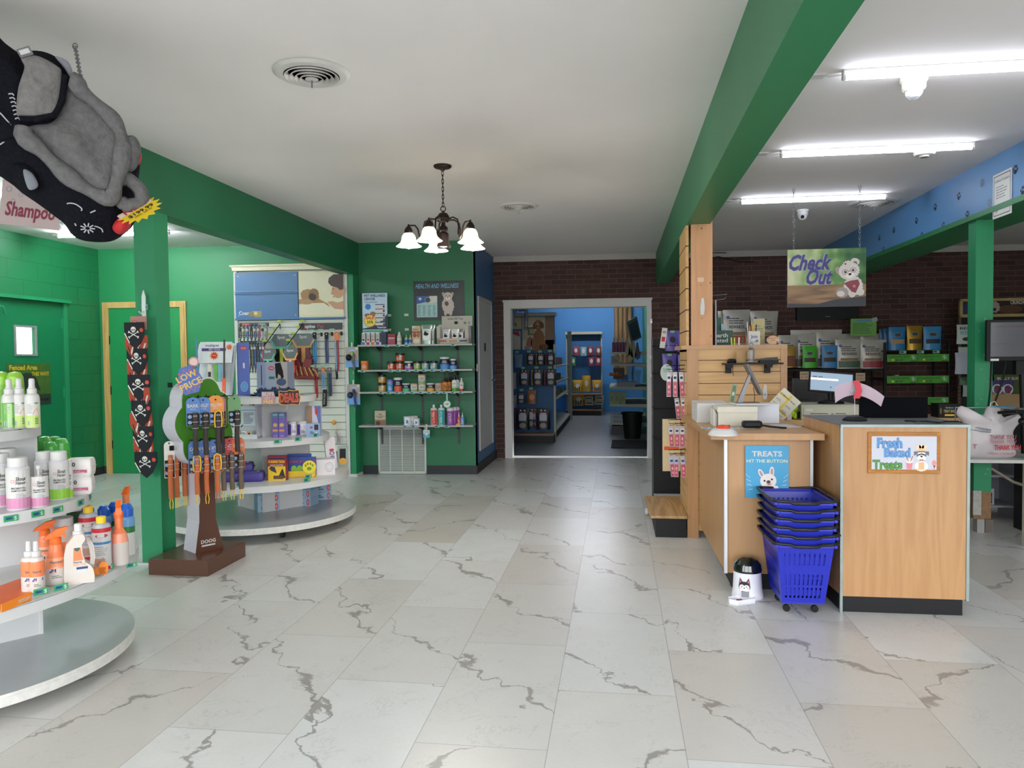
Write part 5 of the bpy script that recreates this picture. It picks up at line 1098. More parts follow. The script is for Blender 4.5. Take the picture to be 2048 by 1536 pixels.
# ------------------------------------------------------------------ wellness wall: shelves, jars, posters
def wy(x, d=0): return skew(WY, x)-d
t = thing('shelf_unit', 'grey four tier wall shelf on slotted standards against the wellness wall', 'shelf', None, (-2.25, wy(-2.25), 0), SK)
SHG = mt('#a9aaa8', .5)
for k, z in enumerate((1.497, 1.215, .968, .588)):
    MB().box(-.66, .64 if k == 0 else .64, -.27, -.0, z-.018, z, SHG).build('shelf', t)
for x in (-.46, .02, .44):
    m = MB().box(x-.012, x+.012, -.012, 0, .35, 1.62, mt('#4c5052', .5, .5))
    for q in range(36): m.box(x-.003, x+.003, -.0125, -.011, .38+q*.033, .395+q*.033, BLACK)
    m.build('standard', t)
    for z in (1.497, 1.215, .968, .588): MB().prism([(0, 0), (0, 0)], 0, 0, BLACK) if False else MB().at(x, 0, z-.018, -PI/2).prism([(0.01, 0), (.22, 0), (.22, -.012), (.04, -.05), (.01, -.05)], -.006, .006, DGREY).build('bracket', t)
tier = [1.497, 1.215, .968, .588]
def wspot(u, v, k, back=0):
    y = 8.12+back
    for _ in range(3): x = A(u, v, y)[0]; y = wy(x)-.25+back
    return (x, y, tier[k]), y/FPX*1.0
def wjar(label, u, k, w, h, style, body, cap, bands=(), art=None, grp=None, kind='supplement_jar', cat='jar', back=.03, zoff=0):
    loc, s = wspot(u, 700, k, back); loc = (loc[0], loc[1], loc[2]+zoff)
    return bottle(kind, label, cat, grp, loc, w*s, h*s, style, body, cap, bands, art, n=16)
def a_jar(c):
    def f(t, r, h):
        t.rect(-r*.2, r*.35, .45*h, .72*h, -.0006, PAPER); t.ell(0, .3*h, r*.35, .12*h, -.0006, mt('#c9b8a8')); lines(t, -r*.9, -r*.3, .15*h, .6*h, 4, PAPER, -.0006)
    return f
G1 = 'jars on the second wellness shelf'; G2 = 'jars and bottles on the third wellness shelf'
BL = mt('#15151a', .35)
wjar('orange jar standing alone at the left end of the second shelf', 729, 1, 16, 19, 'jar', mt('#d8722c', .4), mt('#e07f30', .4), (), lambda t, r, h: lines(t, -r*.8, r*.6, .2*h, .6*h, 4, PAPER, -.0006))
for u, c, lab in ((782, '#b5492c', 'orange labelled black jar, first in the jar row'), (799, '#b5492c', 'orange labelled black jar under the stacked one')): wjar(lab, u, 1, 17, 17, 'jar', mt(c, .4), BL, (), a_jar(c), G1)
wjar('orange labelled black jar stacked on top of another', 800, 1, 19, 17, 'jar', mt('#b5492c', .4), BL, (), a_jar(0), G1, zoff=17*8.15/FPX+.001)
wjar('navy jar with purple foot and white lid on the second shelf', 817, 1, 18, 17, 'jarwide', NAVY, WHITE, ((0, .4, mt('#a04fae')),), a_jar(0), G1)
wjar('lime labelled black jar on the second shelf', 834, 1, 16, 17, 'jar', mt('#7a9c3c', .4), BL, (), a_jar(0), G1)
wjar('teal labelled black jar, left of two on the second shelf', 850, 1, 16, 17, 'jar', mt('#6d9ca4', .4), BL, (), a_jar(0), G1)
wjar('teal labelled black jar, right of two on the second shelf', 867, 1, 16, 17, 'jar', mt('#6d9ca4', .4), BL, (), a_jar(0), G1)
def a_zesty(t, r, h): t.text('Zesty', -r*.5, .62*h, .1*h, -.0006, PAPER, .03, wid=r*.9); t.text('PAWS', -r*.6, .5*h, .07*h, -.0006, PAPER, .03, wid=r*1.1)
wjar('large navy and light blue jar with white lid on the second shelf', 889, 1, 20, 25, 'jarwide', NAVY, WHITE, ((0, .42, mt('#4f86c8')),), a_zesty, G1)
wjar('smaller navy and light blue jar at the right of the second shelf', 906, 1, 15, 21, 'pill', NAVY, WHITE, ((0, .35, mt('#5f94d0')),), a_zesty, G1)
wjar('amber labelled black jar, lower of a stack on the third shelf', 763, 2, 16, 18, 'jar', mt('#b58a3c', .4), BL, (), a_jar(0), G2); wjar('amber labelled black jar, upper of a stack on the third shelf', 763, 2, 16, 17, 'jar', mt('#b58a3c', .4), BL, (), a_jar(0), G2, zoff=18*8.15/FPX+.001)
wjar('bright blue tin with patterned lid on the third shelf', 779, 2, 13, 25, 'jarwide', mt('#2f92d0', .4), mt('#6a6ab0', .4, var=.5, scale=80), ((.6, .84, mt('#8a8ac0', .4, var=.5, scale=80)),), lambda t, r, h: lines(t, -r*.6, r*.6, .15*h, .5*h, 3, PAPER, -.0006), G2)
wjar('tall navy and coral jar with white lid on the third shelf', 795, 2, 17, 29, 'jarwide', NAVY, WHITE, ((0, .4, mt('#d0563c')),), a_zesty, G2)
wjar('low navy and green jar with white lid on the third shelf', 811, 2, 16, 17, 'jarwide', NAVY, WHITE, ((0, .4, mt('#4fae8a')),), a_zesty, G2)
def a_cup(t, r, h): lines(t, -r*.6, r*.6, .35*h, .75*h, 4, mt('#5a6a5c'), -.0006); grid_rect(t, -r, r, .05*h, .25*h, mt('#8aa06a'), y=-.0003)
wjar('white paper cup with kraft lid on the third shelf', 827, 2, 15, 17, 'jarwide', PAPER, KRAFT, (), a_cup, G2)
wjar('white paper tub, lower of a stack on the third shelf', 843, 2, 16, 17, 'jarwide', PAPER, mt('#9aa05a'), (), a_cup, G2); wjar('white paper tub, upper of a stack on the third shelf', 843, 2, 16, 18, 'jarwide', PAPER, KRAFT, (), a_cup, G2, zoff=17*8.15/FPX+.001)
wjar('low navy and amber jar with white lid on the third shelf', 860, 2, 17, 17, 'jarwide', NAVY, WHITE, ((0, .4, mt('#d0983c')),), a_zesty, G2)
wjar('pink and brown paper cup with kraft lid on the third shelf', 876, 2, 15, 17, 'jarwide', mt('#b89a94'), mt('#c0a08c'), (), a_cup, G2)
for u, b, lab in ((889, .03, 'amber bottle with black pump, front left of a cluster'), (896, .08, 'amber bottle with black pump, behind the front one'), (901, .12, 'amber bottle with black pump, at the back of the cluster')): wjar(lab, u, 2, 13, 37, 'pump', mt('#3a2414', .3), BL, ((.05, .5, mt('#c07a2c')),), lambda t, r, h: lines(t, -r*.7, r*.7, .1*h, .4*h, 4, INK, -.0006), G2, 'dropper_bottle', 'bottle', b)
for u, b, lab in ((908, .03, 'black capped bottle with white and green label, front'), (913, .08, 'black capped bottle with white and green label, back')): wjar(lab, u, 2, 11, 33, 'spray', mt('#d4d8d2', .4), BL, ((0, .2, mt('#4f9c3c')),), lambda t, r, h: (t.text('dr.', -r*.5, .42*h, .1*h, -.0006, INK, .01), lines(t, -r*.6, r*.6, .22*h, .34*h, 3, mt('#6a6a6a'), -.0006)), G2, 'oil_bottle', 'bottle', b)
wjar('small white dropper bottle with red foot, right end of the third shelf', 922, 2, 9, 27, 'mist', PAPER, WHITE, ((0, .18, mt('#b0343c')),), lambda t, r, h: t.ell(0, .45*h, r*.4, .07*h, -.0006, mt('#7a8a94')), G2, 'dropper_bottle', 'bottle')
G3 = 'products on the lowest wellness shelf'
for k, (u, b) in enumerate(((813, .03), (820, .08), (826, .12))): wjar('white tub with blue label, %s from the front on the lowest shelf' % ORD[k], u, 3, 16, 18, 'jarwide', mt('#dfe3e6'), mt('#d4dad6'), (), lambda t, r, h: (t.poly([(-r*1.0, .3*h), (-r*.2, .7*h), (r*.3, .4*h), (-r*.2, .2*h)], -.0006, mt('#3f6cb8')), lines(t, 0, r*.8, .1*h, .3*h, 3, GREY, -.0006)), G3, 'supplement_tub', 'tub', b)
wjar('smaller white tub with blue label beside the bigger tubs', 831, 3, 13, 14, 'jarwide', mt('#dfe3e6'), WHITE, (), lambda t, r, h: t.poly([(-r*1.0, .3*h), (-r*.2, .7*h), (r*.3, .4*h), (-r*.2, .2*h)], -.0006, mt('#3f6cb8')), G3, 'supplement_tub', 'tub')
def a_vert(txt, col): return lambda t, r, h: (grid_rect(t, -r*.95, r*.95, .03*h, .74*h, col), t.text(txt, r*.1, .12*h, r*.7, -.0006, PAPER, .03, rot=PI/2, wid=.55*h), t.rect(-r*.8, -r*.4, .05*h, .1*h, -.0006, PAPER))
wjar('clear bottle with red vertical label on the lowest shelf', 866, 3, 14, 42, 'square', mt('#c3d0cc', .2), WHITE, (), a_vert('ULTRA OMEGA', mt('#d0403c')), G3, 'oil_bottle', 'bottle')
wjar('clear bottle with teal vertical label on the lowest shelf', 881, 3, 14, 42, 'square', mt('#bcd2d0', .2), WHITE, (), a_vert('OMEGA PLUS', mt('#22a0a0')), G3, 'oil_bottle', 'bottle')
for k, (u, b) in enumerate(((899, .03), (906, .08), (911, .12))): wjar('white bottle with purple vertical label, %s from the front' % ORD[k], u, 3, 15, 36, 'tubesq', mt('#9a4fa8', .4), WHITE, (), a_vert('PLAQUE RELIEF', mt('#8f46a2')), G3, 'supplement_tub', 'tub', b)
for k, (u, c) in enumerate(((916, '#c8453f'), (923, '#4f98d0'))): wjar('small dropper bottle with %s label near the right end' % ('red' if k == 0 else 'blue'), u, 3, 8, 26, 'dropper', mt(c, .4), WHITE, (), lambda t, r, h: lines(t, -r*.6, r*.6, .1*h, .5*h, 3, PAPER, -.0006), G3, 'dropper_bottle', 'bottle')
loc, s = wspot(917, 700, 3, .0); carton('display_tray', 'small amber carton in front of the red dropper bottle', 'box', None, (loc[0]-.01, loc[1]-.015, loc[2]), .05, .018, .02, mt('#d09a3c'), None, SK)
loc, s = wspot(758, 700, 3, .03)
def a_books(m, w, h): m.text('FREE', 0, h*.72, h*.08, -.001, INK, .02, al='c').text('ORAL MICRO', 0, h*.6, h*.06, -.001, INK, .02, al='c', wid=w*.8).text('SAMPLES', 0, h*.5, h*.06, -.001, INK, .02, al='c'); m.rect(-w*.5, w*.5, 0, h*.38, -.0006, mt('#8a6a54')).ell(-w*.2, h*.15, w*.22, h*.15, -.001, mt('#4a3430'), 0, 16, .1).text('LOVE', w*.2, h*.2, h*.07, -.0014, INKR, .02, al='c')
carton('recipe_booklet', 'beige booklet with dog picture on the lowest wellness shelf', 'booklet', None, loc, 23*s, 30*s, .02, mt('#b5a894'), a_books, SK)
tg_ = {}
for k, (u, v, i) in enumerate(((727, 741, 1), (783, 740, 1), (798, 740, 1), (817, 740, 1), (834, 739, 1), (849, 739, 1), (866, 739, 1), (886, 738, 1), (904, 738, 1), (764, 785, 2), (779, 784, 2), (796, 784, 2), (808, 784, 2), (826, 783, 2), (843, 783, 2), (860, 782, 2), (876, 782, 2), (890, 782, 2), (907, 781, 2), (923, 781, 2), (812, 853, 3), (829, 852, 3), (875, 852, 3), (895, 852, 3), (775, 691, 0), (797, 690, 0), (815, 689, 0), (908, 686, 0))):
    loc, s = wspot(u, v, i, -.003); n_ = ('top', 'second', 'third', 'lowest')[i]
    tg_[i] = tg_.get(i, -1)+1
    shelf_tag(0, 0, 0, '', .055, rz=SK, loc=(loc[0], wy(loc[0])-.273, tier[i]-.012), col=mt('#79a894', .5)).build('price_tag', label='pale green shelf tag, %s from the left on the %s wellness shelf' % (ORD[tg_[i]], n_), category='price tag', group='shelf tags on the %s wellness shelf' % n_)
# top tier
loc, s = wspot(748, 690, 0, .05)
t = thing('pet_wellness_display', 'tall PET WELLNESS CENTER cardboard display with four slim boxes', 'display stand', None, loc, SK)
w_, h_ = 53*s, 108*s
m = MB().box(-w_/2, w_/2, .06, .065, 0, h_, mt('#b5cbdc')).poly([(w_*.5, h_*.60), (w_*.5, h_*.3), (-w_*.5, h_*.3), (-w_*.5, h_*.32), (-w_*.1, h_*.36), (w_*.3, h_*.48)], .0595, NAVY)
m.text('PET WELLNESS', -w_*.42, h_*.93, h_*.045, .0594, INKB, .03, wid=w_*.84).text('CENTER', -w_*.42, h_*.865, h_*.045, .0594, INKB, .03, wid=w_*.45); lines(m, -w_*.42, w_*.4, h_*.82, h_*.84, 1, INKB, .0594)
m.poly(star(-w_*.27, h_*.74, w_*.13, w_*.1, 14), .0593, mt('#2f78c0')).poly(star(-w_*.2, h_*.47, w_*.27, w_*.22, 16), .0590, mt('#b5303a')).poly(star(-w_*.2, h_*.47, w_*.25, w_*.2, 16), .0587, mt('#e6d24a')).text('SALE', -w_*.2, h_*.50, h_*.05, .0584, RED, .04, al='c').text('25%', -w_*.2, h_*.42, h_*.05, .0584, INK, .03, al='c')
m.ell(-w_*.08, h_*.60, w_*.12, h_*.045, .0592, mt('#8a6a54')).ell(-w_*.3, h_*.58, w_*.12, h_*.03, .0592, mt('#6a5a50'))
for q in range(5): m.rect(w_*.02, w_*.4, h_*(.72-.085*q), h_*(.77-.085*q), .0592, PAPER).rect(w_*.02, w_*.4, h_*(.77-.085*q), h_*(.785-.085*q), .0591, (INKB, INKR, INKR, INKB, INKB)[q]).ell(w_*.36, h_*(.74-.085*q), w_*.04, h_*.02, .0590, INK)
m.text('Vetericyn', w_*.08, h_*.325, h_*.035, .0590, PAPER, .03, wid=w_*.36).rect(-w_*.48, w_*.34, h_*.255, h_*.285, .0590, TAG_G); m.build('back_board', t)
m = MB().box(-w_/2, w_/2, -.01, .06, 0, .003, NAVY).box(w_*.28, w_/2, .0, .06, 0, h_*.25, NAVY).box(-w_/2, w_*.3, -.012, -.009, 0, h_*.055, mt('#c0c4d0')); m.build('tray', t)
for q, c in enumerate(('#3f68b0', '#b0343c', '#d86a34', '#5a4f9c')):
    x = -w_*.42+q*w_*.19; m = MB().box(x-.018, x+.018, 0, .05, .003, h_*.235, PAPER).rect(x-.018, x+.018, 0.003, h_*.055, -.0125, mt(c)).ell(x, h_*.1, .012, .012, -.001, (INK, INKR, mt('#c06a3c'), mt('#6a4a3c'))[q]); lines(m, x-.012, x+.012, h_*.13, h_*.22, 4, mt('#6a6a70'), -.001); m.build('slim_box', t)
loc, s = wspot(783, 690, 0, .03)
carton('treat_carton', 'dark red and pink carton beside the wellness display', 'box', None, loc, 16*s, 22*s, .05, mt('#8c2f36'), lambda m, w, h: (m.rect(-w*.5, w*.5, 0, h*.55, -.001, mt('#b05a78')), m.rect(-w*.4, w*.4, h*.58, h*.66, -.001, PAPER), [m.rect(-w*.4+q*w*.2, -w*.3+q*w*.2, 0.002, h*.5, -.0014, mt('#8c2f4a')) for q in range(5)]), SK)
wjar('white twin necked spray bottle with red band on the top shelf', 799, 0, 10, 26, 'spray', PAPER, WHITE, ((.56, .6, RED), (.2, .24, RED)), None, None, 'spray_bottle', 'bottle')
for k, u in enumerate((813, 821)): wjar('small light blue bottle with yellow tip, %s on the top shelf' % ('left' if k == 0 else 'right'), u, 0, 8, 20, 'dropper', mt('#7fa8cc', .3), mt('#c9c86a', .4), ((.58, .7, PAPER), (.2, .5, mt('#2f5a9c'))), None, 'small blue bottles', 'dropper_bottle', 'bottle')
loc, s = wspot(833, 690, 0, .04)
carton('treat_carton', 'cream and brown carton picturing two dogs on the top shelf', 'box', None, loc, 18*s, 38*s, .06, mt('#c2a98a'), lambda m, w, h: (m.rect(-w*.5, -w*.1, h*.9, h, -.001, PAPER), m.ell(-w*.2, h*.5, w*.22, h*.12, -.001, mt('#8a4a30')), m.ell(w*.22, h*.5, w*.2, h*.12, -.001, mt('#a0603c')), m.rect(-w*.5, w*.5, h*.62, h*.7, -.001, mt('#8a3c3c')), m.ell(0, h*.18, w*.4, h*.12, -.001, mt('#d8cbb8'), 0, 18, .1), m.text('BARK', 0, h*.76, h*.08, -.001, mt('#3a6a3c'), .02, al='c')), SK)
def a_cbd(t, w, h): gridart(t, -w*.36, w*.36, h*.2, h*.78, mt('#e2e4e2')); t.ell(-w*.05, h*.52, w*.24, h*.09, -.0008, BLACKM, 0, 18, .2); t.ell(-w*.12, h*.6, w*.1, h*.06, -.0008, BLACKM); t.rect(-w*.3, w*.3, h*.22, h*.28, -.0008, mt('#5a4a44')); lines(t, -w*.28, w*.28, h*.66, h*.74, 2, INK, -.0008)
for k, (u, b) in enumerate(((854, .03), (860, .09))):
    loc, s = wspot(u, 690, 0, b); pouch('chew_pouch', 'foil pouch with white dog label, %s one left of the open box' % ('front' if k == 0 else 'back'), 'bag', 'foil chew pouches', loc, 23*s, 40*s, mt('#8a9c94', .25, .5), a_cbd, SK, .04)
loc, s = wspot(908, 690, 0, .03)
t = thing('chew_display_box', 'cream window box of chews with a tall backboard on the top shelf', 'display box', None, loc, SK)
w_, h_ = 71*s, 58*s; CR2 = mt('#b4b0a6', .6)
m = MB().box(-w_*.5, w_*.5, 0, .004, 0, h_*.20, CR2).box(-w_*.5, -w_*.40, 0, .004, 0, h_*.63, CR2).box(w_*.32, w_*.42, 0, .004, 0, h_*.63, CR2).box(-w_*.5, w_*.45, .12, .124, 0, h_*.7, CR2).box(-w_*.40, w_*.5, .118, .12, h_*.62, h_, CR2).box(w_*.42, w_*.5, 0, .12, 0, h_*.63, mt('#6f6c70')).box(-w_*.5, w_*.42, 0, .12, 0, .004, CR2)
m.text('Sensible CBD Treats', 0, h_*.87, h_*.075, .1175, INK, .01, .0, al='c', wid=w_*.45).ell(.02*w_, h_*.76, w_*.06, h_*.06, .1175, BLACKM, 0, 16, .2).ell(w_*.28, h_*.75, w_*.04, w_*.04, .1175, mt('#4f7a5c')).ell(w_*.4, h_*.75, w_*.04, w_*.04, .1175, GREY)
for q, c in enumerate((INKR, mt('#c06a3c'), INKB)): m.rect(-w_*.44+q*w_*.30, -w_*.22+q*w_*.30, h_*.08, h_*.13, -.001, c)
for q in range(26): m.poly([(-w_*.48+q*w_*.035, 0), (-w_*.47+q*w_*.035, .02), (-w_*.455+q*w_*.035, 0)], -.0012, mt('#6a8a3c'))
m.build('window_box', t)
for k, (x, c) in enumerate(((-.25, '#c9c6cc'), (.0, '#d8dcd8'), (.14, '#8a8078'))):
    pouch('chew_pouch', 'foil pouch inside the cream window box, %s from the left' % ORD[k], 'bag', 'pouches in the cream window box', (loc[0]+x*w_, loc[1]+.05+.02*k+x*w_*.055, loc[2]+.004), 17*s, 30*s, mt(c, .3, .3), a_cbd, SK, .035)
# posters on the wall
x0, z0 = A(827, 563, 8.36); x1, z1 = A(930, 640, 8.42)
t = thing('wellness_poster', 'dark HEALTH AND WELLNESS poster with a running white dog', 'poster', None, ((x0+x1)/2, wy((x0+x1)/2)-.002, (z0+z1)/2), SK)
w_, h_ = x1-x0, z0-z1
m = MB().box(-w_/2, w_/2, -.008, 0, -h_/2, h_/2, mt('#262b2e', .4, var=.5, scale=7)); m.text('HEALTH AND WELLNESS', -w_*.46, h_*.32, h_*.11, -.0086, mt('#6fa8c8'), .02, .25, wid=w_*.86)
fu = mt('#c2b6ae', .7); cx_ = w_*.18
m.ell(cx_, -h_*.13, w_*.12, h_*.21, -.0086, fu, .1, 26, .04).ell(cx_-.03, -h_*.3, w_*.03, h_*.09, -.0088, fu, 0, 14, .08).ell(cx_+.03, -h_*.3, w_*.035, h_*.09, -.0088, fu, 0, 14, .08)
m.X = Matrix.Translation((cx_, -.0088, h_*.10)); dogface(m, 0, 0, w_*.105, fu, INK, INK, -.0004, 'flop', mt('#a8998e')); m.X = Matrix.Identity(4)
m.ell(cx_-.015, -h_*.08, w_*.04, h_*.06, -.0094, mt('#4a403c'), .3); m.build('poster', t)
m = MB().box(-w_*.44, -w_*.03, -.014, -.008, -h_*.42, h_*.12, mt('#9ec4c4')).poly([(-w_*.44, h_*.12), (-w_*.18, h_*.12), (-w_*.24, -h_*.03), (-w_*.44, -h_*.08)], -.0146, mt('#34589c')).poly([(-w_*.18, h_*.12), (-w_*.03, h_*.12), (-w_*.03, -h_*.02), (-w_*.14, -h_*.07), (-w_*.24, -h_*.03)], -.0146, PAPER)
m.ell(-w_*.22, h_*.02, w_*.06, h_*.075, -.015, mt('#8aa0b8')).ell(-w_*.22, h_*.02, w_*.05, h_*.062, -.0153, mt('#4a4440')).ell(-w_*.37, h_*.05, w_*.03, h_*.035, -.015, PAPER)
for q in range(4): lines(m, -w_*.42+q*w_*.1, -w_*.35+q*w_*.1, -h_*.38, -h_*.1, 10, mt('#4a6a74'), -.015, .4, q)
m.build('price_list', t, label='light blue framed price list')
for k, (u, v) in enumerate(((780, 631), (814, 630), (780, 660), (815, 659))):
    x, z = A(u, v, 8.38); MB().box(-.024, .024, -.006, 0, -.013, .013, PAPER).build('adhesive_strip', None, (x, wy(x)-.001, z), SK, label='small white adhesive strip on the green wall, %s %s' % (('upper', 'lower')[k//2], ('left', 'right')[k % 2]), category='adhesive strip', group='white strips on the wellness wall')
# return air grille
t = thing('return_air_grille', 'white louvred return air grille below the wellness shelves', 'air grille', None, (-2.478, wy(-2.478), 0), SK)
GW = mt('#c3c9c4', .5); w_, h_ = .283, .55
m = MB().box(-w_, w_, -.012, 0, .005, .035, GW).box(-w_, w_, -.012, 0, h_-.03, h_, GW)
for q in range(5): x = -w_+q*w_*2/4; m.box(x-(.02 if q in (0, 4) else .006) if q != 0 else x, x+(.02 if q in (0, 4) else .006) if q != 4 else x, -.012, 0, .005, h_, GW)
m.box(-w_, w_, -.001, 0, 0.005, h_, mt('#4a4f4c', .8)); m.build('frame', t)
m = MB()
for q in range(32): z = .042+q*.0150; m.add([(-w_+.018, -.0115, z), (w_-.018, -.0115, z), (w_-.018, -.003, z+.009), (-w_+.018, -.003, z+.009)], [(0, 1, 2, 3)], GW)
m.build('louvre_field', t)
# hanging shelf talkers
x, y = -1.86, wy(-1.86)-.275
loc, s = wspot(894, 797, 3, -.01)
t = thing('shelf_talker', 'round pale green hanging tag below the third shelf', 'tag', None, (loc[0], loc[1], .935), SK)
MB().box(-.01, .01, -.002, 0, -.07, .03, mt('#7fc09a')).build('strip', t); MB().at(0, -.003, -.11).ell(0, 0, .043, .043, 0, mt('#8ab8a0')).ell(0, 0, .034, .034, -.001, mt('#cfd8d0')).text('VIP', 0, -.01, .02, -.0016, INK, .02, al='c').ell(0, 0, .043, .043, .001, mt('#8ab8a0')).build('disc', t)
loc, s = wspot(853, 865, 3, -.01)
t = thing('shelf_talker', 'square blue and white tag hanging from the lowest shelf', 'tag', None, (loc[0], loc[1], .57), SK)
MB().box(-.01, .01, -.002, 0, -.03, .03, PAPER).build('strip', t); MB().at(0, -.004, -.08).box(-.037, .037, 0, .002, -.04, .045, mt('#4fa4b8')).rect(-.037, .037, .005, .045, -.0008, mt('#c9dce0')).text('VETERI', 0, .018, .013, -.0014, INKB, .02, al='c', wid=.055).prism([(-.014, .005), (.014, .005), (.014, -.008), (0, -.018), (-.014, -.008)], -.0012, -.0006, PAPER).build('card', t)
# ------------------------------------------------------------------ plush dog hanging from the ceiling
def ray_at(u, v, y): x, z = A(u, v, y); return Vector((x, y, z))
def plush_mat(h, sc=90, b=.9):
    return mt(h, .95, var=.22, scale=sc, bump=b, spec=.1)
PK, PG, PGL = plush_mat('#17181f', 60), plush_mat('#6c6c6e', 45), plush_mat('#7c7b7b', 40)
o_ = ray_at(130, 280, 2.62); k_ = 2.89/FPX
t = thing('plush_dog', 'giant black and grey plush dog hanging upside down under the ceiling', 'plush toy', None, tuple(o_), face(o_.x, o_.y))
def LP(pts): return [((u-130)*k_, -(v-280)*k_) for u, v in pts]
def dense(P, n=6, closed=True):            # smooth the outline with Catmull-Rom
    o = []; N_ = len(P)
    for i in range(N_):
        p0, p1, p2, p3 = (P[(i+j-1) % N_] for j in range(4))
        for q in range(n):
            s = q/n; o.append(tuple(.5*((2*p1[a])+(-p0[a]+p2[a])*s+(2*p0[a]-5*p1[a]+4*p2[a]-p3[a])*s*s+(-p0[a]+3*p1[a]-3*p2[a]+p3[a])*s**3) for a in (0, 1)))
    return o
def pillow(m, P, y, th, mat, back=None, c=None, pw=.5, lump=0):
    P = dense(P); n = len(P); cx = c[0] if c else sum(p[0] for p in P)/n; cz = c[1] if c else sum(p[1] for p in P)/n
    S = [1, .985, .95, .88, .78, .64, .48, .3, .12]
    for sg, T in ((-1, th), (1, th if back is None else back)):
        vs = []
        for s in S:
            yy = y+sg*T*(1-s**2.4)**pw
            for i, p in enumerate(P): 
                x, z = cx+(p[0]-cx)*s, cz+(p[1]-cz)*s
                vs.append((x, yy+lump*math.sin(x*31+1)*math.sin(z*23)*(1-s), z))
        vs.append((cx, y+sg*T, cz))
        fs = [(k*n+i, k*n+(i+1) % n, (k+1)*n+(i+1) % n, (k+1)*n+i) for k in range(len(S)-1) for i in range(n)]
        b = (len(S)-1)*n; fs += [(b+i, b+(i+1) % n, len(vs)-1) for i in range(n)]
        m.add(vs, fs, mat, True)
body = [(-130, 62), (-60, 52), (0, 75), (35, 112), (75, 138), (110, 160), (145, 188), (178, 208), (215, 255), (250, 285), (262, 312), (256, 360), (258, 395), (250, 430), (232, 455), (205, 474), (165, 477), (140, 468), (125, 445), (105, 428), (80, 408), (55, 390), (35, 372), (0, 352), (-60, 345), (-130, 350), (-160, 180)]
m = MB(); pillow(m, LP(body), 0, .17, PK, .2, c=LP([(110, 290)])[0], lump=.02)
m.build('body', t)
m = MB(); pillow(m, LP([(70, 140), (100, 134), (130, 146), (146, 168), (142, 182), (120, 178), (95, 170), (75, 160)]), -.10, .05, PK); m.build('paw', t)
m = MB(); pillow(m, LP([(118, 146), (138, 152), (146, 170), (142, 181), (132, 165)]), -.15, .012, mt('#8a8f98', .9)); m.build('paw_pad', t)
m = MB(); pillow(m, LP([(45, 350), (70, 345), (88, 365), (86, 392), (70, 400), (52, 385)]), -.10, .05, PK); m.build('paw', t)
m = MB(); pillow(m, LP([(62, 364), (76, 368), (85, 388), (78, 398), (68, 396)]), -.15, .012, mt('#7c838c', .9)); m.build('paw_pad', t)
m = MB(); pillow(m, LP([(68, 288), (110, 268), (126, 236), (134, 192), (160, 210), (200, 242), (222, 270), (228, 310), (218, 365), (206, 402), (190, 404), (160, 388), (125, 362), (95, 330)]), -.15, .055, PG, .02, lump=.03); m.build('belly_pad', t)
m = MB()
rim = dense(LP([(66, 292), (92, 330), (125, 364), (162, 390), (200, 404), (214, 372), (226, 310), (220, 272), (198, 242), (160, 212), (136, 196)]), 5)[:-5]
m.tube([(x, -.185-.01*math.sin(i*.3), z) for i, (x, z) in enumerate(rim)], [.028+.006*math.sin(i*.7) for i in range(len(rim))], PG, 10); m.build('padded_rim', t)
m = MB(); pillow(m, LP([(66, 168), (90, 160), (120, 172), (128, 186), (122, 236), (110, 262), (62, 274), (56, 262), (60, 222), (70, 185)]), -.20, .035, PGL, .01, lump=.02); m.build('furry_flap', t)
m = MB(); m.tube([(x, -.205, z) for x, z in LP([(60, 279), (85, 276), (114, 264), (127, 236), (134, 188)])], .011, PK, 8); m.build('flap_edge', t)
m = MB(); pillow(m, LP([(228, 284), (245, 277), (256, 290), (258, 310), (250, 338), (238, 348), (226, 342), (224, 330), (232, 312), (230, 298)]), -.16, .04, PG); m.build('ear', t)
m = MB(); e2 = [(226, 363), (242, 368), (256, 384), (256, 404), (240, 412), (222, 410)]
m.tube([(x, -.16, z) for x, z in dense(LP(e2), 4)[:-4]], .026, PG, 12); m.sphere((LP(e2)[0][0], -.16, LP(e2)[0][1]), .026, PG, 12).sphere((LP([(224, 410)])[0][0], -.16, LP([(224, 410)])[0][1]), .026, PG, 12); m.build('ear', t)
m = MB(); pillow(m, LP([(206, 455), (214, 438), (230, 428), (240, 440), (234, 456), (218, 466)]), -.10, .06, mt('#c0252c', .7)); m.build('nose', t)
m = MB(); pillow(m, LP([(257, 296), (263, 297), (262, 312), (256, 320)]), -.06, .03, mt('#c0252c', .7)); m.build('tongue', t)
ST = mt('#b9bcc4', .8); m = MB()
def stitch(pts, y=-.15): m.tube([(x, y, z) for x, z in dense(LP(pts), 3)[:-3]], .0025, ST, 5)
stitch([(0, 248), (25, 262), (45, 285), (56, 296)], -.165); stitch([(0, 340), (20, 330), (42, 310)], -.16)
stitch([(130, 420), (142, 418), (154, 426), (150, 431)]); stitch([(168, 433), (180, 426)]); stitch([(142, 452), (145, 458)], -.11); stitch([(175, 454), (187, 458), (188, 466)], -.10)
for q in range(9): a = q*.7; stitch([(163+4*math.cos(a), 461+3*math.sin(a)), (163+11*math.cos(a), 461+9*math.sin(a)), (163+12*math.cos(a), 461+9.5*math.sin(a))], -.125)
m.build('stitching', t)
m = MB()
for q in range(7): stitch([(44+q*1.5, 233+q*7.2), (50+q*1.4, 231+q*7.0), (52+q*1.3, 235+q*7.2)], -.175)
m.build('embroidery', t)
x, z = LP([(72, 160)])[0]; MB().at(x, -.215, z, 0, 0, -.5).box(-.022, .022, -.003, 0, -.014, .016, mt('#6a6c70')).rect(-.016, .016, -.006, .01, -.0035, mt('#c9cacc')).build('sewn_label', t)
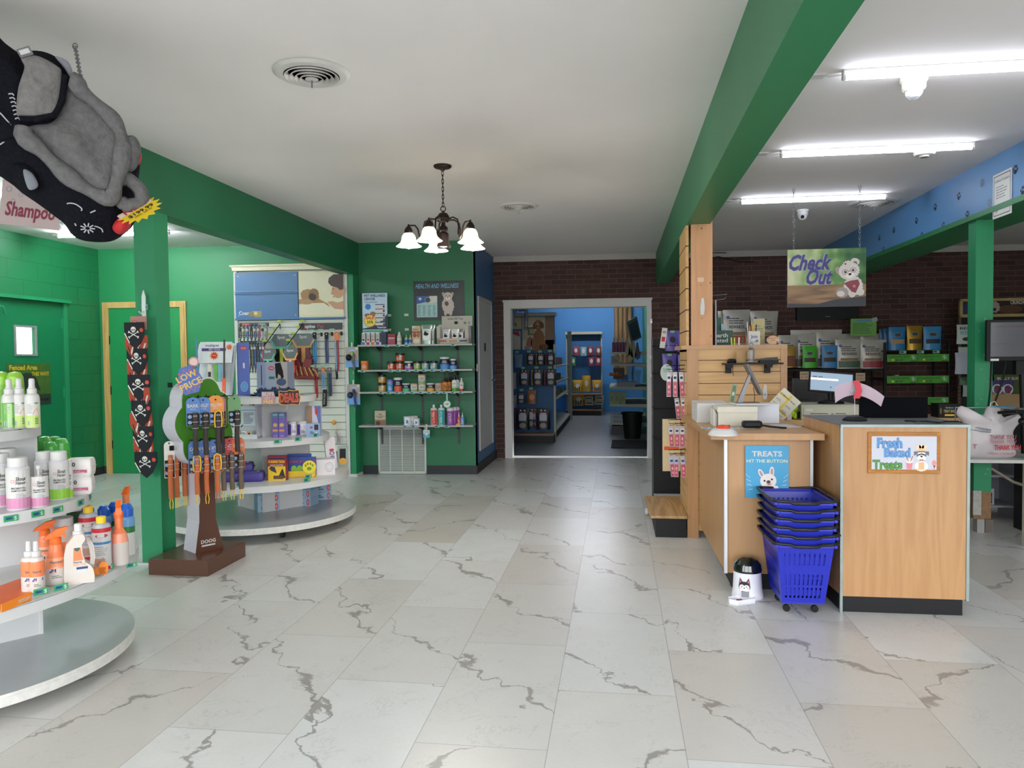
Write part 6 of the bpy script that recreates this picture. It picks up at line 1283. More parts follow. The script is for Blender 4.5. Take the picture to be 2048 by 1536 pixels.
m = MB(); x, z = LP([(252, 424)])[0]; m.X = Matrix.Translation((x, -.19, z)) @ Matrix.Rotation(-.62, 4, 'Y') @ Matrix.Rotation(-1.0, 4, 'X'); m.prism(star(0, 0, .085, .062, 15), 0, .002, mt('#e8c92c', .4)).rect(-.075, .06, .012, .045, -.001, mt('#e8d8c8')).text('NEW', 0, .014, .03, -.002, INKR, .03, al='c').text('$199.99', -.0, -.022, .022, -.002, INK, .02, al='c').text('ORIG. 249.99', 0, -.038, .009, -.002, INK, .01, al='c'); m.build('price_star', t, label='yellow star tag reading NEW $199.99')
# chain and hook
def chain(p0, p1, name, label, cat, link=.022, r=.0016, hook=True, grp=None):
    p0, p1 = Vector(p0), Vector(p1); d = p1-p0; L = d.length; n = int(L/(link*.8)); m = MB()
    q = d.to_track_quat('Z', 'Y').to_matrix().to_4x4()
    for k in range(n):
        m.X = Matrix.Translation(p0+d*((k+.5)/n)) @ q @ Matrix.Rotation(PI/2*(k % 2), 4, 'Z')
        m.tube([(link*.28*math.cos(a), 0, link*.55*math.sin(a)) for a in [2*PI*i/8 for i in range(8)]], r, STEEL, 5, True)
    m.X = Matrix.Identity(4)
    if hook: m.tube([tuple(p0+Vector((.012*math.cos(a), 0, .012*math.sin(a)-.0))) for a in [2*PI*i/10 for i in range(10)]], .002, STEEL, 6, True)
    return m.build(name, label=label, category=cat, **({'group': grp} if grp else {}))
a = Vector((-2.27, 2.92, 2.667)); b = ray_at(172, 212, 2.58)
chain(a, b, 'hanging_chain', 'thin chain holding the plush dog from a ceiling eye hook', 'chain', .026, .002)
chain(Vector((-2.95, 2.85, 2.667)), ray_at(-40, 60, 2.55), 'hanging_chain', 'thin chain holding the far end of the plush dog, beyond the left edge', 'chain', .026, .002)
# shampoo sign hanging in the left room
p = ray_at(62, 410, 3.9); k2 = p.y*1.06/FPX
t = thing('hanging_sign', 'pale pink SHAMPOO sign hanging behind the plush dog', 'sign', None, (p.x, p.y, p.z), .35)
w_, h_ = 112*k2, 92*k2
m = MB().at(0, 0, 0, 0, 0, .10).box(-w_/2, w_/2, 0, .004, -h_/2, h_/2, mt('#cdb6b8', .5)); m.text('Shampoo', 0, -h_*.28, h_*.3, -.001, mt('#8c2f4a'), .03, .15, al='c', wid=w_*.84)
for x, z, r in ((-.38, .3, .05), (-.18, .2, .04), (-.3, .05, .035), (.3, .32, .05), (.05, .28, .03)): m.ell(x*w_, z*h_, r*w_, r*w_, -.001, mt('#8f93a8')).ell(x*w_, z*h_, r*w_*.75, r*w_*.75, -.0014, mt('#c9b8bc'))
m.build('panel', t)
MB().tube([(-w_*.4, 0, h_*.5), (-w_*.4, 0, CZ-p.z)], .0012, STEEL, 4).tube([(w_*.4, 0, h_*.5-.04), (w_*.4, 0, CZ-p.z)], .0012, STEEL, 4).build('wires', t)
# ------------------------------------------------------------------ chandelier
CHX, CHY = -1.204, 5.15
BRZ = mt('#2c211f', .35, .7, var=.08)
t = thing('chandelier', 'dark bronze chandelier with five lit bell glass shades', 'chandelier', None, (CHX, CHY, CZ))
MB().lathe([(.062, 0), (.064, -.008), (.055, -.018), (.02, -.026), (.01, -.04)], BRZ, 28).build('canopy', t)
m = MB()
zc = -.04
for k in range(9):
    m.X = Matrix.Translation((0, 0, zc-.016)) @ Matrix.Rotation(PI/2*(k % 2)+.4, 4, 'Z'); big = k in (2, 5)
    m.tube([((.007)*math.cos(a), 0, (.02)*math.sin(a)) for a in [2*PI*i/12 for i in range(12)]], .0024, BRZ, 6, True); zc -= .027
m.X = Matrix.Identity(4); m.build('chain', t)
m = MB().tube([(.018*math.cos(a), 0, -.302+.018*math.sin(a)) for a in [2*PI*i/14 for i in range(14)]], .0035, BRZ, 6, True)
m.lathe([(.006, -.315), (.01, -.325), (.03, -.335), (.042, -.352), (.045, -.368), (.06, -.374), (.058, -.38), (.02, -.386), (.014, -.40), (.016, -.42), (.03, -.43), (.033, -.45), (.025, -.465), (.036, -.475), (.038, -.53), (.05, -.565), (.052, -.572), (.03, -.565)], BRZ, 24); m.build('body', t)
MB().lathe([(.001, -.560), (.022, -.560), (.024, -.566), (.001, -.572)], mt('#ffffff', .5, emit=6), 16).build('centre_bulb', t)
GLS = mt('#f7efe4', .35, var=0, trans=0)
gm, nt, b_, N, L, MA, MIX = nodes_mat('frosted_glass')
b_.inputs['Base Color'].default_value = (.95, .90, .82, 1); b_.inputs['Roughness'].default_value = .4
tr = N('BsdfTranslucent'); tr.inputs[0].default_value = (1, .95, .86, 1); ms = N('MixShader'); ms.inputs[0].default_value = .62
out = nt.nodes['Material Output']; L(b_.outputs[0], ms.inputs[1]); L(tr.outputs[0], ms.inputs[2]); L(ms.outputs[0], out.inputs[0])
for k in range(5):
    a = math.radians(-100+72*k)
    cx, cy = .245*math.cos(a), .245*math.sin(a)
    def Q(r, z): return (r*math.cos(a), r*math.sin(a), z)
    MB().tube([Q(.03, -.39), Q(.05, -.375), Q(.09, -.37), Q(.13, -.39), Q(.14, -.44), Q(.135, -.49), Q(.15, -.52), Q(.17, -.49), Q(.18, -.44), Q(.20, -.415), Q(.235, -.415), Q(.245, -.43)], .006, BRZ, 8).build('arm', t)
    MB().lathe([(.004, -.405), (.007, -.418), (.018, -.428), (.028, -.445), (.03, -.462), (.026, -.472)], BRZ, 18, cx, cy).build('socket_cup', t)
    MB().lathe([(.026, -.468), (.040, -.478), (.048, -.495), (.050, -.515), (.058, -.535), (.078, -.552), (.090, -.560), (.088, -.5625), (.076, -.555), (.056, -.538), (.048, -.516), (.046, -.497), (.038, -.480)], gm, 28, cx, cy, caps=False).build('glass_shade', t)
    MB().sphere((cx, cy, -.545), .026, mt('#fff6ea', .5, emit=16), 14, sz=1.25).lathe([(.012, -.47), (.014, -.52)], PAPER, 10, cx, cy).build('bulb', t)
    pl = bpy.data.lights.new('bulb_light', 'POINT'); pl.energy = 4.5; pl.color = (1, .96, .91); pl.shadow_soft_size = .028
    po = bpy.data.objects.new('bulb_light', pl); SC.collection.objects.link(po); po.parent = t; po.location = (cx, cy, -.60)
# ------------------------------------------------------------------ check out sign
p0 = ray_at(1575, 500, 6.35); p1 = ray_at(1732, 612, 6.35)
w_, h_ = p1.x-p0.x, p0.z-p1.z
CS = Vector(((p0.x+p1.x)/2, 6.35, (p0.z+p1.z)/2))
t = thing('check_out_sign', 'hanging Check Out sign with a fluffy white dog in red glasses', 'sign', None, tuple(CS), .01)
bgm, nt, b_, N, L, MA, MIX = nodes_mat('printed_meadow')
tc = N('TexCoord'); n1 = N('TexNoise'); n1.inputs['Scale'].default_value = 9; n1.inputs['Detail'].default_value = 1; L(tc.outputs['Object'], n1.inputs['Vector'])
sx = N('SeparateXYZ'); L(tc.outputs['Object'], sx.inputs[0]); k1 = MA('ADD', MA('MULTIPLY', sx.outputs[0], -.9), MA('MULTIPLY', n1.outputs['Fac'], 1.0))
L(ramp(N, L, k1, [(.15, lin('#2c5a34')), (.45, lin('#5f8f4a')), (.72, lin('#b8c690')), (.9, lin('#d2d4b0'))]), b_.inputs['Base Color'])
m = MB().box(-w_/2, w_/2, 0, .012, -h_/2, h_/2, PAPER); m.rect(-w_/2, w_/2, -h_/2, h_/2, -.0006, bgm)
wdk = wood_mat('printed_wood', '#a8855f', '#5d4634', 'x', .8, .5, 6)
m.rect(-w_/2, w_/2, -h_*.5, -h_*.12, -.0010, wdk).poly([(-w_/2, -h_*.5), (w_/2, -h_*.5), (w_/2, -h_*.33), (w_*.1, -h_*.38), (-w_*.12, -h_*.45), (-w_/2, -h_*.43)], -.0014, mt('#33343a'))
for o, c, y in ((.055, mt('#a9a4c4'), -.0018), (.035, mt('#3c3c7c'), -.0024)):
    m.text('Check', -w_*.48, h_*.15, h_*.25, y, c, o, .35, wid=w_*.55).text('Out', -w_*.26, -h_*.10, h_*.25, y, c, o, .35, wid=w_*.34)
fw, fd = mt('#d8d2cb', .7), mt('#a39a94', .7)
m.ell(w_*.34, -h_*.15, w_*.12, h_*.17, -.0018, fw, 0, 30, .05).ell(w_*.20, -h_*.26, w_*.08, h_*.09, -.0022, fd, 0, 24, .06).ell(w_*.18, -h_*.28, w_*.05, h_*.05, -.0026, fw, 0, 18, .06).ell(w_*.32, -h_*.28, w_*.045, h_*.07, -.0026, fw, .3, 18, .06).ell(w_*.43, -h_*.26, w_*.05, h_*.06, -.0026, fw, 0, 18, .06)
m.poly([(w_*.22, -h_*.10), (w_*.30, -h_*.06), (w_*.40, -h_*.04), (w_*.42, -h_*.12), (w_*.37, -h_*.27), (w_*.32, -h_*.25)], -.0030, mt('#8c3c46')).ell(w_*.35, -h_*.155, w_*.016, w_*.016, -.0034, mt('#e8b0b0')).ell(w_*.35, -h_*.155, w_*.009, w_*.009, -.0038, mt('#8c3c46'))
m.X = Matrix.Translation((w_*.285, -.0034, h_*.11)) @ Matrix.Rotation(.22, 4, 'Y').inverted()
s = w_*.135
m.ell(-s*.95, s*.25, s*.3, s*.42, 0, fd, .3, 20, .05).ell(-s*.95, s*.2, s*.16, s*.28, -.0002, mt('#b58f86'), .3).ell(s*.75, s*.75, s*.42, s*.34, 0, fw, -.5, 20, .05).ell(s*.7, s*.6, s*.2, s*.2, -.0002, mt('#7d6058'), -.5)
m.ell(0, 0, s*.98, s*.86, -.0004, fw, 0, 40, .04).ell(0, s*.6, s*.5, s*.42, -.0005, fw, 0, 24, .10).ell(0, -s*.42, s*.42, s*.32, -.0007, mt('#ece7e0'), 0, 24, .04)
for e in (-1, 1):
    m.ell(e*s*.38, -s*.02, s*.30, s*.25, -.0009, mt('#7a3438')).ell(e*s*.38, -s*.02, s*.26, s*.21, -.0011, fw).ell(e*s*.36, -s*.02, s*.13, s*.13, -.0013, INK).ell(e*s*.33, s*.02, s*.035, s*.035, -.0015, WHITE)
m.rect(-s*.1, s*.1, -s*.04, 0, -.0014, mt('#7a3438')).ell(0, -s*.34, s*.15, s*.12, -.0013, INK).poly([(-s*.2, s*.62), (-s*.32, s*.76), (-s*.27, s*.86), (-s*.2, s*.80), (-s*.13, s*.86), (-s*.08, s*.76)], -.0013, mt('#a8283c'))
m.X = Matrix.Identity(4)
m.build('panel', t)
for k, (u, v) in enumerate(((1588, 375), (1720, 370))):
    x, y = Fz(u, v, CZ); chain((x, 6.35, CZ-.012), (x+.003, 6.355, CS.z+h_/2), 'hanging_chain', 'thin chain above the Check Out sign, %s' % ('left' if k == 0 else 'right'), 'chain', .03, .0016, grp='sign chains')
# ------------------------------------------------------------------ slatwall corner unit with pine column
t = thing('slatwall_column', 'maple slatwall counter unit with a tall pine board column', 'fixture', None, (.50, 5.55, 0))
# local: x along the front (0..0.70), y back (0..0.6)
SLT = 1.375
m = MB()
def slats(x0, x1, z0, z1, y, mat, st=.084):
    z = z1
    while z > z0+.01:
        a = max(z0, z-st+.007); m.box(x0, x1, y, y+.015, a, z, mat); m.box(x0, x1, y+.008, y+.015, z-st, a, mt('#7a5c3c')) if z-st > z0 else None; z -= st
slats(.08, .655, .05, SLT, 0, MAPLEX); m.build('front_slats', t)
m = MB().box(.0, .08, -.008, .02, .0, SLT, MAPLE).box(.655, .70, -.008, .02, .0, SLT, MAPLE); m.build('front_edges', t)
m = MB(); z = SLT
while z > .06: m.box(0, .015, .02, .62, max(.02, z-.077), z, MAPLEX); m.box(.007, .015, .02, .62, z-.084, z-.077, mt('#7a5c3c')); z -= .084
m.box(.69, .70, .02, .62, 0, SLT, MAPLE); m.build('side_slats', t)
MB().box(-.04, .70, -.012, .62, SLT, SLT+.028, MAPLE2).build('top', t)
MB().box(.035, .185, .02, .055, SLT+.028, 2.30, PINE).build('pine_board', t, label='tall pine board with knots')
m = MB(); z = 2.28
while z > SLT+.05: m.box(.0, .02, .05, .62, z-.145, z, MAPLEX); m.box(.008, .02, .05, .62, z-.155, z-.145, mt('#6a5138')); z -= .155
m.box(.17, .19, .05, .62, SLT+.028, 2.30, PINE); m.build('column_slats', t)
m = MB()
for x, z, r in ((.11, 2.25, .006), (.105, 2.04, .003), (.105, 1.84, .004), (.11, 1.60, .004), (.17, 1.855, .005), (.175, 1.47, .004)): m.ell(x, z, r, r, .0195, mt('#6a4428'))
m.rect(.08, .125, 1.865, 1.895, .0195, mt('#d8b896')); m.build('knots', t)
MB().prism([(.10, 1.625), (.125, 1.625), (.13, 1.68), (.123, 1.745), (.105, 1.745), (.097, 1.68)], .008, .019, PAPER).build('remote_holder', label='white narrow plastic holder stuck on the pine column', category='holder', loc=(.50, 5.55, 0))
m = MB().tube([(0, 0, 0), (.10, -.03, .004)], .0025, STEEL, 5).tube([(0, 0, -.035), (.08, -.03, -.03), (.09, -.035, -.02)], .0025, STEEL, 5)
m.build('peg_hook', None, (.695, 5.65, 1.77), label='thin metal peg hooks on the right of the pine column', category='hook')
# black shelf with bottle and phone on the front slats
t = thing('black_shelf', 'small black shelf hooked on the maple slats', 'shelf', None, (.50, 5.55, 0))
m = MB().box(.245, .645, -.15, -.01, 1.262, 1.274, BLACKM); m.build('board', t)
for x in (.29, .56): MB().box(x-.02, x+.02, -.03, -.008, 1.20, 1.262, BLACKM).prism([(x-.02, 1.262), (x+.02, 1.262), (x+.015, 1.24), (x-.015, 1.24)], -.12, -.02, BLACKM).build('bracket', t)
t = thing('card_stand', 'small tan card leaning on the black shelf', 'card', None, (.50+.375, 5.46, 1.274)); MB().box(-.04, .04, 0, .006, 0, .085, mt('#a98a5e', .7)).build('card', t)
t = thing('spray_bottle', 'clear empty spray bottle on the black shelf', 'bottle', None, (.50+.43, 5.42, 1.274)); CLR = mt('#c9cdd2', .08, trans=.85, var=0)
MB().lathe([(.022, 0), (.026, .005), (.026, .085), (.014, .105), (.013, .12)], CLR, 16).build('bottle', t); MB().lathe([(.015, .12), (.015, .135), (.006, .14), (.006, .155)], CLR, 12).box(-.006, .028, -.006, .006, .148, .162, CLR).build('trigger_head', t)
t = thing('cordless_phone', 'black cordless phone lying on the black shelf', 'phone', None, (.50+.54, 5.44, 1.275), .05)
MB().box(-.055, .075, -.025, .025, 0, .018, BLACKM).prism([(-.14, .022), (-.05, .026), (.0, .034), (.07, .038), (.072, .02), (-.04, .016), (-.14, .014)], -.02, .02, DGREY).build('handset', t)
t = thing('phone_base', 'round black phone base at the left end of the black shelf', 'phone', None, (.50+.30, 5.44, 1.274)); MB().lathe([(.03, 0), (.034, .012), (.026, .028), (.01, .032)], BLACKM, 18).tube([(.01, .01, .0), (.012, .04, -.05), (.02, .05, -.09)], .002, BLACK, 5).build('base', t)
MB().prism([(-.010, -.075), (.014, -.075), (.017, -.03), (.012, .03), (-.008, .03), (-.014, -.03)], -.012, -.002, PAPER).ell(0, -.04, .007, .007, -.0125, GREY).build('remote_holder', None, (.50+.545, 5.55, 1.085), label='white narrow plastic holder stuck on the maple slats', category='holder')
# things on top of the slat unit
TZ = SLT+.028
def on(u, y, z=TZ): x = A(u, 690, y)[0]; return (x, y, z)
loc = on(1440, 5.80); carton('logo_display', 'dark green rounded display with white lettering behind the column', 'sign', None, (loc[0]+.02, loc[1], TZ), .15, .115, .03, mt('#1d4a3c'), lambda m, w, h: m.text('earth', -w*.40, h*.55, h*.26, -.001, PAPER, .02, wid=w*.65).text('rated', -w*.40, h*.22, h*.26, -.001, PAPER, .02, wid=w*.65), 0, bev=.03)
carton('folded_carton', 'tall dark green carton behind the pine column', 'box', None, on(1436, 5.95), .05, .22, .06, mt('#1f5f4a'), None, 0); carton('folded_carton', 'light blue white carton behind the dark green display', 'box', None, on(1447, 5.93), .035, .17, .05, mt('#a8c4cc'), lambda m, w, h: m.text('to', -w*.3, h*.3, h*.12, -.001, INKB, .01), 0)
MB().box(-.005, .005, 0, .35, 0, .33, mt('#8d909c', .4)).build('divider_screen', None, (.50+.215, 5.62, TZ), label='upright grey acrylic screen beside the pine column', category='screen')
t = thing('pen_cup', 'white pen cup crowded with pens and brushes', 'cup', None, on(1505, 5.66))
MB().at(0, 0, 0, .2).box(-.04, .045, -.03, .03, 0, .10, PAPER).text('Join', .0, .05, .022, -.0306, INKB, .02, al='c').text('CLUB', .0, .02, .018, -.0306, INKB, .02, al='c').build('cup', t)
m = MB()
for x, c, h in ((-.03, '#d8d8dc', .17), (-.015, '#e0762c', .14), (0, '#d8a23c', .15), (.02, '#1c1c20', .15), (-.035, '#2c2c34', .13)): m.tube([(x, 0, .02), (x*1.3, -.005, h)], .004, mt(c, .4), 6)
m.build('pens', t)
m = MB()
for x, c in ((-.03, '#d8d23c'), (-.01, '#c9d84a'), (.02, '#e8e4d0'), (.045, '#3c4c2c')): m.tube([(x, 0, 0), (x*1.1, .0, .055)], .005, mt(c, .4), 6)
m.build('highlighters', None, on(1472, 5.60), label='short yellow highlighters standing left of the pen cup', category='pens')
carton('note_card', 'yellow green card standing behind the pen cup', 'card', None, on(1518, 5.85), .085, .20, .006, mt('#b0a878'), lambda m, w, h: lines(m, -w*.4, w*.4, h*.3, h*.8, 5, mt('#8a8a5c'), -.001), 0)
MB().prism([(.045*math.cos(a), .035+.032*math.sin(a)) for a in [2*PI*i/20 for i in range(20)]], 0, .006, mt('#c9ad84')).text('MADE WITH', 0, .045, .009, -.001, INKR, .01, al='c').text('LOVE', 0, .03, .009, -.001, INKR, .01, al='c').ell(.028, .02, .006, .006, -.001, RED).build('wooden_sign', None, on(1546, 5.70, TZ+.0), label='small oval wooden sign with red lettering', category='sign')
# ------------------------------------------------------------------ pegs with treats on the left side of the unit
PINKP = mt('#c24d68', .35); PK2 = mt('#b8475f', .35)
def treat(label, loc, grp, col, rz=-.1, w=.034, h=.155, top='#d8d4da'):
    m = MB().at(0, 0, 0, 0, 0, random.uniform(-.12, .02)).box(-w/2, w/2, 0, .008, -h, 0, mt('#b8b4bc', .2)).rect(-w*.42, w*.42, -h*.97, -h*.40, -.0006, col).rect(-w*.42, w*.42, -h*.36, -h*.12, -.0006, mt(top)).rect(-w*.3, w*.3, -h*.28, -h*.18, -.001, INKB)
    m.ell(0, -h*.6, w*.2, h*.08, -.001, mt('#e8a8b0')).ell(0, -h*.8, w*.25, h*.06, -.001, mt('#d88a98')).tube([(0, .0, -.005), (0, .06, 0), (.05, .1, 0)], .0015, BLACK, 4)
    return m.build('treat_stick_pack', None, loc, rz, label=label, category='dog treat', group=grp)
rows = [(792, [1338, 1350, 1362, 1374], 'upper', 5.66), (832, [1353, 1366, 1377], 'second', 5.66), (894, [1341, 1354, 1365, 1376], 'third', 5.62), (950, [1342, 1353, 1365, 1376], 'lowest', 5.62)]
for v, us, nm, yy in rows:
    for k, u in enumerate(us):
        y = yy+.16-.04*k; x, z = A(u, v-(48 if nm == 'upper' else 36 if nm == 'second' else 42 if nm == 'third' else 38), y)
        treat('pink treat stick pack, %s from the left in the %s peg row' % (ORD[k], nm), (x, y, z), 'treat sticks in the %s peg row' % nm, PINKP if k % 2 else PK2, 0, h=.16 if nm != 'upper' else .19, top='#b8b8d8' if nm == 'lowest' else '#dcd6dc')
    m = MB()
    for k, u in enumerate(us):
        y = yy+.17-.04*k; x, z = A(u, v-(50 if nm == 'upper' else 38 if nm == 'second' else 44 if nm == 'third' else 40), y); m.tube([(.5, y+.0, z+.015), (x-.01, y-.02, z+.012), (x-.012, y-.022, z+.022)], .0025, BLACK, 5); m.tube([(.5, y+.0, z+.045), (x-.02, y-.02, z+.04)], .0025, BLACK, 5)
    m.build('peg_row', label='row of black pegs above the %s row of treat sticks' % nm, category='pegs', group='black peg rows')
PPL = mt('#5a4f9c', .4)
for k, (u, v, y, w, h) in enumerate(((1345, 682, 6.6, 28, 40), (1366, 684, 6.5, 20, 40), (1339, 728, 6.6, 28, 40), (1366, 728, 6.5, 20, 36))):
    x, z = A(u, v+h/2, y); s = y/FPX
    pouch('treat_bag', 'purple treat bag, %s on the far pegs' % ('upper left', 'upper right', 'lower left', 'lower right')[k], 'bag', 'purple treat bags', (x, y, z), w*s, h*s, PPL, lambda t, w, h: (t.ell(0, h*.55, w*.2, h*.16, -.0004, INK, 0, 14, .1), t.rect(-w*.3, w*.3, h*.2, h*.3, -.0004, mt('#c9c4e0')), t.rect(-w*.15, w*.15, h*.88, h*1.0, -.0006, mt('#6fae8c'))), 0, .05)
for k, (u, v, y) in enumerate(((1327, 676, 6.4), (1370, 678, 6.2))):
    x, z = A(u, v, y); MB().at(0, 0, 0, 0, 0, .14).box(-.022, .022, 0, .003, -.085, .085, PAPER).rect(-.014, .014, -.03, .01, -.0006, INKR).rect(-.014, .014, .04, .06, -.0006, GREY).at().tube([(0, 0, .08), (0, 6.77-y, .08)], .002, BLACK, 4).build('price_strip', None, (x, y, z), 0, label='long white price strip on a peg, %s of two' % ('left' if k == 0 else 'right'), category='tag', group='white price strips')
x, z = A(1333, 745, 6.3); MB().prism([(.05*math.cos(a), .07*math.sin(a)) for a in [2*PI*i/20 for i in range(20)]], 0, .003, mt('#bfd0cc')).tube([(0, 0, .06), (0, .46, .06)], .002, BLACK, 4).text('BULLY', 0, .02, .014, -.001, TEAL, .01, al='c').text('STICK', 0, -.0, .014, -.001, TEAL, .01, al='c').build('round_tag', None, (x, 6.3, z), 0, label='round pale tag hanging at the left of the upper treat row', category='tag')
# wire rack that carries the far bags
t = thing('wire_rack', 'black floor rack behind the slatwall unit', 'rack', None, (.36, 6.75, 0))
MB().box(-.06, -.045, 0, .02, 0, 1.5, mt('#3c3c40', .5)).build('upright', t); MB().box(-.05, .25, .01, .02, .1, 1.48, BLACKM).build('back_panel', t)
m = MB()
for z in (1.42, 1.18, .88, .62): m.tube([(-.05, 0, z), (-.05, -.25, z), (.2, -.25, z), (.2, 0, z)], .005, BLACK, 6)
m.build('wire_rails', t)
x, z = A(1343, 868, 6.1); m = MB().box(-.07, .07, 0, .02, -.30, .12, mt('#d8c8a4')).ell(.02, -.06, .045, .05, -.001, mt('#e8b02c')).rect(-.06, .06, -.13, -.10, -.001, mt('#d8602c')); m.build('chew_bag', None, (x, 6.1, z), .1, label='cream chew pack with a yellow circle hanging behind the treat sticks', category='bag')
for k, y in enumerate((6.3, 6.45)): MB().at(0, 0, .03, 0, 0, PI/2).lathe([(.03, 0), (.03, .022)], mt('#c9c9c4', .4), 16).build('caster_wheel', None, (.22+.05*k, y, 0), label='pale caster wheel under the hanging treats, %s' % ('nearer' if k == 0 else 'farther'), category='wheel', group='caster wheels')
# ------------------------------------------------------------------ plywood step
t = thing('plywood_step', 'low plywood topped step with a black base beside the counter', 'step', None, (.0, 0, 0))
MB().slab([(.215, 6.28), (.50, 6.30), (.495, 5.50), (.235, 5.50)], .145, .165, PLY).build('plywood_top', t, bev=.002)
MB().box(.27, .49, 5.53, 6.25, 0, .145, BLACKM).build('base', t)
# ------------------------------------------------------------------ counter with the cash stuff
CTZ = .90
m_ = thing('checkout_counter', 'beech laminate counter with black toe kick and rounded top', 'counter', None, (0, 0, 0))
MB().slab([(.595, 4.30), (1.06, 4.29), (1.06, 5.53), (.585, 5.53)], .10, CTZ-.035, MAPLE2).build('body', m_)
MB().slab([(.64, 4.345), (1.04, 4.335), (1.04, 5.45), (.64, 5.45)], 0, .10, BLACKM).build('toe_kick', m_)
top = [(.505, 4.19), (1.10, 4.18), (1.085, 4.30), (1.075, 4.95), (1.075, 5.53), (.455, 5.53)]
MB().slab(top, CTZ-.035, CTZ, MAPLE2).build('top', m_, bev=.004)
MB().box(.588, .606, 4.285, 4.303, .10, CTZ-.035, mt('#b9bdbf', .3, .6)).box(1.048, 1.064, 4.278, 4.296, .10, CTZ-.035, mt('#b9bdbf', .3, .6)).build('metal_corner_strip', m_)
# sign TREATS
p = ray_at(1532, 944, 4.28); s = 4.28/FPX*1.05; w_, h_ = .232, .292
t = thing('treats_sign', 'blue TREATS HIT THE BUTTON sign with a white bulldog puppy', 'sign', None, (p.x+.005, 4.283, p.z))
m = MB().box(-w_/2, w_/2, -.003, .002, -h_/2, h_/2, mt('#3c9bc9', .4)).text('TREATS', 0, h_*.30, h_*.095, -.0036, PAPER, .03, al='c', wid=w_*.7).text('HIT THE BUTTON', 0, h_*.18, h_*.06, -.0036, mt('#d8dcb0'), .01, al='c', wid=w_*.94)
m.X = Matrix.Translation((w_*.03, -.0036, -h_*.17)) @ Matrix.Rotation(-.2, 4, 'Y')
s = w_*.20; fw2 = mt('#e0d8d4', .6); pnk = mt('#b08f8c')
for e, r in ((-1, .25), (1, -.25)): m.ell(e*s*.62, s*1.0, s*.28, s*.62, 0, fw2, r).ell(e*s*.62, s*.98, s*.15, s*.45, -.0003, pnk, r)
m.ell(0, 0, s*.95, s*.88, -.0005, fw2).ell(-s*.42, s*.1, s*.12, s*.12, -.0008, INK).ell(s*.45, s*.1, s*.12, s*.12, -.0008, INK).ell(0, -s*.12, s*.24, s*.2, -.0009, mt('#3a3436')).ell(0, -s*.4, s*.36, s*.26, -.0008, mt('#cfc4c0')).ell(.02*s, -s*.42, s*.22, s*.1, -.0011, mt('#c9757a')).ell(0, -s*.95, s*1.0, s*.35, -.0004, fw2)
m.X = Matrix.Identity(4)
for e in (-1, 1):
    for q in range(4): a = .1+q*.3; cx, cz = e*w_*(.33+.02*q), -h_*(.33-.07*q); m.poly([(cx, cz), (cx+e*w_*.1, cz+h_*.03*(q-.5)), (cx+e*w_*.1, cz+h_*.03*(q-.5)+.003), (cx, cz+.003)], -.004, PAPER)
m.build('sign', t, bev=.0)
# things lying on the counter
ZC = CTZ
def onc(u, v, z=ZC): x, y = Fz(u, v, z); return x, y
x, y = onc(1449, 872); t = thing('treat_button', 'white dome button with a red top on the counter front edge', 'button', None, (x, y+.05, ZC))
MB().lathe([(.078, 0), (.078, .008), (.06, .028), (.045, .036), (.03, .038)], WHITE, 30).build('dome', t); MB().lathe([(.036, .034), (.038, .042), (.028, .052), (.001, .056)], mt('#e0482c', .3), 24).build('button', t)
x, y = onc(1447, 858); t = thing('instruction_sheet', 'blue and white printed sheet under the dome button', 'paper', None, (x+.03, y+.06, ZC), .02)
m = MB().box(-.15, .15, -.035, .045, 0, .0012, mt('#b8cfd8'));
for q in range(7): m.slab([(-.14+q*.042, -.02), (-.11+q*.042, -.02), (-.11+q*.042, .03), (-.14+q*.042, .03)], .0012, .0015, mt('#3c7fae'))
m.build('sheet', t)
def bx(label, x0, x1, y0, y1, h, mat, name='carton', cat='box', z=ZC, rz=0, art=None, bev=.002):
    m = MB().box(-(x1-x0)/2, (x1-x0)/2, 0, y1-y0, 0, h, mat)
    if art: art(m, x1-x0, h)
    return m.build(name, None, ((x0+x1)/2, y0, z), rz, bev, label=label, category=cat)
WBX = mt('#c4c2bf', .5, var=.02); WBX2 = mt('#cfcbbb', .6, var=.03)
p = onc(1425, 858); bx('cream closed carton in front on the counter', .60, .83, 4.62, 4.82, .115, WBX2, art=lambda m, w, h: (m.box(-w/2-.004, w/2, -.003, .2, h*.72, h+.002, mt('#d5d1c2', .6)), m.rect(-w*.32, -w*.2, 0.0, .008, -.001, INK)))
bx('white square carton at the left rear of the counter', .50, .70, 4.86, 5.2, .125, WBX); bx('white carton at the right behind the cream one', .83, 1.0, 4.84, 5.0, .12, mt('#dbe0ea', .5))
for k in range(3): bx('folded paper edge leaning left of the cream carton, %s' % ORD[k], .575+.008*k, .581+.008*k, 4.63+.01*k, 4.8, .10-.012*k, PAPER, 'paper_stack', 'paper', bev=0)
bx('papers lying on top of the cream carton', .72, .93, 4.72, 4.9, .008, PAPER, 'paper_stack', 'paper', ZC+.12, .15, bev=0)
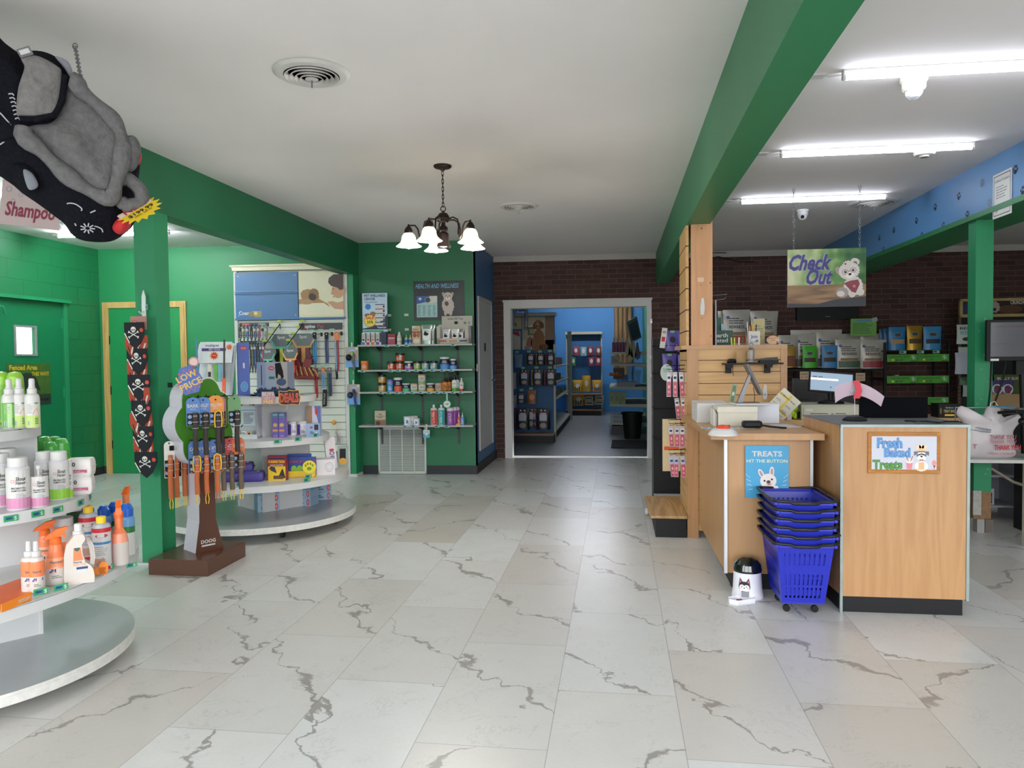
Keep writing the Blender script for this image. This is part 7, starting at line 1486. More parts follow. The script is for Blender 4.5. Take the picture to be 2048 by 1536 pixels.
# customer facing tablet on a stand, seen from the side
t = thing('card_tablet', 'grey tablet on a slanted stand turned sideways on the boxes', 'tablet', None, (.80, 4.86, ZC+.122), 0)
GM = mt('#6f7276', .35, .5)
MB().slab([(-.06, -.05), (.08, -.05), (.08, .06), (-.06, .06)], 0, .008, mt('#4a4b50', .4)).build('foot', t, bev=.003)
MB().prism([(-.055, .005), (.0, .14), (.018, .185), (.035, .18), (.0, .09), (-.022, .005)], -.02, .02, GM).build('stand', t)
MB().prism([(-.005, .245), (.012, .250), (.098, .062), (.086, .056)], -.045, .08, mt('#54565a', .4)).build('screen_case', t, bev=.003)
MB().tube([(.05, .02, .1), (.06, .02, .05), (.055, .02, .0)], .002, BLACK, 5).build('cable', t)
t = thing('dollar_note', 'framed green banknote leaning behind the boxes', 'banknote', None, (.715, 4.88, ZC+.125), 0)
MB().at(0, 0, 0, .2, 0, .18).box(-.014, .018, 0, .003, 0, .12, mt('#8f9f84')).rect(-.009, .013, .008, .112, -.0006, mt('#5f7a5c')).ell(.002, .06, .008, .014, -.001, mt('#c3cbb4')).build('note', t)
x, y = onc(1510, 858); t = thing('card_reader', 'black card reader box with a strap on the counter', 'card reader', None, (x, y+.02, ZC), .05)
MB().box(-.065, .045, -.01, .05, .004, .045, BLACKM).build('reader', t, bev=.012); MB().tube([(.04, .0, .02), (.09, -.01, .012), (.15, -.005, .006), (.18, .0, .004)], .006, BLACK, 6).build('strap', t)
bx('loose white sheet beside the card reader', .97, 1.08, 4.55, 4.75, .002, PAPER, 'paper_sheet', 'paper', bev=0, rz=.3)
# breed list card hanging from the slats
t = thing('punch_card', 'white and yellow card list hanging by a string, tilted', 'card', None, (.50+.565, 5.36, 1.0), 0)
m = MB().at(.055, 0, -.03, -.2, 0, .75).box(-.075, .075, 0, .012, -.11, .11, mt('#c9c4b4')).rect(-.075, .075, -.11, .11, -.0006, mt('#dad6c4')).rect(-.07, .0, .06, .075, -.001, mt('#e0c53c')).rect(-.005, .01, -.1, .1, -.001, mt('#e0c53c')).rect(-.01, .07, -.035, -.02, -.001, mt('#e0c53c'))
m.text('COMFORT BULK', -.07, .065, .009, -.0014, INK, .01, wid=.13).text('SOFT MOIST', -.0, -.03, .009, -.0014, INK, .01, wid=.065)
for q in range(4): lines(m, -.065, -.015, -.085+.035*q, -.07+.035*q, 2, GREY, -.0012, .5, q); lines(m, .015, .065, -.10+.04*q, -.085+.04*q, 2, GREY, -.0012, .5, q+9)
m.build('card', t); MB().tube([(-.02, .10, .07), (-.01, .02, .05), (.0, .0, .04)], .0018, mt('#c9a25c'), 5).build('string', t)
# ------------------------------------------------------------------ front counter with Fresh Baked Treats
t = thing('end_counter', 'light wood end counter with black toe kick and metal edges', 'counter', None, (0, 0, 0))
BXT = .962
MB().slab([(1.131, 3.985), (1.728, 3.985), (1.728, 4.62), (1.095, 4.62)], .085, BXT, MAPLE).build('body', t)
MB().slab([(1.135, 4.0), (1.715, 4.0), (1.715, 4.55), (1.11, 4.55)], 0, .085, BLACKM).build('toe_kick', t)
ME = mt('#87938f', .35, .5, var=.15)
MB().box(1.122, 1.135, 3.979, 3.995, .0, BXT, ME).build('metal_corner_strip', t); MB().box(1.723, 1.737, 3.979, 3.995, .08, BXT, ME).build('metal_corner_strip', t); MB().box(1.122, 1.737, 3.976, 3.99, BXT-.008, BXT+.006, ME).build('metal_edge', t)
MB().slab([(1.122, 3.98), (1.737, 3.98), (1.737, 4.63), (1.09, 4.63)], BXT, BXT+.006, mt('#6b6e70', .4)).build('top', t)
p0 = ray_at(1736, 864, 3.98); p1 = ray_at(1880, 948, 3.98); w_, h_ = p1.x-p0.x, p0.z-p1.z
t = thing('fresh_baked_sign', 'Fresh Baked Treats sign with a wooden frame and a chef dog', 'sign', None, ((p0.x+p1.x)/2, 3.983, (p0.z+p1.z)/2), 0)
wf = wood_mat('printed_frame', '#b8742c', '#7d4a1c', 'x', 3, .5, 7)
m = MB().box(-w_/2, w_/2, -.005, .0, -h_/2, h_/2, wf).rect(-w_*.45, w_*.45, -h_*.40, h_*.40, -.0056, mt('#c3c6d2', .5))
for e in (-1, 1):
    for q in range(3): m.tube([(-w_*.5, -.006, e*h_*(.43+.025*q)), (-w_*.1, -.006, e*h_*(.44+.02*q)), (w_*.2, -.006, e*h_*(.42+.025*q)), (w_*.5, -.006, e*h_*(.44+.02*q))], .0009, mt('#d8a24c'), 4).tube([(e*w_*(.46+.015*q), -.006, -h_*.48), (e*w_*(.465+.012*q), -.006, 0), (e*w_*(.46+.014*q), -.006, h_*.48)], .0008, mt('#d8a24c'), 4)
bl, bl2, gn = mt('#5c94cc', .5), mt('#2c5c94', .5), mt('#4f8f3c', .5)
for o, c1, c2, y in ((.06, bl2, mt('#27521f'), -.0062), (.03, bl, gn, -.0068)):
    m.text('Fresh', -w_*.38, h_*.13, h_*.22, y, c1, o, wid=w_*.36).text('Baked', -w_*.28, -h_*.09, h_*.20, y, c1, o, wid=w_*.37).text('Treats', -w_*.44, -h_*.38, h_*.2, y, c2, o, wid=w_*.42)
cx, cz, s = w_*.24, -h_*.04, w_*.085
sk, gr_, wh = mt('#d8b890'), mt('#6a6670'), mt('#e8e2dc')
m.ell(cx, cz-s*2.0, s*1.1, s*.9, -.0062, wh).rect(cx-s*.45, cx+s*.45, cz-s*2.6, cz-s*1.3, -.0066, mt('#e0b07c')).rect(cx-s*1.25, cx+s*1.3, -h_*.40, -h_*.385, -.0068, sk)
for e in (-1, 1): m.poly([(cx+e*s*.6, cz+s*.6), (cx+e*s*1.25, cz+s*.55), (cx+e*s*1.2, cz-s*.2), (cx+e*s*.75, cz+s*.1)], -.0064, gr_)
m.ell(cx, cz, s*.82, s*.8, -.0068, gr_).ell(cx, cz-s*.55, s*.72, s*.5, -.0072, wh, 0, 20, .06).ell(cx-s*.35, cz+s*.28, s*.35, s*.14, -.0074, wh, .3).ell(cx+s*.35, cz+s*.28, s*.35, s*.14, -.0074, wh, -.3).ell(cx-s*.33, cz+s*.05, s*.14, s*.12, -.0076, INK).ell(cx+s*.33, cz+s*.05, s*.14, s*.12, -.0076, INK).ell(cx, cz-s*.3, s*.2, s*.15, -.0078, INK)
for e in (-1, 0, 1): m.ell(cx+e*s*.45, cz+s*1.25+(.15*s if e == 0 else 0), s*.42, s*.45, -.0070, mt('#e8cda6'))
m.rect(cx-s*.6, cx+s*.6, cz+s*.65, cz+s*1.1, -.0072, mt('#e0b98a')).poly([(cx-s*.35, cz-s*1.1), (cx+s*.35, cz-s*.85), (cx+s*.35, cz-s*1.1), (cx-s*.35, cz-s*.85)], -.0078, mt('#c96a78'))
m.poly([(w_*.03, -h_*.22), (w_*.12, -h_*.22), (w_*.11, -h_*.39), (w_*.04, -h_*.39)], -.0064, mt('#d8808c')).ell(w_*.075, -h_*.2, w_*.05, h_*.05, -.0068, mt('#f0d8d0')).tube([(w_*.03, -.007, -h_*.08), (w_*.06, -.007, -h_*.2)], .0014, mt('#8a5a3c'), 4).tube([(w_*.12, -.007, -h_*.07), (w_*.09, -.007, -h_*.2)], .0014, mt('#8a5a3c'), 4)
m.ell(w_*.415, -h_*.24, w_*.03, h_*.07, -.0066, mt('#e08a84')).poly([(w_*.40, -h_*.30), (w_*.435, -h_*.30), (w_*.42, -h_*.36)], -.0066, mt('#7a3c4c')).rect(w_*.414, w_*.42, -h_*.39, -h_*.35, -.0066, mt('#7a3c4c'))
m.build('sign', t)
# stuff standing on the end counter
t = thing('note_clip', 'black round base with a wire clip holding pink and red papers', 'card holder', None, (1.262, 4.22, BXT+.006))
MB().lathe([(.06, 0), (.062, .006), (.04, .022), (.012, .028)], BLACKM, 24).build('base', t)
MB().tube([(0, 0, .025), (0, 0, .14)], .0015, CHROME, 5).tube([(.016*math.cos(a), -.004, .156+.016*math.sin(a)) for a in [2*PI*i/14 for i in range(14)]], .0012, CHROME, 5, True).build('wire_clip', t)
m = MB()
def curl(x0, x1, z0, z1, y, mat, sag=.05):
    n = 12; vs = []
    for i in range(n+1):
        f = i/n; x = x0+(x1-x0)*f; zc_ = -sag*(2*f-.9)**2
        for s_ in (0, 1): vs.append((x+.02*s_*(f-.5), y+.03*math.sin(f*3)-.02*s_, z0+(z1-z0)*s_*(1-.35*f)+zc_))
    m.add(vs, [(2*i, 2*i+2, 2*i+3, 2*i+1) for i in range(n)], mat, True)
curl(-.10, .135, .135, .22, .0, mt('#c9b4c2', .6)); m.build('papers', t)
m = MB().prism([(-.012, .12), (.022, .12), (.035, .16), (.02, .215), (-.012, .215), (.004, .165)], -.012, -.010, mt('#c9263a', .5)); m.build('red_slip', t)
bx('black monitor back standing on the shelf behind the end counter', 1.345, 1.70, 4.40, 4.425, .115, mt('#06070c', .8, spec=.1), 'monitor', 'monitor', BXT+.0061)
MB().tube([(1.48, 4.12, .975), (1.56, 4.05, .978), (1.60, 4.02, .974), (1.66, 4.07, .976), (1.73, 4.1, .974)], .004, BLACK, 6).tube([(1.50, 4.06, .974), (1.57, 4.08, .979), (1.63, 4.03, .974)], .003, DGREY, 6).build('cable_bundle', label='black cables lying on the end counter', category='cable')
# ------------------------------------------------------------------ stack of blue baskets
BBL = mt('#1f2aa8', .35, var=.03)
def basket_body(m):
    L_, W0 = .0, 0
    # tapered tub: foot 0.26 x 0.17, rim 0.40 x 0.28, height 0.36
    zs = [(0, .125, .085), (.02, .135, .093), (.36, .19, .135)]
    def ring(z):
        f = (z-.02)/.30; return .145+.045*f, .105+.032*f
    def quad(p, q, r_, s_): m.add([p, q, r_, s_], [(0, 1, 2, 3)], BBL)
    # walls as strips with slots left open between ribs
    def wall(a, b, n, slot_rows):
        zz = [.02]+sum([[r0, r1] for r0, r1 in slot_rows], [])+[.32]
        for i in range(len(zz)-1):
            z0, z1 = zz[i], zz[i+1]; slot = (z0, z1) in slot_rows
            def pt(f, z):
                hx, hy = ring(z); xa, ya = a[0]*hx, a[1]*hy; xb, yb = b[0]*hx, b[1]*hy
                return (xa+(xb-xa)*f, ya+(yb-ya)*f, z)
            if not slot: quad(pt(0, z0), pt(1, z0), pt(1, z1), pt(0, z1))
            else:
                e = .08; quad(pt(0, z0), pt(e, z0), pt(e, z1), pt(0, z1)); quad(pt(1-e, z0), pt(1, z0), pt(1, z1), pt(1-e, z1))
                for k in range(n):
                    f0 = e+(1-2*e)*(k+.5)/n; f1 = f0+(1-2*e)/n*.55
                    if k < n: quad(pt(min(f0, 1-e), z0), pt(min(f1, 1-e), z0), pt(min(f1, 1-e), z1), pt(min(f0, 1-e), z1))
    R = [(.045, .10), (.115, .17), (.22, .28)]
    wall((-1, -1), (1, -1), 14, R); wall((1, -1), (1, 1), 9, R); wall((1, 1), (-1, 1), 14, R); wall((-1, 1), (-1, -1), 9, R)
    m.box(-.142, .142, -.102, .102, .012, .02, BBL)
def add_basket(z, first, k):
    lab = ('bottom blue rolling basket with black wheels, carrying the whole stack', 'blue basket, second from the bottom of the stack', 'blue basket, third from the bottom of the stack', 'blue basket, third from the top of the stack', 'blue basket, second from the top of the stack', 'blue basket on top of the stack')[k]
    t = thing('shopping_basket', lab, 'basket', 'stack of blue shopping baskets', (.925, 4.065, z), PI/2+.02)
    t.scale = (1, 1, 1.0)
    return t
def build_basket():
    t = add_basket(.045, True, 0)
    m = MB(); basket_body(m); m.build('tub', t)
    m = MB(); o, i = (.205, .15), (.188, .133)
    for (x0, x1, y0, y1) in ((-o[0], o[0], -o[1], -i[1]), (-o[0], o[0], i[1], o[1]), (-o[0], -i[0], -i[1], i[1]), (i[0], o[0], -i[1], i[1])): m.box(x0, x1, y0, y1, .312, .328, BBL)
    m.build('rim', t, bev=.003)
    bk = mt('#15161c', .45)
    for sg in (-1, 1):
        m = MB().tube([(sg*.01, -.16, .332), (sg*.13, -.16, .335), (sg*.19, -.155, .334), (sg*.205, -.12, .332), (sg*.205, -.07, .330), (sg*.225, -.05, .325), (sg*.225, .06, .325), (sg*.205, .075, .330), (sg*.205, .12, .332), (sg*.19, .155, .334), (sg*.13, .16, .335), (sg*.01, .16, .332)], .0085, bk, 6)
        m.build('handle', t)
    return t
bk0 = build_basket(); base_parts = list(bk0.children)
for k in range(1, 6):
    add = dup(bk0, (.925+.004*math.sin(k*2.3), 4.062+.001*k, .045+.043*k), PI/2+.02+.02*math.sin(k*1.9), ('', 'blue basket, second from the bottom of the stack', 'blue basket, third from the bottom of the stack', 'blue basket, third from the top of the stack', 'blue basket, second from the top of the stack', 'blue basket on top of the stack')[k])
for x, y in ((-.09, -.07), (.09, -.07), (-.09, .07), (.09, .07)): MB().at(x-.008, y, -.027, 0, 0, PI/2).lathe([(.018, 0), (.018, .016)], BLACK, 14).build('wheel', bk0)
# ------------------------------------------------------------------ pet feeder
FW = mt('#e3e3ea', .3)
t = thing('pet_feeder', 'white round treat dispenser with black dome lid and husky face', 'pet feeder', None, (.70, 4.20, 0), -.12)
MB().lathe([(.082, 0), (.085, .006), (.078, .05), (.074, .125), (.073, .145)], FW, 40).build('body', t)
MB().lathe([(.076, .144), (.077, .155), (.070, .185), (.052, .208), (.025, .220), (.001, .222)], mt('#0e1513', .12, coat=.5), 40).build('lid', t)
m = MB()
def husky(q):
    dk, wf_, pk = mt('#2c2630'), mt('#f0eef2'), mt('#c96a7c')
    cx, cz, s = -.02, .075, .030
    for e in (-1, 1): q.poly([(cx+e*s*.25, cz+s*.75), (cx+e*s*.8, cz+s*1.55), (cx+e*s*1.0, cz+s*.4)], 0, dk).poly([(cx+e*s*.48, cz+s*.8), (cx+e*s*.75, cz+s*1.25), (cx+e*s*.85, cz+s*.6)], -.0004, pk)
    q.ell(cx, cz, s*1.05, s*.9, -.0005, dk, 0, 24); q.ell(cx-s*.4, cz-s*.2, s*.5, s*.55, -.0008, wf_).ell(cx+s*.4, cz-s*.2, s*.5, s*.55, -.0008, wf_).ell(cx, cz-s*.6, s*.75, s*.4, -.0009, wf_)
    for e in (-1, 1): q.ell(cx+e*s*.4, cz, s*.09, s*.12, -.0012, dk).ell(cx+e*s*.6, cz-s*.3, s*.14, s*.08, -.0012, mt('#e08a94'))
    q.ell(cx, cz-s*.25, s*.13, s*.1, -.0013, dk)
t2 = MB(); husky(t2)
for k, mat in enumerate(t2.mats):
    for f, mm in zip(t2.f, t2.m):
        if mm == k:
            r0 = .0795; m.add([((r0-t2.v[i][1])*math.sin(t2.v[i][0]/r0), -(r0-t2.v[i][1])*math.cos(t2.v[i][0]/r0), t2.v[i][2]) for i in f], [tuple(range(len(f)))], mat)
m.build('husky_print', t)
MB().at(0, 0, 0, 0).box(-.034, .004, -.092, -.075, .022, .050, mt('#8a8890', .5)).build('chute', t)
P = [(-.10, -.15), (-.055, -.17), (.035, -.11), (.03, -.07), (-.06, -.075), (-.105, -.115)]
m = MB().slab(P, .0, .006, FW)
for i in range(6):
    (xa, ya), (xb, yb) = P[i], P[(i+1) % 6]; m.add([(xa, ya, .004), (xb, yb, .004), (xb, yb, .026), (xa, ya, .026)], [(0, 1, 2, 3)], FW)
m.build('tray', t)
m = MB()
for x, y in ((-.045, -.12), (-.032, -.125), (-.04, -.11), (-.055, -.113)): m.sphere((x, y, .012), .009, mt('#8a5238', .8), 8, sz=.6)
m.build('kibble', t)
MB().sphere((-.02, -.070, .19), .003, PAPER, 6).build('indicator', t)
# ------------------------------------------------------------------ back of the checkout: shelf of treat bags on the brick wall
def by(x, d=0): return skew(BY, x)-d
def bspot(u, v, d):
    y = 9.9
    for _ in range(3): x, z = A(u, v, y); y = by(x, d)
    return x, y, z
t = thing('mounted_shelf', 'long black shelf of treat bags on the brick wall', 'shelf', None, (2.26, by(2.26), 0), SK)
MB().box(-1.05, .90, -.42, -.02, 1.135, 1.155, BLACKM).build('board', t); MB().box(-1.05, -.40, -.34, -.02, 1.43, 1.45, BLACKM).build('board', t)
for x in (-.9, 0, .86): MB().box(x-.015, x+.015, -.03, 0, .6, 1.5, BLACKM).build('upright', t)
GB = mt('#b4b2a8', .3, .2, var=.08, scale=20)
def a_rw(col):
    def f(t, w, h):
        gridart(t, -w*.42, w*.42, h*.03, h*.26, col, 6, 3); gridart(t, -w*.34, w*.34, h*.27, h*.36, mt('#8a6a4c', .5, var=.3, scale=60), 6, 2, -.0003); lines(t, -w*.30, w*.30, h*.60, h*.80, 3, mt('#4c4a50'), -.0006); t.text('REWARDS', 0, h*.46, h*.09, -.0006, mt('#6a3a34') if col is RED or col is mt('#8c2f38', .4) else mt('#3c3c40'), .03, al='c', wid=w*.56); t.ell(-w*.32, h*.78, w*.06, h*.05, -.0006, mt('#5c5f9a'))
    return f
def a_win(col, food):
    def f(t, w, h): t.ell(0, h*.66, w*.24, h*.09, -.0006, mt('#8f8a7c')); t.ell(0, h*.66, w*.2, h*.07, -.0009, mt('#3c4446')); gridart(t, -w*.38, w*.38, h*.27, h*.46, food, 6, 3, -.0004)
    return f
GRN1, RD1 = mt('#3a5a44', .4), mt('#8c2f38', .4)
def bag(label, u, v0, v1, w, mat, art, d, grp, th=.07, top=1.0, lean=0):
    x, y, z = bspot(u, v1, d); s = y/FPX; return pouch('treat_bag', label, 'bag', grp, (x, y, z), w*s, (v1-v0)*s, mat, art, SK, th, None, top, lean)
BGP = 'grey rewards bags on the wall shelf'
zz0 = 738
bag('large grey rewards bag with orange foot, left on the upper shelf', 1473, 622, 689, 50, GB, a_rw(mt('#a8472c', .4)), .24, 'grey bags on the upper shelf', .08, 1.04); bag('large grey rewards bag with dark red foot, right on the upper shelf', 1528, 625, 689, 48, GB, a_rw(mt('#6a2f34', .4)), .24, 'grey bags on the upper shelf', .08, 1.12)
bag('grey rewards bag behind the left one of the upper shelf', 1456, 624, 688, 40, GB, None, .12, 'grey bags on the upper shelf'); bag('grey rewards bag behind the right one of the upper shelf', 1510, 624, 688, 46, GB, None, .12, 'grey bags on the upper shelf')
bag('grey rewards bag at the left, behind the clear gold bag', 1576, 673, 735, 38, GB, a_rw(mt('#5a4034', .4)), .22, BGP); bag('grey rewards bag behind the green bag', 1612, 671, 735, 42, GB, a_rw(mt('#4a3034', .4)), .20, BGP); bag('grey rewards bag behind the blue bag', 1654, 668, 735, 44, GB, a_rw(mt('#3a3038', .4)), .20, BGP)
bag('grey rewards bag at the very back between green and blue', 1632, 663, 733, 96, GB, None, .11, BGP, .04); bag('grey rewards bag with green foot in front', 1697, 682, 737, 46, GB, a_rw(GRN1), .36, BGP, .08, 1.1); bag('grey rewards bag with red foot at the right end', 1744, 683, 737, 42, GB, a_rw(RD1), .36, BGP, .08, 1.22)
bag('grey rewards bag behind the green footed one', 1694, 671, 735, 48, GB, None, .16, BGP); bag('grey rewards bag behind the red footed one', 1744, 671, 735, 44, GB, None, .16, BGP)
WGP = 'small window bags on the wall shelf'
bag('small clear gold topped bag of brown treats beside the counter', 1580, 694, 735, 22, mt('#a8843c', .3, .4), lambda t, w, h: gridart(t, -w*.4, w*.4, h*.05, h*.55, mt('#7a4a34', .6, var=.5, scale=80)), .37, WGP, .05)
bag('bright green treat bag with a dark window', 1619, 694, 736, 27, mt('#3fae22', .3), a_win(0, mt('#3a2a20', .5)), .37, WGP, .05); bag('bright blue treat bag with a dark window', 1659, 693, 736, 30, mt('#3a80b4', .35), a_win(0, mt('#3a2c28', .5)), .37, WGP, .05)
x, y, z = bspot(1654, 612, .06); MB().box(-.38, .38, -.03, .03, 0, .44, BLACKM).box(-.03, .03, -.032, -.03, .04, .046, mt('#8c8c90')).build('television', None, (x, y, z+(.0)), SK, label='black television on the brick wall behind the Check Out sign', category='television')
bpy.data.objects['television'].location.z = A(1654, 640, y)[1]
x, y, z = bspot(1727, 672, .30); t = thing('green_notice', 'green printed notice standing behind the grey treat bags', 'notice', None, (x, y, z), SK)
m = MB().box(-.155, .155, 0, .003, 0, .215, mt('#6fa850', .6)).rect(-.10, .10, .18, .20, -.001, mt('#4f90b8')); lines(m, -.13, .13, .03, .17, 8, mt('#3a6a34'), -.001); m.build('sheet', t)
MB().at(.13, -.003, .20, 0, 0, -.3).box(-.035, .035, 0, .001, -.025, .025, mt('#9aa8a0')).build('sticker', t)
m = MB(); x, y, z = bspot(1646, 800, .42)
m.box(-.37, .37, 0, .006, -.0, .37, mt('#4a4d52', .15, alpha=.35)); m.build('hanging_screen', None, (x, y, z-.1), SK, label='see-through acrylic panel hanging below the wall shelf', category='panel')
for k, (u, v) in enumerate(((1609, 751), (1721, 754))):
    x, y, z = bspot(u, v, .44); MB().box(-.055, .055, 0, .006, -.05, .05, mt('#c9b090')).text('BAKED', 0, .01, .018, -.001, INK, .01, al='c').text('PIG TREAT' if k else '$1.95', 0, -.03, .018, -.001, INKR, .01, al='c', wid=.08).build('wooden_tag', None, (x, y, z), SK, label='beige scalloped tag on the acrylic panel, %s' % ('right' if k else 'left'), category='tag', group='tags on the acrylic panel', bev=.004)
# black rack with green price strips
x0, y0, _ = bspot(1834, 700, .5)
t = thing('black_treat_rack', 'black open rack with three pairs of green price strips', 'rack', None, (x0, y0, 0), SK)
m = MB()
for e in (-1, 1): MB().box(e*.37-.012, e*.37+.012, -.0, .025, 0, 1.47, BLACKM).build('upright', t); MB().box(e*.37-.012, e*.37+.012, .38, .40, 0, 1.6, BLACKM).build('upright', t)
for z in (1.36, 1.02, .76, .49): MB().box(-.37, .37, 0, .40, z, z+.014, BLACKM).build('shelf', t)
for r_, (v, tx) in enumerate(((710, ('Small Filled Bone $6.49', 'Large Filled Bone 11.95')), (753, ('7" Filled Bone $5.49', '5" Stuffed Bone 4.49')), (796, ('3lb Salmon $5.49', '5lb Salmon Stick 6.49')))):
    z = A(1834, v+6, y0)[1]
    for e in (0, 1):
        m = MB().at(-.17+.36*e, -.004, z).box(-.178, .178, 0, .003, -.045, .045, mt('#479a2e', .5)); m.text(tx[e], -.165, .008, .022, -.001, INK, .0, .3, wid=.24).text(tx[e].split()[-1], -.08, -.035, .026, -.001, INK, .0, .2).ell(-.11, -.02, .016, .012, -.001, YEL)
        for q in range(4): a = q*PI/4; m.poly([(.125+.03*math.cos(a)-.004*math.sin(a), .005+.03*math.sin(a)), (.125-.03*math.cos(a)-.004*math.sin(a), .005-.03*math.sin(a)), (.125-.03*math.cos(a)+.004, .005-.03*math.sin(a)+.004), (.125+.03*math.cos(a)+.004, .005+.03*math.sin(a)+.004)], -.001, mt('#b8d8c0'))
        m.rect(.09, .165, -.04, -.034, -.001, INK); m.build('price_strip', t)
ZR = 1.374
for k, (u, c, w, fd, lab) in enumerate(((1799, '#2f78ac', 28, '#a88a5c', 'blue bag with tan window, left on the black rack'), (1834, '#a8842a', 26, '#4a3424', 'shiny gold bag with brown food, middle on the black rack'), (1870, '#3a88bc', 30, '#28303c', 'blue bag with dark window, right on the black rack'))):
    x = A(u, 670, y0)[0]; s = y0/FPX; pouch('treat_bag', lab, 'bag', 'bags on top of the black rack', (x, y0+.08, ZR), w*s*1.1, (44 if k != 1 else 46)*s, mt(c, .3, .5 if k == 1 else 0), a_win(0, mt(fd, .6, var=.4, scale=60)), SK, .07)
for k in range(3): x = A(1788-5*k, 670, y0+.2)[0]; pouch('treat_bag', 'blue bag in the row behind the left bag of the black rack, %s' % ORD[k], 'bag', 'bags on top of the black rack', (x, y0+.16+.07*k, ZR), .17, .27, mt('#2a6a98', .35), None, SK, .05)
for k, u in enumerate((1805, 1841, 1873)): x = A(u, 675, y0)[0]; shelf_tag(0, 0, 0, '', .08, rz=SK, loc=(x, y0-.005+(x-x0)*.055, 1.35), col=mt('#6aa88a', .5)).build('price_tag', label='pale green tag on the black rack edge, %s' % ('left', 'middle', 'right')[k], category='price tag', group='tags on the black rack')
x = A(1806, 705, y0)[0]; MB().box(-.14, .1, 0, .1, 0, .012, mt('#8f8568')).box(-.07, -.03, 0, .05, .012, .04, mt('#b0a68c')).build('bone_treats', None, (x, y0+.05, .808+.226), SK, label='pale bones lying on the second level of the black rack', category='dog treat')
# wooden framed display with the crunch header
x, y, z = bspot(1985, 620, .45); yf = y
t = thing('crunch_display', 'wooden framed display rack with a dark THIS WOULD CRUNCH header', 'display stand', None, (x, y, 0), SK)
FRW = mt('#b09a62', .6, var=.12)
hz0, hz1 = A(1985, 634, y)[1], A(1985, 597, y)[1]
m = MB().box(-.38, .42, -.02, .02, hz0, hz0+.035, FRW).box(-.38, .42, -.02, .02, hz1-.03, hz1, FRW).box(-.38, -.35, -.02, .02, hz0, hz1, FRW).box(.39, .42, -.02, .02, hz0, hz1, FRW); m.build('header_frame', t)
m = MB().box(-.35, .39, -.005, .005, hz0+.035, hz1-.03, mt('#2a2428', .4, var=.6, scale=6)).text('CRUNCH!', .20, hz0+.15, .045, -.006, PAPER, .03, wid=.16).text('THIS WOULD', .18, hz0+.205, .02, -.006, PAPER, .02, wid=.18).text('C', -.25, hz0+.08, .11, -.006, PAPER, .03).ell(.02, hz0+.12, .06, .07, -.006, mt('#a89a94', .7), .3, 20, .08).ell(.02, hz0+.09, .02, .02, -.007, INK).ell(.20, hz0+.09, .14, .05, -.0055, mt('#5a3c24', .6)).ell(-.27, hz0+.1, .08, .07, -.0052, mt('#1f2f5c')); m.build('header_print', t)
m = MB()
for e in (-.37, .40):
    m = MB().box(e-.015, e+.015, 0, .03, .0, hz0, mt('#5a4a38', .6))
    for q in range(30): m.box(e-.004, e+.004, -.001, 0, .3+q*.045, .32+q*.045, BLACK)
    m.build('upright', t)
MB().box(-.37, .40, .03, .05, .1, hz0, mt('#0f1012', .7)).build('back_board', t)
def hang(label, u, v0, v1, w, col, art=None, d=.5, name='treat_bag', cat='bag', grp='bags on the crunch display'):
    x, y, z = bspot(u, v1, d); s = y/FPX; pouch(name, label, cat, grp, (x, y, z), w*s, (v1-v0)*s, mt(col, .45), art, SK, .05)
def a_beef(t, w, h): t.text('BEEF', -w*.35, h*.75, h*.12, -.0006, INK, .02, wid=w*.7); lines(t, -w*.35, w*.35, h*.5, h*.7, 3, TEAL, -.0006); t.ell(.0, h*.25, w*.25, h*.1, -.0006, INK)
hang('white bag with dark lettering, upper left beside the green post', 1932, 652, 688, 34, '#b8c4bc', a_beef); hang('white bag behind the upper left one', 1924, 652, 688, 20, '#a8b4ac', None, .42)
hang('white bag, second row beside the green post', 1934, 697, 735, 32, '#b0bab6', None, .46); hang('rounded white bag in front in the second row', 1933, 708, 748, 42, '#a8b0bc', None, .5)
hang('dark green bag behind the green post', 1940, 755, 770, 40, '#33502c', lambda t, w, h: t.text('BU', w*.1, h*.3, h*.3, -.0006, PAPER, .02)); hang('white cup shaped bag, low beside the green post', 1943, 768, 793, 32, '#8a928c', None, .5)
hang('green bag with yellow lettering, right of the post', 2020, 752, 790, 58, '#4a5a2c', lambda t, w, h: t.text('BULLY SLICES', 0, h*.75, h*.12, -.0006, PAPER, .02, al='c', wid=w*.8), .5)
for k, u in enumerate((1993, 2014)): hang('purple and white bag, %s below the dark monitor' % ('left' if k == 0 else 'right'), u, 763, 790, 24, '#4a4078', lambda t, w, h: (t.ell(0, h*.4, w*.4, h*.35, -.0006, PAPER), t.ell(0, h*.4, w*.15, h*.2, -.0009, RD1)), .54)
x, y, z = bspot(2005, 822, .6); MB().box(-.20, .24, 0, .12, 0, .20, KRAFT).build('kraft_box', None, (x, y, z), SK, label='brown kraft box on the crunch display', category='box')
# ------------------------------------------------------------------ register desk behind the counters
YD = 6.45
dx0, dx1 = A(1572, 838, YD)[0], A(1727, 838, YD)[0]; dz = A(1650, 840, YD)[1]
t = thing('register_desk', 'light wood register desk behind the counters', 'desk', None, (dx0, YD, 0))
MB().box(0, dx1-dx0+.02, 0, .55, dz-.05, dz, MAPLEX).build('top', t); MB().box(0, .03, .02, .55, 0, dz-.05, MAPLE).build('side_panel', t); MB().box(dx1-dx0-.01, dx1-dx0+.02, .02, .55, 0, dz-.05, MAPLE).build('side_panel', t); MB().box(.03, dx1-dx0-.01, .3, .32, 0, dz-.05, BLACKM).build('back_panel', t)
rx0, rx1 = A(1603, 838, YD)[0], A(1722, 838, YD)[0]
t = thing('cash_drawer', 'beige metal cash drawer on the register desk', 'cash drawer', None, ((rx0+rx1)/2, YD+.01, dz), 0)
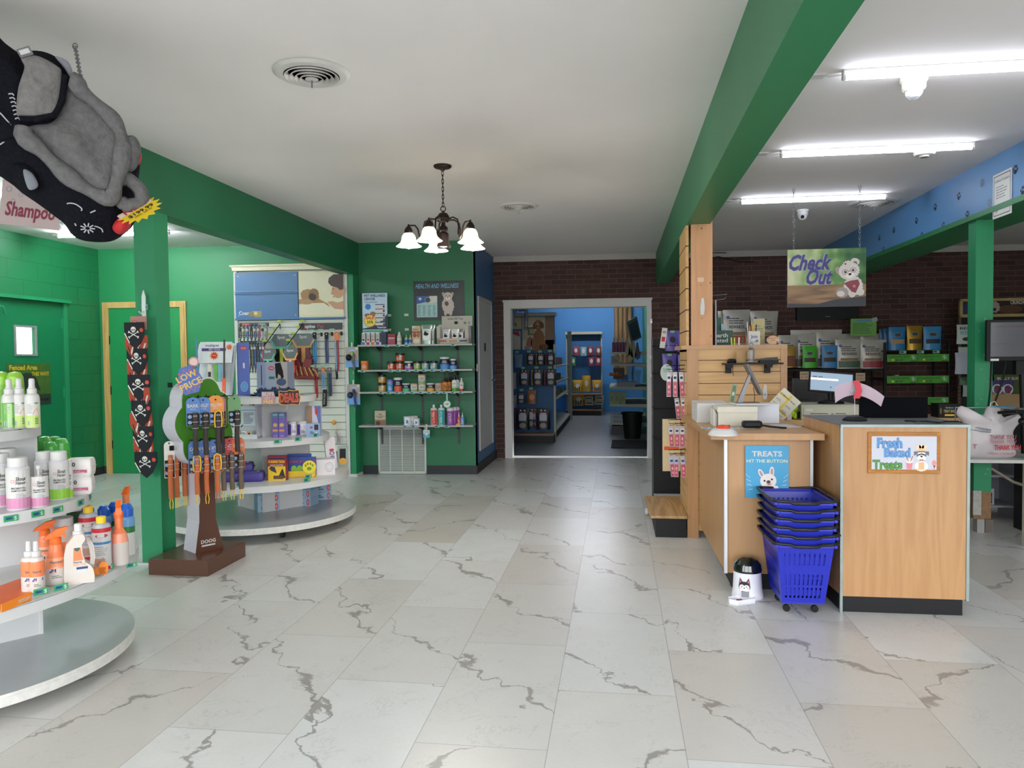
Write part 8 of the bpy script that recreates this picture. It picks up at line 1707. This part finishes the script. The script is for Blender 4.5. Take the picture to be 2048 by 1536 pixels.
w2 = (rx1-rx0)/2; RG = mt('#b8b7a0', .45); MB().box(-w2, w2, 0, .42, 0, .125, RG).build('case', t, bev=.004)
m = MB().box(-w2+.02, w2-.02, -.006, 0, .012, .105, mt('#c4c3ac', .45)).rect(-w2*.7, -w2*.1, .05, .055, -.0065, BLACK).rect(w2*.15, w2*.5, .05, .055, -.0065, BLACK).ell(w2*.05, .045, .012, .012, -.0065, GREY).rect(-w2*.85, -w2*.6, .075, .09, -.0065, mt('#d8d8c8')); m.build('drawer_front', t)
mx0, mx1 = A(1618, 785, YD+.15)[0], A(1708, 785, YD+.15)[0]; mz0, mz1 = A(1662, 786, YD+.15)[1], A(1662, 741, YD+.15)[1]
t = thing('register_monitor', 'tilted touch screen register showing a pale blue page', 'monitor', None, ((mx0+mx1)/2, YD+.16, dz+.125), -.02)
SCR = mt('#a9c0d6', .3, emit=.12)
h0 = mz0-dz-.125; H2 = mz1-mz0; w2 = (mx1-mx0)/2
m = MB().at(0, 0, h0, 0, -.25, .09); m.box(-w2, w2, 0, .02, 0, H2, BLACKM); m.build('bezel', t, bev=.003)
m = MB().at(0, 0, h0, 0, -.25, .09); m.rect(-w2*.93, w2*.93, H2*.08, H2*.90, -.001, SCR); m.rect(-w2*.93, w2*.3, H2*.56, H2*.64, -.0015, mt('#f4f8ff', .3, emit=.4)).rect(-w2*.85, -w2*.65, H2*.68, H2*.72, -.0015, mt('#8a4a5a')).rect(-w2*.6, -w2*.4, H2*.68, H2*.72, -.0015, mt('#4a8a6a')); m.build('screen', t)
MB().lathe([(.11, 0), (.10, .02), (.05, .03)], BLACKM, 20, sy=.7).tube([(0, .02, .02), (0, .03, h0+.05)], .02, BLACKM, 10).build('stand', t)
for k, (u, v) in enumerate(((1577, 799), (1592, 812), (1581, 818))):
    x, z = A(u, v, 6.1); 
t = thing('dog_toy', 'lime green knobbly dog toy beside the cash drawer', 'dog toy', None, (A(1584, 838, 6.5)[0], 6.52, dz), 0)
m = MB().sphere((-.02, 0, .15), .035, mt('#a8c81e', .5), 12).sphere((.02, 0, .10), .035, mt('#a8c81e', .5), 12).sphere((.0, .0, .05), .035, mt('#a8c81e', .5), 12).sphere((.03, .01, .03), .03, mt('#a8c81e', .5), 12); m.build('toy', t)
x = A(1598, 838, 6.52)[0]; MB().at(0, 0, .035, 0, .3, 1.2).lathe([(.012, -.06), (.02, -.02), (.028, .0), (.034, .03), (.03, .05), (.01, .06)], BLACKM, 14).at().tube([(.02, 0, .03), (.06, -.02, -.05), (.07, -.03, -.2), (.06, 0, -.4)], .004, BLACK, 6).tube([(-.01, .0, .13), (.02, .05, .17), (.1, .1, .16)], .003, BLACK, 6).build('barcode_scanner', None, (x, 6.52, dz), label='black corded barcode scanner beside the lime toy', category='scanner')
bx('small white framed card behind the lime toy', A(1569, 838, 6.42)[0], A(1586, 838, 6.42)[0], 6.47, 6.48, .15, PAPER, 'card', 'card', dz, bev=0)
# low wooden shelf with a treat bars box behind the end counter
YB = 7.2
x0, x1 = A(1868, 840, YB)[0], A(1940, 840, YB)[0]; z = A(1900, 836, YB)[1]
t = thing('low_wooden_shelf', 'low light wood shelf behind the end counter', 'shelf', None, (x0, YB, 0)); MB().box(0, x1-x0, 0, .5, z-.03, z, MAPLEX).build('top', t); MB().box(0, .03, 0, .5, 0, z-.03, MAPLE).build('side_panel', t); MB().box(x1-x0-.03, x1-x0, 0, .5, 0, z-.03, MAPLE).build('side_panel', t); MB().box(.03, x1-x0-.03, .2, .22, 0, z-.03, MAPLE).build('back_panel', t)
bx('black TREAT BARS box with yellow lettering', A(1880, 836, YB)[0], A(1924, 836, YB)[0], YB+.03, YB+.2, .125, BLACKM, 'treat_box', 'box', z, .0, lambda m, w, h: (m.text('TREAT BARS', 0, h*.38, h*.2, -.001, mt('#c9b88a'), .02, al='c', wid=w*.55), m.rect(-w*.22, w*.22, h*.12, h*.26, -.001, YEL), m.text('barkery', 0, h*.68, h*.12, -.001, PAPER, .01, al='c'), m.ell(-w*.4, h*.5, w*.04, h*.25, -.001, mt('#8a6a2c'))))
# ------------------------------------------------------------------ side table with bag, monitor and keyboard
YT = 5.42; tz = .60
t = thing('side_table', 'grey topped side table with a pale metal leg at the right edge', 'table', None, (2.3, YT, 0))
MB().slab([(.0, .02), (.9, -.0), (.9, .6), (.0, .6)], tz-.022, tz, mt('#b5b7b2', .5)).build('top', t, bev=.003)
for x, y in ((.44, .05), (.84, .05), (.06, .5), (.84, .5)): MB().box(x, x+.045, y, y+.045, .0, tz-.022, mt('#b8b4a4', .5)).build('leg', t)
m = MB(); PBG = mt('#c9c2c4', .45, var=.08, scale=12, alpha=.93)
t = thing('plastic_bag', 'white plastic THANK YOU bag with red print hanging on a wire stand', 'bag', None, (2.56, 5.56, tz), .05)
P = [(-.17, 0), (.13, 0), (.15, .08), (.14, .18), (.19, .26), (.17, .30), (.10, .27), (.06, .30), (.045, .35), (-.02, .355), (-.05, .30), (-.10, .31), (-.20, .36), (-.23, .30), (-.18, .22), (-.19, .1)]
pillow(m, P, 0, .07, PBG, .05, lump=.02); m.build('bag', t)
m = MB()
for q, (s_, h, x, z, c) in enumerate((('THANK YOU', .03, -.05, .135, '#a0525e'), ('THANK YOU', .026, -.05, .105, '#b06a74'), ('THANK YOU', .034, -.02, .062, '#b5182c'), ('Have a nice day', .02, -.05, .03, '#b0707a'))): m.text(s_, x, z, h, -.080, mt(c), .01 if q != 2 else .03, .1, al='l', wid=.17)
m.text('T', -.155, .07, .03, -.07, mt('#a0525e'), .02); m.build('print', t)
m = MB().tube([(-.16, -.03, .30), (-.08, -.05, .27), (-.03, -.06, .265)], .004, STEEL, 6).tube([(-.16, -.03, .22), (-.05, -.09, .20), (-.05, -.09, .185), (-.17, -.03, .20)], .005, STEEL, 6).tube([(-.01, 0, .33), (-.005, 0, .38), (.02, 0, .39), (.04, 0, .36)], .003, PAPER, 6); m.build('wire_stand', t)
m = MB().tube([(-.18, .12, 0), (-.18, .12, .34), (.30, .12, .33)], .006, STEEL, 6); m.build('wire_frame', t)
x, z = A(1974, 640, 5.75); z1 = A(1974, 722, 5.75)[1]
t = thing('flat_monitor', 'dark flat monitor beside the green post, cut by the right edge', 'monitor', None, (x+.26, 5.75, z1), 0)
MB().box(-.26, .28, 0, .03, 0, z-z1, BLACKM).build('bezel', t, bev=.003); m = MB().rect(-.235, .26, .03, z-z1-.018, -.001, mt('#55555c', .12, spec=.7)).rect(-.22, .26, .12, .125, -.0014, mt('#44444c')).rect(-.2, .26, .24, .246, -.0014, mt('#5c4448')); m.build('screen', t); MB().box(-.235, -.18, -.002, 0, .0, .016, PAPER).build('sticker', t)
MB().box(-.05, .05, .03, .08, -.1, .2, BLACKM).tube([(0, .05, -.1), (.02, .05, -(z1-tz))], .02, BLACKM, 10).build('stand', t)
m = MB().tube([(-.22, .02, .0), (-.22, .03, -.2), (-.23, .05, -.4)], .006, BLACK, 6).tube([(-.12, .02, 0), (-.14, .03, -.15), (-.2, .05, -.36)], .006, BLACK, 6); m.build('cables', t)
x, z = A(1998, 815, 5.35)
t = thing('keyboard', 'black keyboard on a raised tray at the right edge', 'keyboard', None, (x+.24, 5.30, z-.03), .25)
MB().at(0, 0, 0, 0, -.12, -.0).box(-.2, .26, -.02, .15, 0, .02, BLACKM).build('tray', t, bev=.006)
m = MB().at(0, 0, .02, 0, -.12)
for r_ in range(5):
    for q in range(12): m.box(-.17+q*.033, -.17+q*.033+.028, .0+r_*.027, .0+r_*.027+.022, .0, .012, mt('#5c5c60', .5))
m.build('keys', t); MB().at(-.17, .10, .03, .2).box(-.06, .08, 0, .07, 0, .004, mt('#3f8fae')).build('leaflet', t, label='blue leaflet under the keyboard edge')
MB().tube([(.1, .1, 0), (.1, .1, -(z-.03-tz))], .022, mt('#b8b4a4', .5), 12).lathe([(.05, -(z-.03-tz)+0), (.04, -(z-.03-tz)+.03)], BLACKM, 14, .1, .1).sphere((-.10, .05, -.06), .025, BLACKM, 10).build('arm', t)
# under the table
t = thing('white_cabinet', 'white open cabinet with a barcode box under the side table', 'cabinet', None, (2.78, 6.35, 0)); CW = mt('#9fa1a8', .5)
MB().box(0, .36, .3, .32, .05, .58, CW).build('back_panel', t)
for z in (.10, .34, .56): MB().box(0, .36, 0, .32, z, z+.016, CW).build('shelf', t)
for x in (0, .345): MB().box(x, x+.016, 0, .32, 0, .58, CW).build('side_panel', t)
bx('white printer carton with barcodes in the white cabinet', 2.80, 2.96, 6.37, 6.6, .13, mt('#b8b8bc', .5), z=.117, art=lambda m, w, h: (m.rect(-w*.35, 0, h*.3, h*.65, -.001, mt('#6a6a70')), m.rect(w*.15, w*.4, h*.1, h*.75, -.001, INK), lines(m, w*.16, w*.39, h*.12, h*.7, 4, PAPER, -.0014)))
bx('black computer tower standing under the side table', 2.97, 3.2, 5.72, 6.1, .54, BLACKM, 'computer_tower', 'computer', 0)
m = MB().tube([(2.86, 6.2, .43), (2.92, 6.0, .36), (2.98, 5.7, .34), (3.02, 5.6, .45), (3.03, 5.58, .57)], .011, mt('#b8b09a', .5), 8); m.build('white_hose', label='pale thick cable curving under the side table', category='cable')
m = MB().tube([(2.92, 5.69, .40), (2.95, 5.68, .25), (2.94, 5.66, .10), (2.98, 5.64, .05), (3.12, 5.6, .04)], .006, BLACK, 6); m.build('power_cable', label='black thin cable hanging below the side table', category='cable')
MB().lathe([(.14, 0), (.14, .018), (.03, .03), (.02, .05)], BLACKM, 24).build('chair_base', None, (3.08, 5.25, 0), label='black round pedestal foot on the floor at the right edge', category='stand')
# certificate on the blue beam
d = _ray(2004, 388); s = 2.575/d.x; t = thing('certificate', 'white certificate taped on the blue beam', 'certificate', None, (2.577, d.y*s, d.z*s+CAM_H), -PI/2)
m = MB().box(-.125, .125, -.002, .0, -.15, .15, mt('#d8dad6', .5)); 
for a, b in ((-.11, -.105), (.105, .11)): m.rect(a, b, -.135, .135, -.0026, INK)
m.rect(-.11, .11, .13, .135, -.0026, INK).rect(-.11, .11, -.135, -.13, -.0026, INK).text('Certificate of Completion', 0, .09, .018, -.0026, INK, .0, al='c', wid=.19).ell(-.07, -.09, .025, .025, -.0026, mt('#9aa4a8')); lines(m, -.08, .08, -.02, .07, 5, GREY, -.0026); m.build('sheet', t)
d = t
# FENCED AREA poster on the green steel door
t = thing('fenced_area_poster', 'green poster reading Fenced Area THIS WAY on the steel door', 'poster', None, (XL+.0-.018+.0, 7.05, 1.10), PI/2)
m = MB().box(-.28, .30, -.006, 0, -.21, .23, mt('#3f5f24', .5, var=.25, scale=12)).rect(-.28, .30, -.21, -.10, -.0066, mt('#2c3230')).text('Fenced Area', -.25, .165, .05, -.0066, mt('#d8b32c'), .03, wid=.37).text('THIS WAY!', .04, .10, .04, -.0066, mt('#d8b32c'), .03, wid=.24).text('and other pets', .0, -.17, .035, -.0066, PAPER, .02, wid=.27).ell(.0, .03, .13, .10, -.0064, mt('#1f2622'), -.4).poly([(-.04, .1), (.10, .08), (.16, -.06), (.06, -.04)], -.0065, mt('#1f2622')); m.build('poster', t)
# ------------------------------------------------------------------ room beyond the cased opening
HB_ = mt('#4f93cf', .6, var=.03, scale=2); HFL = mt('#85898a', .35, var=.08, scale=3)
struct(MB().box(-3.2, .62, 10.06, 18.9, -.05, 0, HFL), 'floor_back_room')
struct(MB().box(-3.3, .72, 10.06, 19.0, 3.0, 3.08, CEIL), 'ceiling_back_room')
struct(MB().box(-3.3, .72, 18.7, 18.8, 0, 3.0, HB_), 'wall_back_room_end'); struct(MB().box(-3.3, -3.2, 10.1, 18.7, 0, 3.0, HB_), 'wall_back_room_left')
struct(MB().box(.62, .72, 10.1, 18.7, 0, 3.0, mt('#2f7a58', .6)), 'wall_back_room_right')
m = MB()
for x0, x1, z0, z1 in ((-3.3, -1.45, 0, 3.0), (.43, .72, 0, 3.0), (-1.45, .43, 2.05, 3.0)): m.box(x0, x1, 10.045, 10.06, z0, z1, HB_)
struct(m, 'wall_back_room_front')
t = tube_light(-1.2, 12.6, 'added unseen tube light on the ceiling of the back room', 0, mt('#eef2ff', .5, emit=12), 1.2, plate=False); t.location.z = 3.0  # lamp added out of view to light the back room
t = tube_light(-1.2, 16.8, 'added unseen tube light brightening the far end of the back room', 0, mt('#eef2ff', .5, emit=95), 1.2, plate=False); t.location.z = 3.0  # second added lamp, also unseen, set close to brighten the blue end wall
m = MB(); random.seed(11)
LG = wood_mat('rough_log', '#a5855c', '#6a4c2e', 'z', .6, .7, 5)
for k, x in enumerate((-.02, .09, .20, .31)): m.lathe([(.055, .9), (.06, 1.6), (.056, 2.2), (.06, 2.98)], LG, 12, x, 18.62)
m.build('log_post', label='rough wooden log posts beside the blue end wall', category='post')
NVP = mt('#2a5a86', .6, var=.1, scale=60); GMT = mt('#a9ab9c', .5); KICK = mt('#0e0f11', .6); SHF = mt('#9fa398', .5)
# left gondola with end cap
t = thing('shelving_gondola', 'blue pegboard gondola with a large retriever photo on its end', 'shelving', None, (-1.36, 11.9, 0))
MB().box(-.42, .37, .0, .04, .1, 2.0, NVP).build('end_panel', t); MB().box(-.42, .37, -.32, .0, 0, .12, KICK).build('kick', t); MB().box(-.42, .37, -.34, 0, .12, .145, SHF).box(-.42, .37, -.345, -.338, .118, .150, mt('#8a5a44')).build('base_shelf', t)
MB().box(.35, .38, -.03, .05, 0, 1.55, GMT).build('upright', t); MB().box(-.42, .40, -.10, .04, 2.0, 2.055, mt('#a8a68e', .6)).build('cornice', t)
MB().box(.0, .04, .04, 4.2, .1, 1.85, NVP).build('side_panel', t); MB().box(.0, .36, .04, 4.2, .12, .14, SHF).box(.04, .34, .04, 4.2, 0, .12, KICK).build('side_base', t)
for z in (.62, .9, 1.18): MB().box(.04, .34, .1, 4.2, z, z+.02, SHF).build('side_shelf', t)
MB().box(.30, .39, 4.1, 4.14, 0, 1.9, GMT).build('far_upright', t)
m = MB().box(-.15, .36, -.012, 0, 1.47, 1.99, mt('#a89f86', .5)).rect(.22, .36, 1.47, 1.99, -.0126, mt('#7a5a40')).rect(-.15, .2, 1.83, 1.85, -.0127, PAPER).rect(-.06, .04, 1.7, 1.83, -.0127, mt('#4a5a50')).rect(-.03, .04, 1.72, 1.80, -.013, mt('#a08a3c')).rect(-.15, .36, 1.47, 1.62, -.0126, mt('#c2b898'))
gd, gd2 = mt('#8a6038', .7), mt('#6e4828', .7)
m.ell(.12, 1.62, .095, .17, -.0132, gd, .05, 26, .04).ell(.09, 1.50, .06, .07, -.0134, gd, 0, 20, .05).ell(.2, 1.51, .07, .05, -.0134, gd2, 0, 20, .05).ell(.11, 1.86, .065, .085, -.0138, gd, 0, 22, .03).ell(.165, 1.86, .035, .06, -.014, gd2, .3, 16, .05).ell(.055, 1.85, .03, .06, -.014, gd2, -.2, 16, .05).ell(.095, 1.86, .03, .04, -.0144, mt('#a87c50')).ell(.09, 1.845, .016, .014, -.0148, INK).ell(.075, 1.89, .006, .006, -.0148, INK).ell(.12, 1.89, .006, .006, -.0148, INK)
m.ell(-.04, 1.57, .045, .11, -.0136, mt('#8a5c3c'), -.2).ell(.03, 1.55, .04, .10, -.0136, mt('#7c5034'), .1).ell(-.07, 1.50, .05, .03, -.014, mt('#8a7a8c')); m.build('photo_poster', t, label='photo poster of a golden long-haired dog sitting up')
m = MB().box(-.42, -.16, -.012, 0, 1.80, 1.99, mt('#b5ad84', .6)).text('life', -.35, 1.85, .07, -.013, INK, .02); m.build('header_card', t); m = MB().box(-.42, -.18, -.012, 0, 1.47, 1.77, mt('#bdb49e', .6)).poly([(-.42, 1.77), (-.2, 1.76), (-.19, 1.68), (-.30, 1.72), (-.42, 1.72)], -.013, mt('#9c3428')); m.build('photo_card', t)
def hp(label, u, v0, v1, w, col, y, art=None, grp='food bags on the end of the blue gondola', name='food_bag', d=.05):
    x, z = A(u, v1, y); s = y/FPX; pouch(name, label, 'bag', grp, (x, y, z), w*s, (v1-v0)*s, mt(col, .5), art, 0, d)
def a_food(side):
    sm = mt(side, .5)
    def f(t, w, h):
        t.rect(-w*.5, -w*.36, .02*h, h*.95, -.0006, sm); gridart(t, -w*.22, w*.28, h*.42, h*.78, mt('#b9bcc4'), 3, 3, -.0004); t.rect(-w*.22, w*.28, h*.70, h*.80, -.0012, mt('#a8483a')); t.rect(-w*.22, w*.28, h*.48, h*.50, -.0012, INK); t.ell(w*.03, h*.2, w*.22, h*.12, -.0006, mt('#8f8a7c')); t.ell(-w*.1, h*.9, w*.06, h*.04, -.0008, PAPER); t.ell(w*.16, h*.89, w*.06, h*.04, -.0008, PAPER)
    return f
BKB = '#15161d'
for k, (u, c) in enumerate(((1061, '#2f5a3a'), (1081, '#a8782c'), (1101, '#7a2c34'))): hp('dark food bag with %s side stripe, %s in the upper row' % (('green', 'amber', 'red')[k], ('left', 'middle', 'right')[k]), u, 706, 730, 18, BKB, 11.72, a_food(c))
for k, (u, c) in enumerate(((1048, '#2f5a3a'), (1075, '#a8782c'), (1101, '#7a2c34'))): hp('large dark food bag with %s side stripe, %s in the second row' % (('green', 'amber', 'red')[k], ('left', 'middle', 'right')[k]), u, 738, 771, 24, BKB, 11.66, a_food(c))
for k, (u, c) in enumerate(((1045, '#7a2c34'), (1086, '#5a2c54'))): hp('big dark food bag standing on the base shelf, %s' % ('left', 'right')[k], u, 816, 859, 30, BKB, 11.66, a_food(c), d=.09)
hp('big dark food bag behind the left one on the base shelf', 1061, 815, 855, 24, BKB, 11.80, a_food('#5a2c54')); hp('big dark food bag behind the right one on the base shelf', 1073, 815, 855, 22, BKB, 11.80, a_food('#7a2c34'))
hp('light blue and orange food bag, far left in the upper row', 1037, 708, 735, 17, '#5a7a94', 11.7, lambda t, w, h: (t.rect(-w*.3, w*.25, h*.55, h*.8, -.0006, mt('#a8602c')),)); hp('teal striped food bag in the third row', 1042, 785, 807, 19, '#22262e', 11.7, a_food('#3a8a8c')); hp('brown food bag with orange print in the third row', 1064, 780, 808, 18, '#8a5c3a', 11.7, lambda t, w, h: t.ell(0, h*.5, w*.3, h*.2, -.0006, mt('#c98a4c')))
hp('white and pink food bag cut by the left casing, upper', 1026, 745, 778, 14, '#8a7a84', 11.66); hp('white and pink food bag cut by the left casing, lower', 1026, 790, 815, 14, '#84747c', 11.66)
for k, (u, v) in enumerate(((1034, 704), (1058, 703), (1080, 703), (1100, 702), (1046, 736), (1073, 735), (1100, 735), (1043, 780), (1062, 777))):
    x, z = A(u, v, 11.56); MB().box(-.03, .03, 0, .003, -.018, .018, mt('#5a9c7c', .5)).build('price_tag', None, (x, 11.56, z), 0, label='green price tag on the blue gondola end, %s from the left in the %s row' % (ORD[k if k < 4 else k-4 if k < 7 else k-7], 'upper' if k < 4 else 'middle' if k < 7 else 'lower'), category='price tag', group='price tags on the blue gondola end')
m = MB(); x, z = A(1042, 622, 11.75); SL = mt('#8d9094', .3, .3)
m.sphere((0, 0, .12), .10, SL, 14).tube([(-.08, -.02, .1), (-.12, -.05, .0), (-.12, -.06, -.16)], [.035, .03, .022], SL, 10).tube([(.07, -.02, .1), (.09, -.05, 0), (.08, -.06, -.22)], [.035, .03, .022], SL, 10); m.sphere((-.12, -.07, -.18), .03, SL, 8).sphere((.08, -.07, -.24), .03, SL, 8)
m.build('balloon_animal', None, (x, 11.78, 2.05), label='silver balloon figure sitting on the gondola cornice with dangling legs', category='balloon')
for k in range(10):
    z = (.64, .92, 1.2)[k % 3]; y = 12.2+.33*k
    carton('food_carton', 'small pale pack on the gondola side shelves, %s from the near end' % ORD[k], 'box', 'packs on the side shelves', (-1.16, y, z+.001), .12, .1+.02*(k % 3), .1, mt(('#8a8c88', '#6a6c70', '#8a6a5c')[k % 3], .6), None, .0)
# back gondola
t = thing('shelving_gondola', 'far blue pegboard gondola with yellow bags against the end wall', 'shelving', None, (-.77, 17.6, 0))
MB().box(-.42, .40, .0, .04, .1, 1.88, NVP).build('panel', t); MB().box(-.44, .42, -.1, .05, 1.88, 1.94, mt('#a8a68e', .6)).build('cornice', t)
for e in (-.43, .39): MB().box(e, e+.03, -.03, .04, 0, 1.88, GMT).build('upright', t)
for z in (.50, .14): MB().box(-.42, .40, -.4, 0, z-.02, z, SHF).box(-.42, .40, -.405, -.398, z-.03, z+.0, mt('#a8663c')).build('shelf', t)
MB().box(-.40, .38, -.36, 0, 0, .12, KICK).build('kick', t)
def a_y(c): return lambda t, w, h: (gridart(t, -w*.45, w*.45, h*.04, h*.42, mt(c, .5), 4, 3), t.ell(0, h*.5, w*.18, h*.18, -.0006, PAPER))
for k, (u, v0, v1, w, c) in enumerate(((1155, 760, 783, 20, '#2f5a34'), (1173, 751, 783, 17, '#b8862c'), (1194, 760, 783, 19, '#5a4a7a'), (1157, 786, 811, 24, '#3a3a3c'))):
    hp('yellow topped food bag, %s' % ('left on the shelf of the far gondola', 'tall one in the middle of the far gondola', 'right one with purple print on the far gondola', 'bottom shelf of the far gondola')[k], u, v0, v1, w, '#c9982a', 17.35, a_y(c), 'yellow bags on the far gondola', d=.12)
for k, (u, v, c) in enumerate(((1152, 703, '#a03c38'), (1167, 704, '#8aa8a8'), (1181, 703, '#7a2c34'), (1197, 703, '#7a3c30'), (1183, 724, '#8a2c3c'), (1197, 723, '#8a2c3c'), (1147, 724, '#4a7a4c'))): hp('small hanging treat pack on the far gondola, %s' % ('first of the top row', 'second of the top row', 'third of the top row', 'last of the top row', 'left of the lower pair', 'right of the lower pair', 'green one at the left edge')[k], u, v-10, v+8, 12 if k != 6 else 9, c, 17.5, lambda t, w, h: t.ell(0, h*.55, w*.25, h*.25, -.0006, PAPER), 'hanging packs on the far gondola', 'treat_pack', .04)
for k, (u, v) in enumerate(((1179, 806), (1198, 805), (1178, 797), (1199, 796))): x, z = A(u, v+4, 17.4); carton('litter_pack', 'cream pack on the bottom shelf of the far gondola, %s' % ('lower left', 'lower right', 'upper left', 'upper right')[k], 'box', 'cream packs on the far gondola', (x, 17.3, z), .20, .10, .2, mt('#a59c80', .6), lambda m, w, h: m.rect(-w*.35, w*.35, h*.4, h*.65, -.001, INK), 0)
# right shelves
t = thing('bracket_shelving', 'white bracketed shelving full of supplies along the right wall of the back room', 'shelving', None, (.18, 13.0, 0))
for z, x0 in ((1.42, -.30), (1.22, -.30), (.82, -.32), (.52, -.32), (.20, -.34)): MB().box(x0, .36, 0, 1.9, z-.02, z, SHF).prism([(x0, z), (.36, z), (.36, z-.06), (x0+.1, z-.035), (x0, z-.035)], -.01, 0, SHF).build('shelf', t)
m = MB().box(.36, .44, -.02, .02, 0, 2.0, mt('#6c7c68', .5, var=.2, scale=40)); m.build('standard', t); MB().box(-.28, .1, .05, .5, 0, .14, DGREY).build('drawer', t)
def rs(label, u, v0, v1, w, col, y=13.05, name='carton', cat='box', d=.15): x, z = A(u, v1, y); s = y/FPX; return carton(name, label, cat, 'supplies on the right shelves', (x, y, z), w*s, (v1-v0)*s, d, mt(col, .6), lambda m, w, h: lines(m, -w*.3, w*.3, h*.3, h*.7, 3, mt('#5a5c5c'), -.001), 0)
for k, u in enumerate((1224, 1235, 1246)): rs('green topped carton on the lower shelf, %s' % ('left', 'middle', 'right')[k], u, 784, 808, 10, '#7f9460')
rs('white carton with dark print on the second shelf', 1231, 712, 729, 18, '#9c968a'); rs('brown carton on the third shelf', 1238, 736, 758, 22, '#4a3628'); rs('white and blue pad pack, lower of the pile', 1238, 838, 847, 34, '#9aa4a8'); rs('white and blue pad pack, upper of the pile', 1236, 829, 838, 32, '#8fa4b4')
for k in range(5): x, z = A(1227+k*6, 705, 13.1); bottle('cleaner_bottle', 'white capped purple spray bottle on the top right shelf, %s' % ORD[k], 'bottle', 'purple spray bottles on the top right shelf', (x, 13.1, 1.421), .05, .25, 'spray', mt('#6a3a5c', .4), mt('#a9b0a8', .4), (), None, rz=0, n=10)
for k, u in enumerate((1222, 1228, 1234)): x, z = A(u, 752, 13.0); MB().lathe([(.02, 0), (.03, .03), (.02, .06)], mt('#b8662c', .5), 10).build('orange_ball', None, (x, 13.02, z), label='small orange pot on the third right shelf, %s' % ('left', 'middle', 'right')[k], category='pot', group='orange pots')
for k, (u, v) in enumerate(((1259, 746), (1276, 755))): x, z = A(u, v+14, 12.9); MB().prism([(-.05, .24), (.06, .24), (.03, .10), (.04, 0), (-.02, 0), (-.03, .1)], 0, .05, mt('#2f7ab0', .45)).build('litter_scoop', None, (x, 12.93, z), label='blue plastic litter scoop hanging at the right shelves, %s' % ('left', 'right')[k], category='scoop', group='blue scoops')
x, z = A(1253, 773, 12.95); MB().prism([(-.17, .09), (.17, .09), (.14, 0), (-.15, 0)], 0, .3, mt('#6c7074', .5)).build('litter_tray', None, (x, 12.96, .8205), label='grey litter tray on the wide shelf', category='tray')
for k, (u, v0, v1) in enumerate(((1256, 683, 712), (1261, 690, 722), (1267, 686, 716), (1275, 684, 720))): x, z = A(u, v1, 12.9); MB().prism([(-.012, .3), (.012, .3), (.05, .04), (.0, -.0), (-.05, .04)], 0, .04, mt('#9c9a7c' if k < 3 else '#4c505c', .7)).build('hanging_brush', None, (x, 12.9, z), label='hanging mop-like brush at the right shelves, %s' % ORD[k], category='brush', group='hanging brushes')
t = thing('framed_board', 'tilted white framed board above the right shelves', 'board', None, (.33, 13.0, 1.62), .9); MB().at(0, 0, 0, 0, 0, -.35).box(-.15, .15, 0, .02, 0, .38, mt('#8f9498', .5)).box(-.12, .12, -.004, 0, .03, .32, mt('#4f5a6c', .4)).build('board', t)
t = thing('trash_can', 'black plastic trash can in the back room', 'trash can', None, (.235, 12.35, 0)); MB().lathe([(.13, 0), (.165, .40), (.18, .40), (.18, .43), (.155, .43), (.15, .38)], BLACK, 24, caps=False).build('bin', t); MB().lathe([(.001, .37), (.155, .37)], BLACK, 20).build('bag_liner', t)
MB().slab([(-.10, 10.95), (.45, 10.85), (.46, 11.95), (-.09, 12.0)], .001, .012, mt('#1d1e20', .9, var=.5, scale=25)).build('door_mat', label='black rubber mat on the back room floor', category='mat')
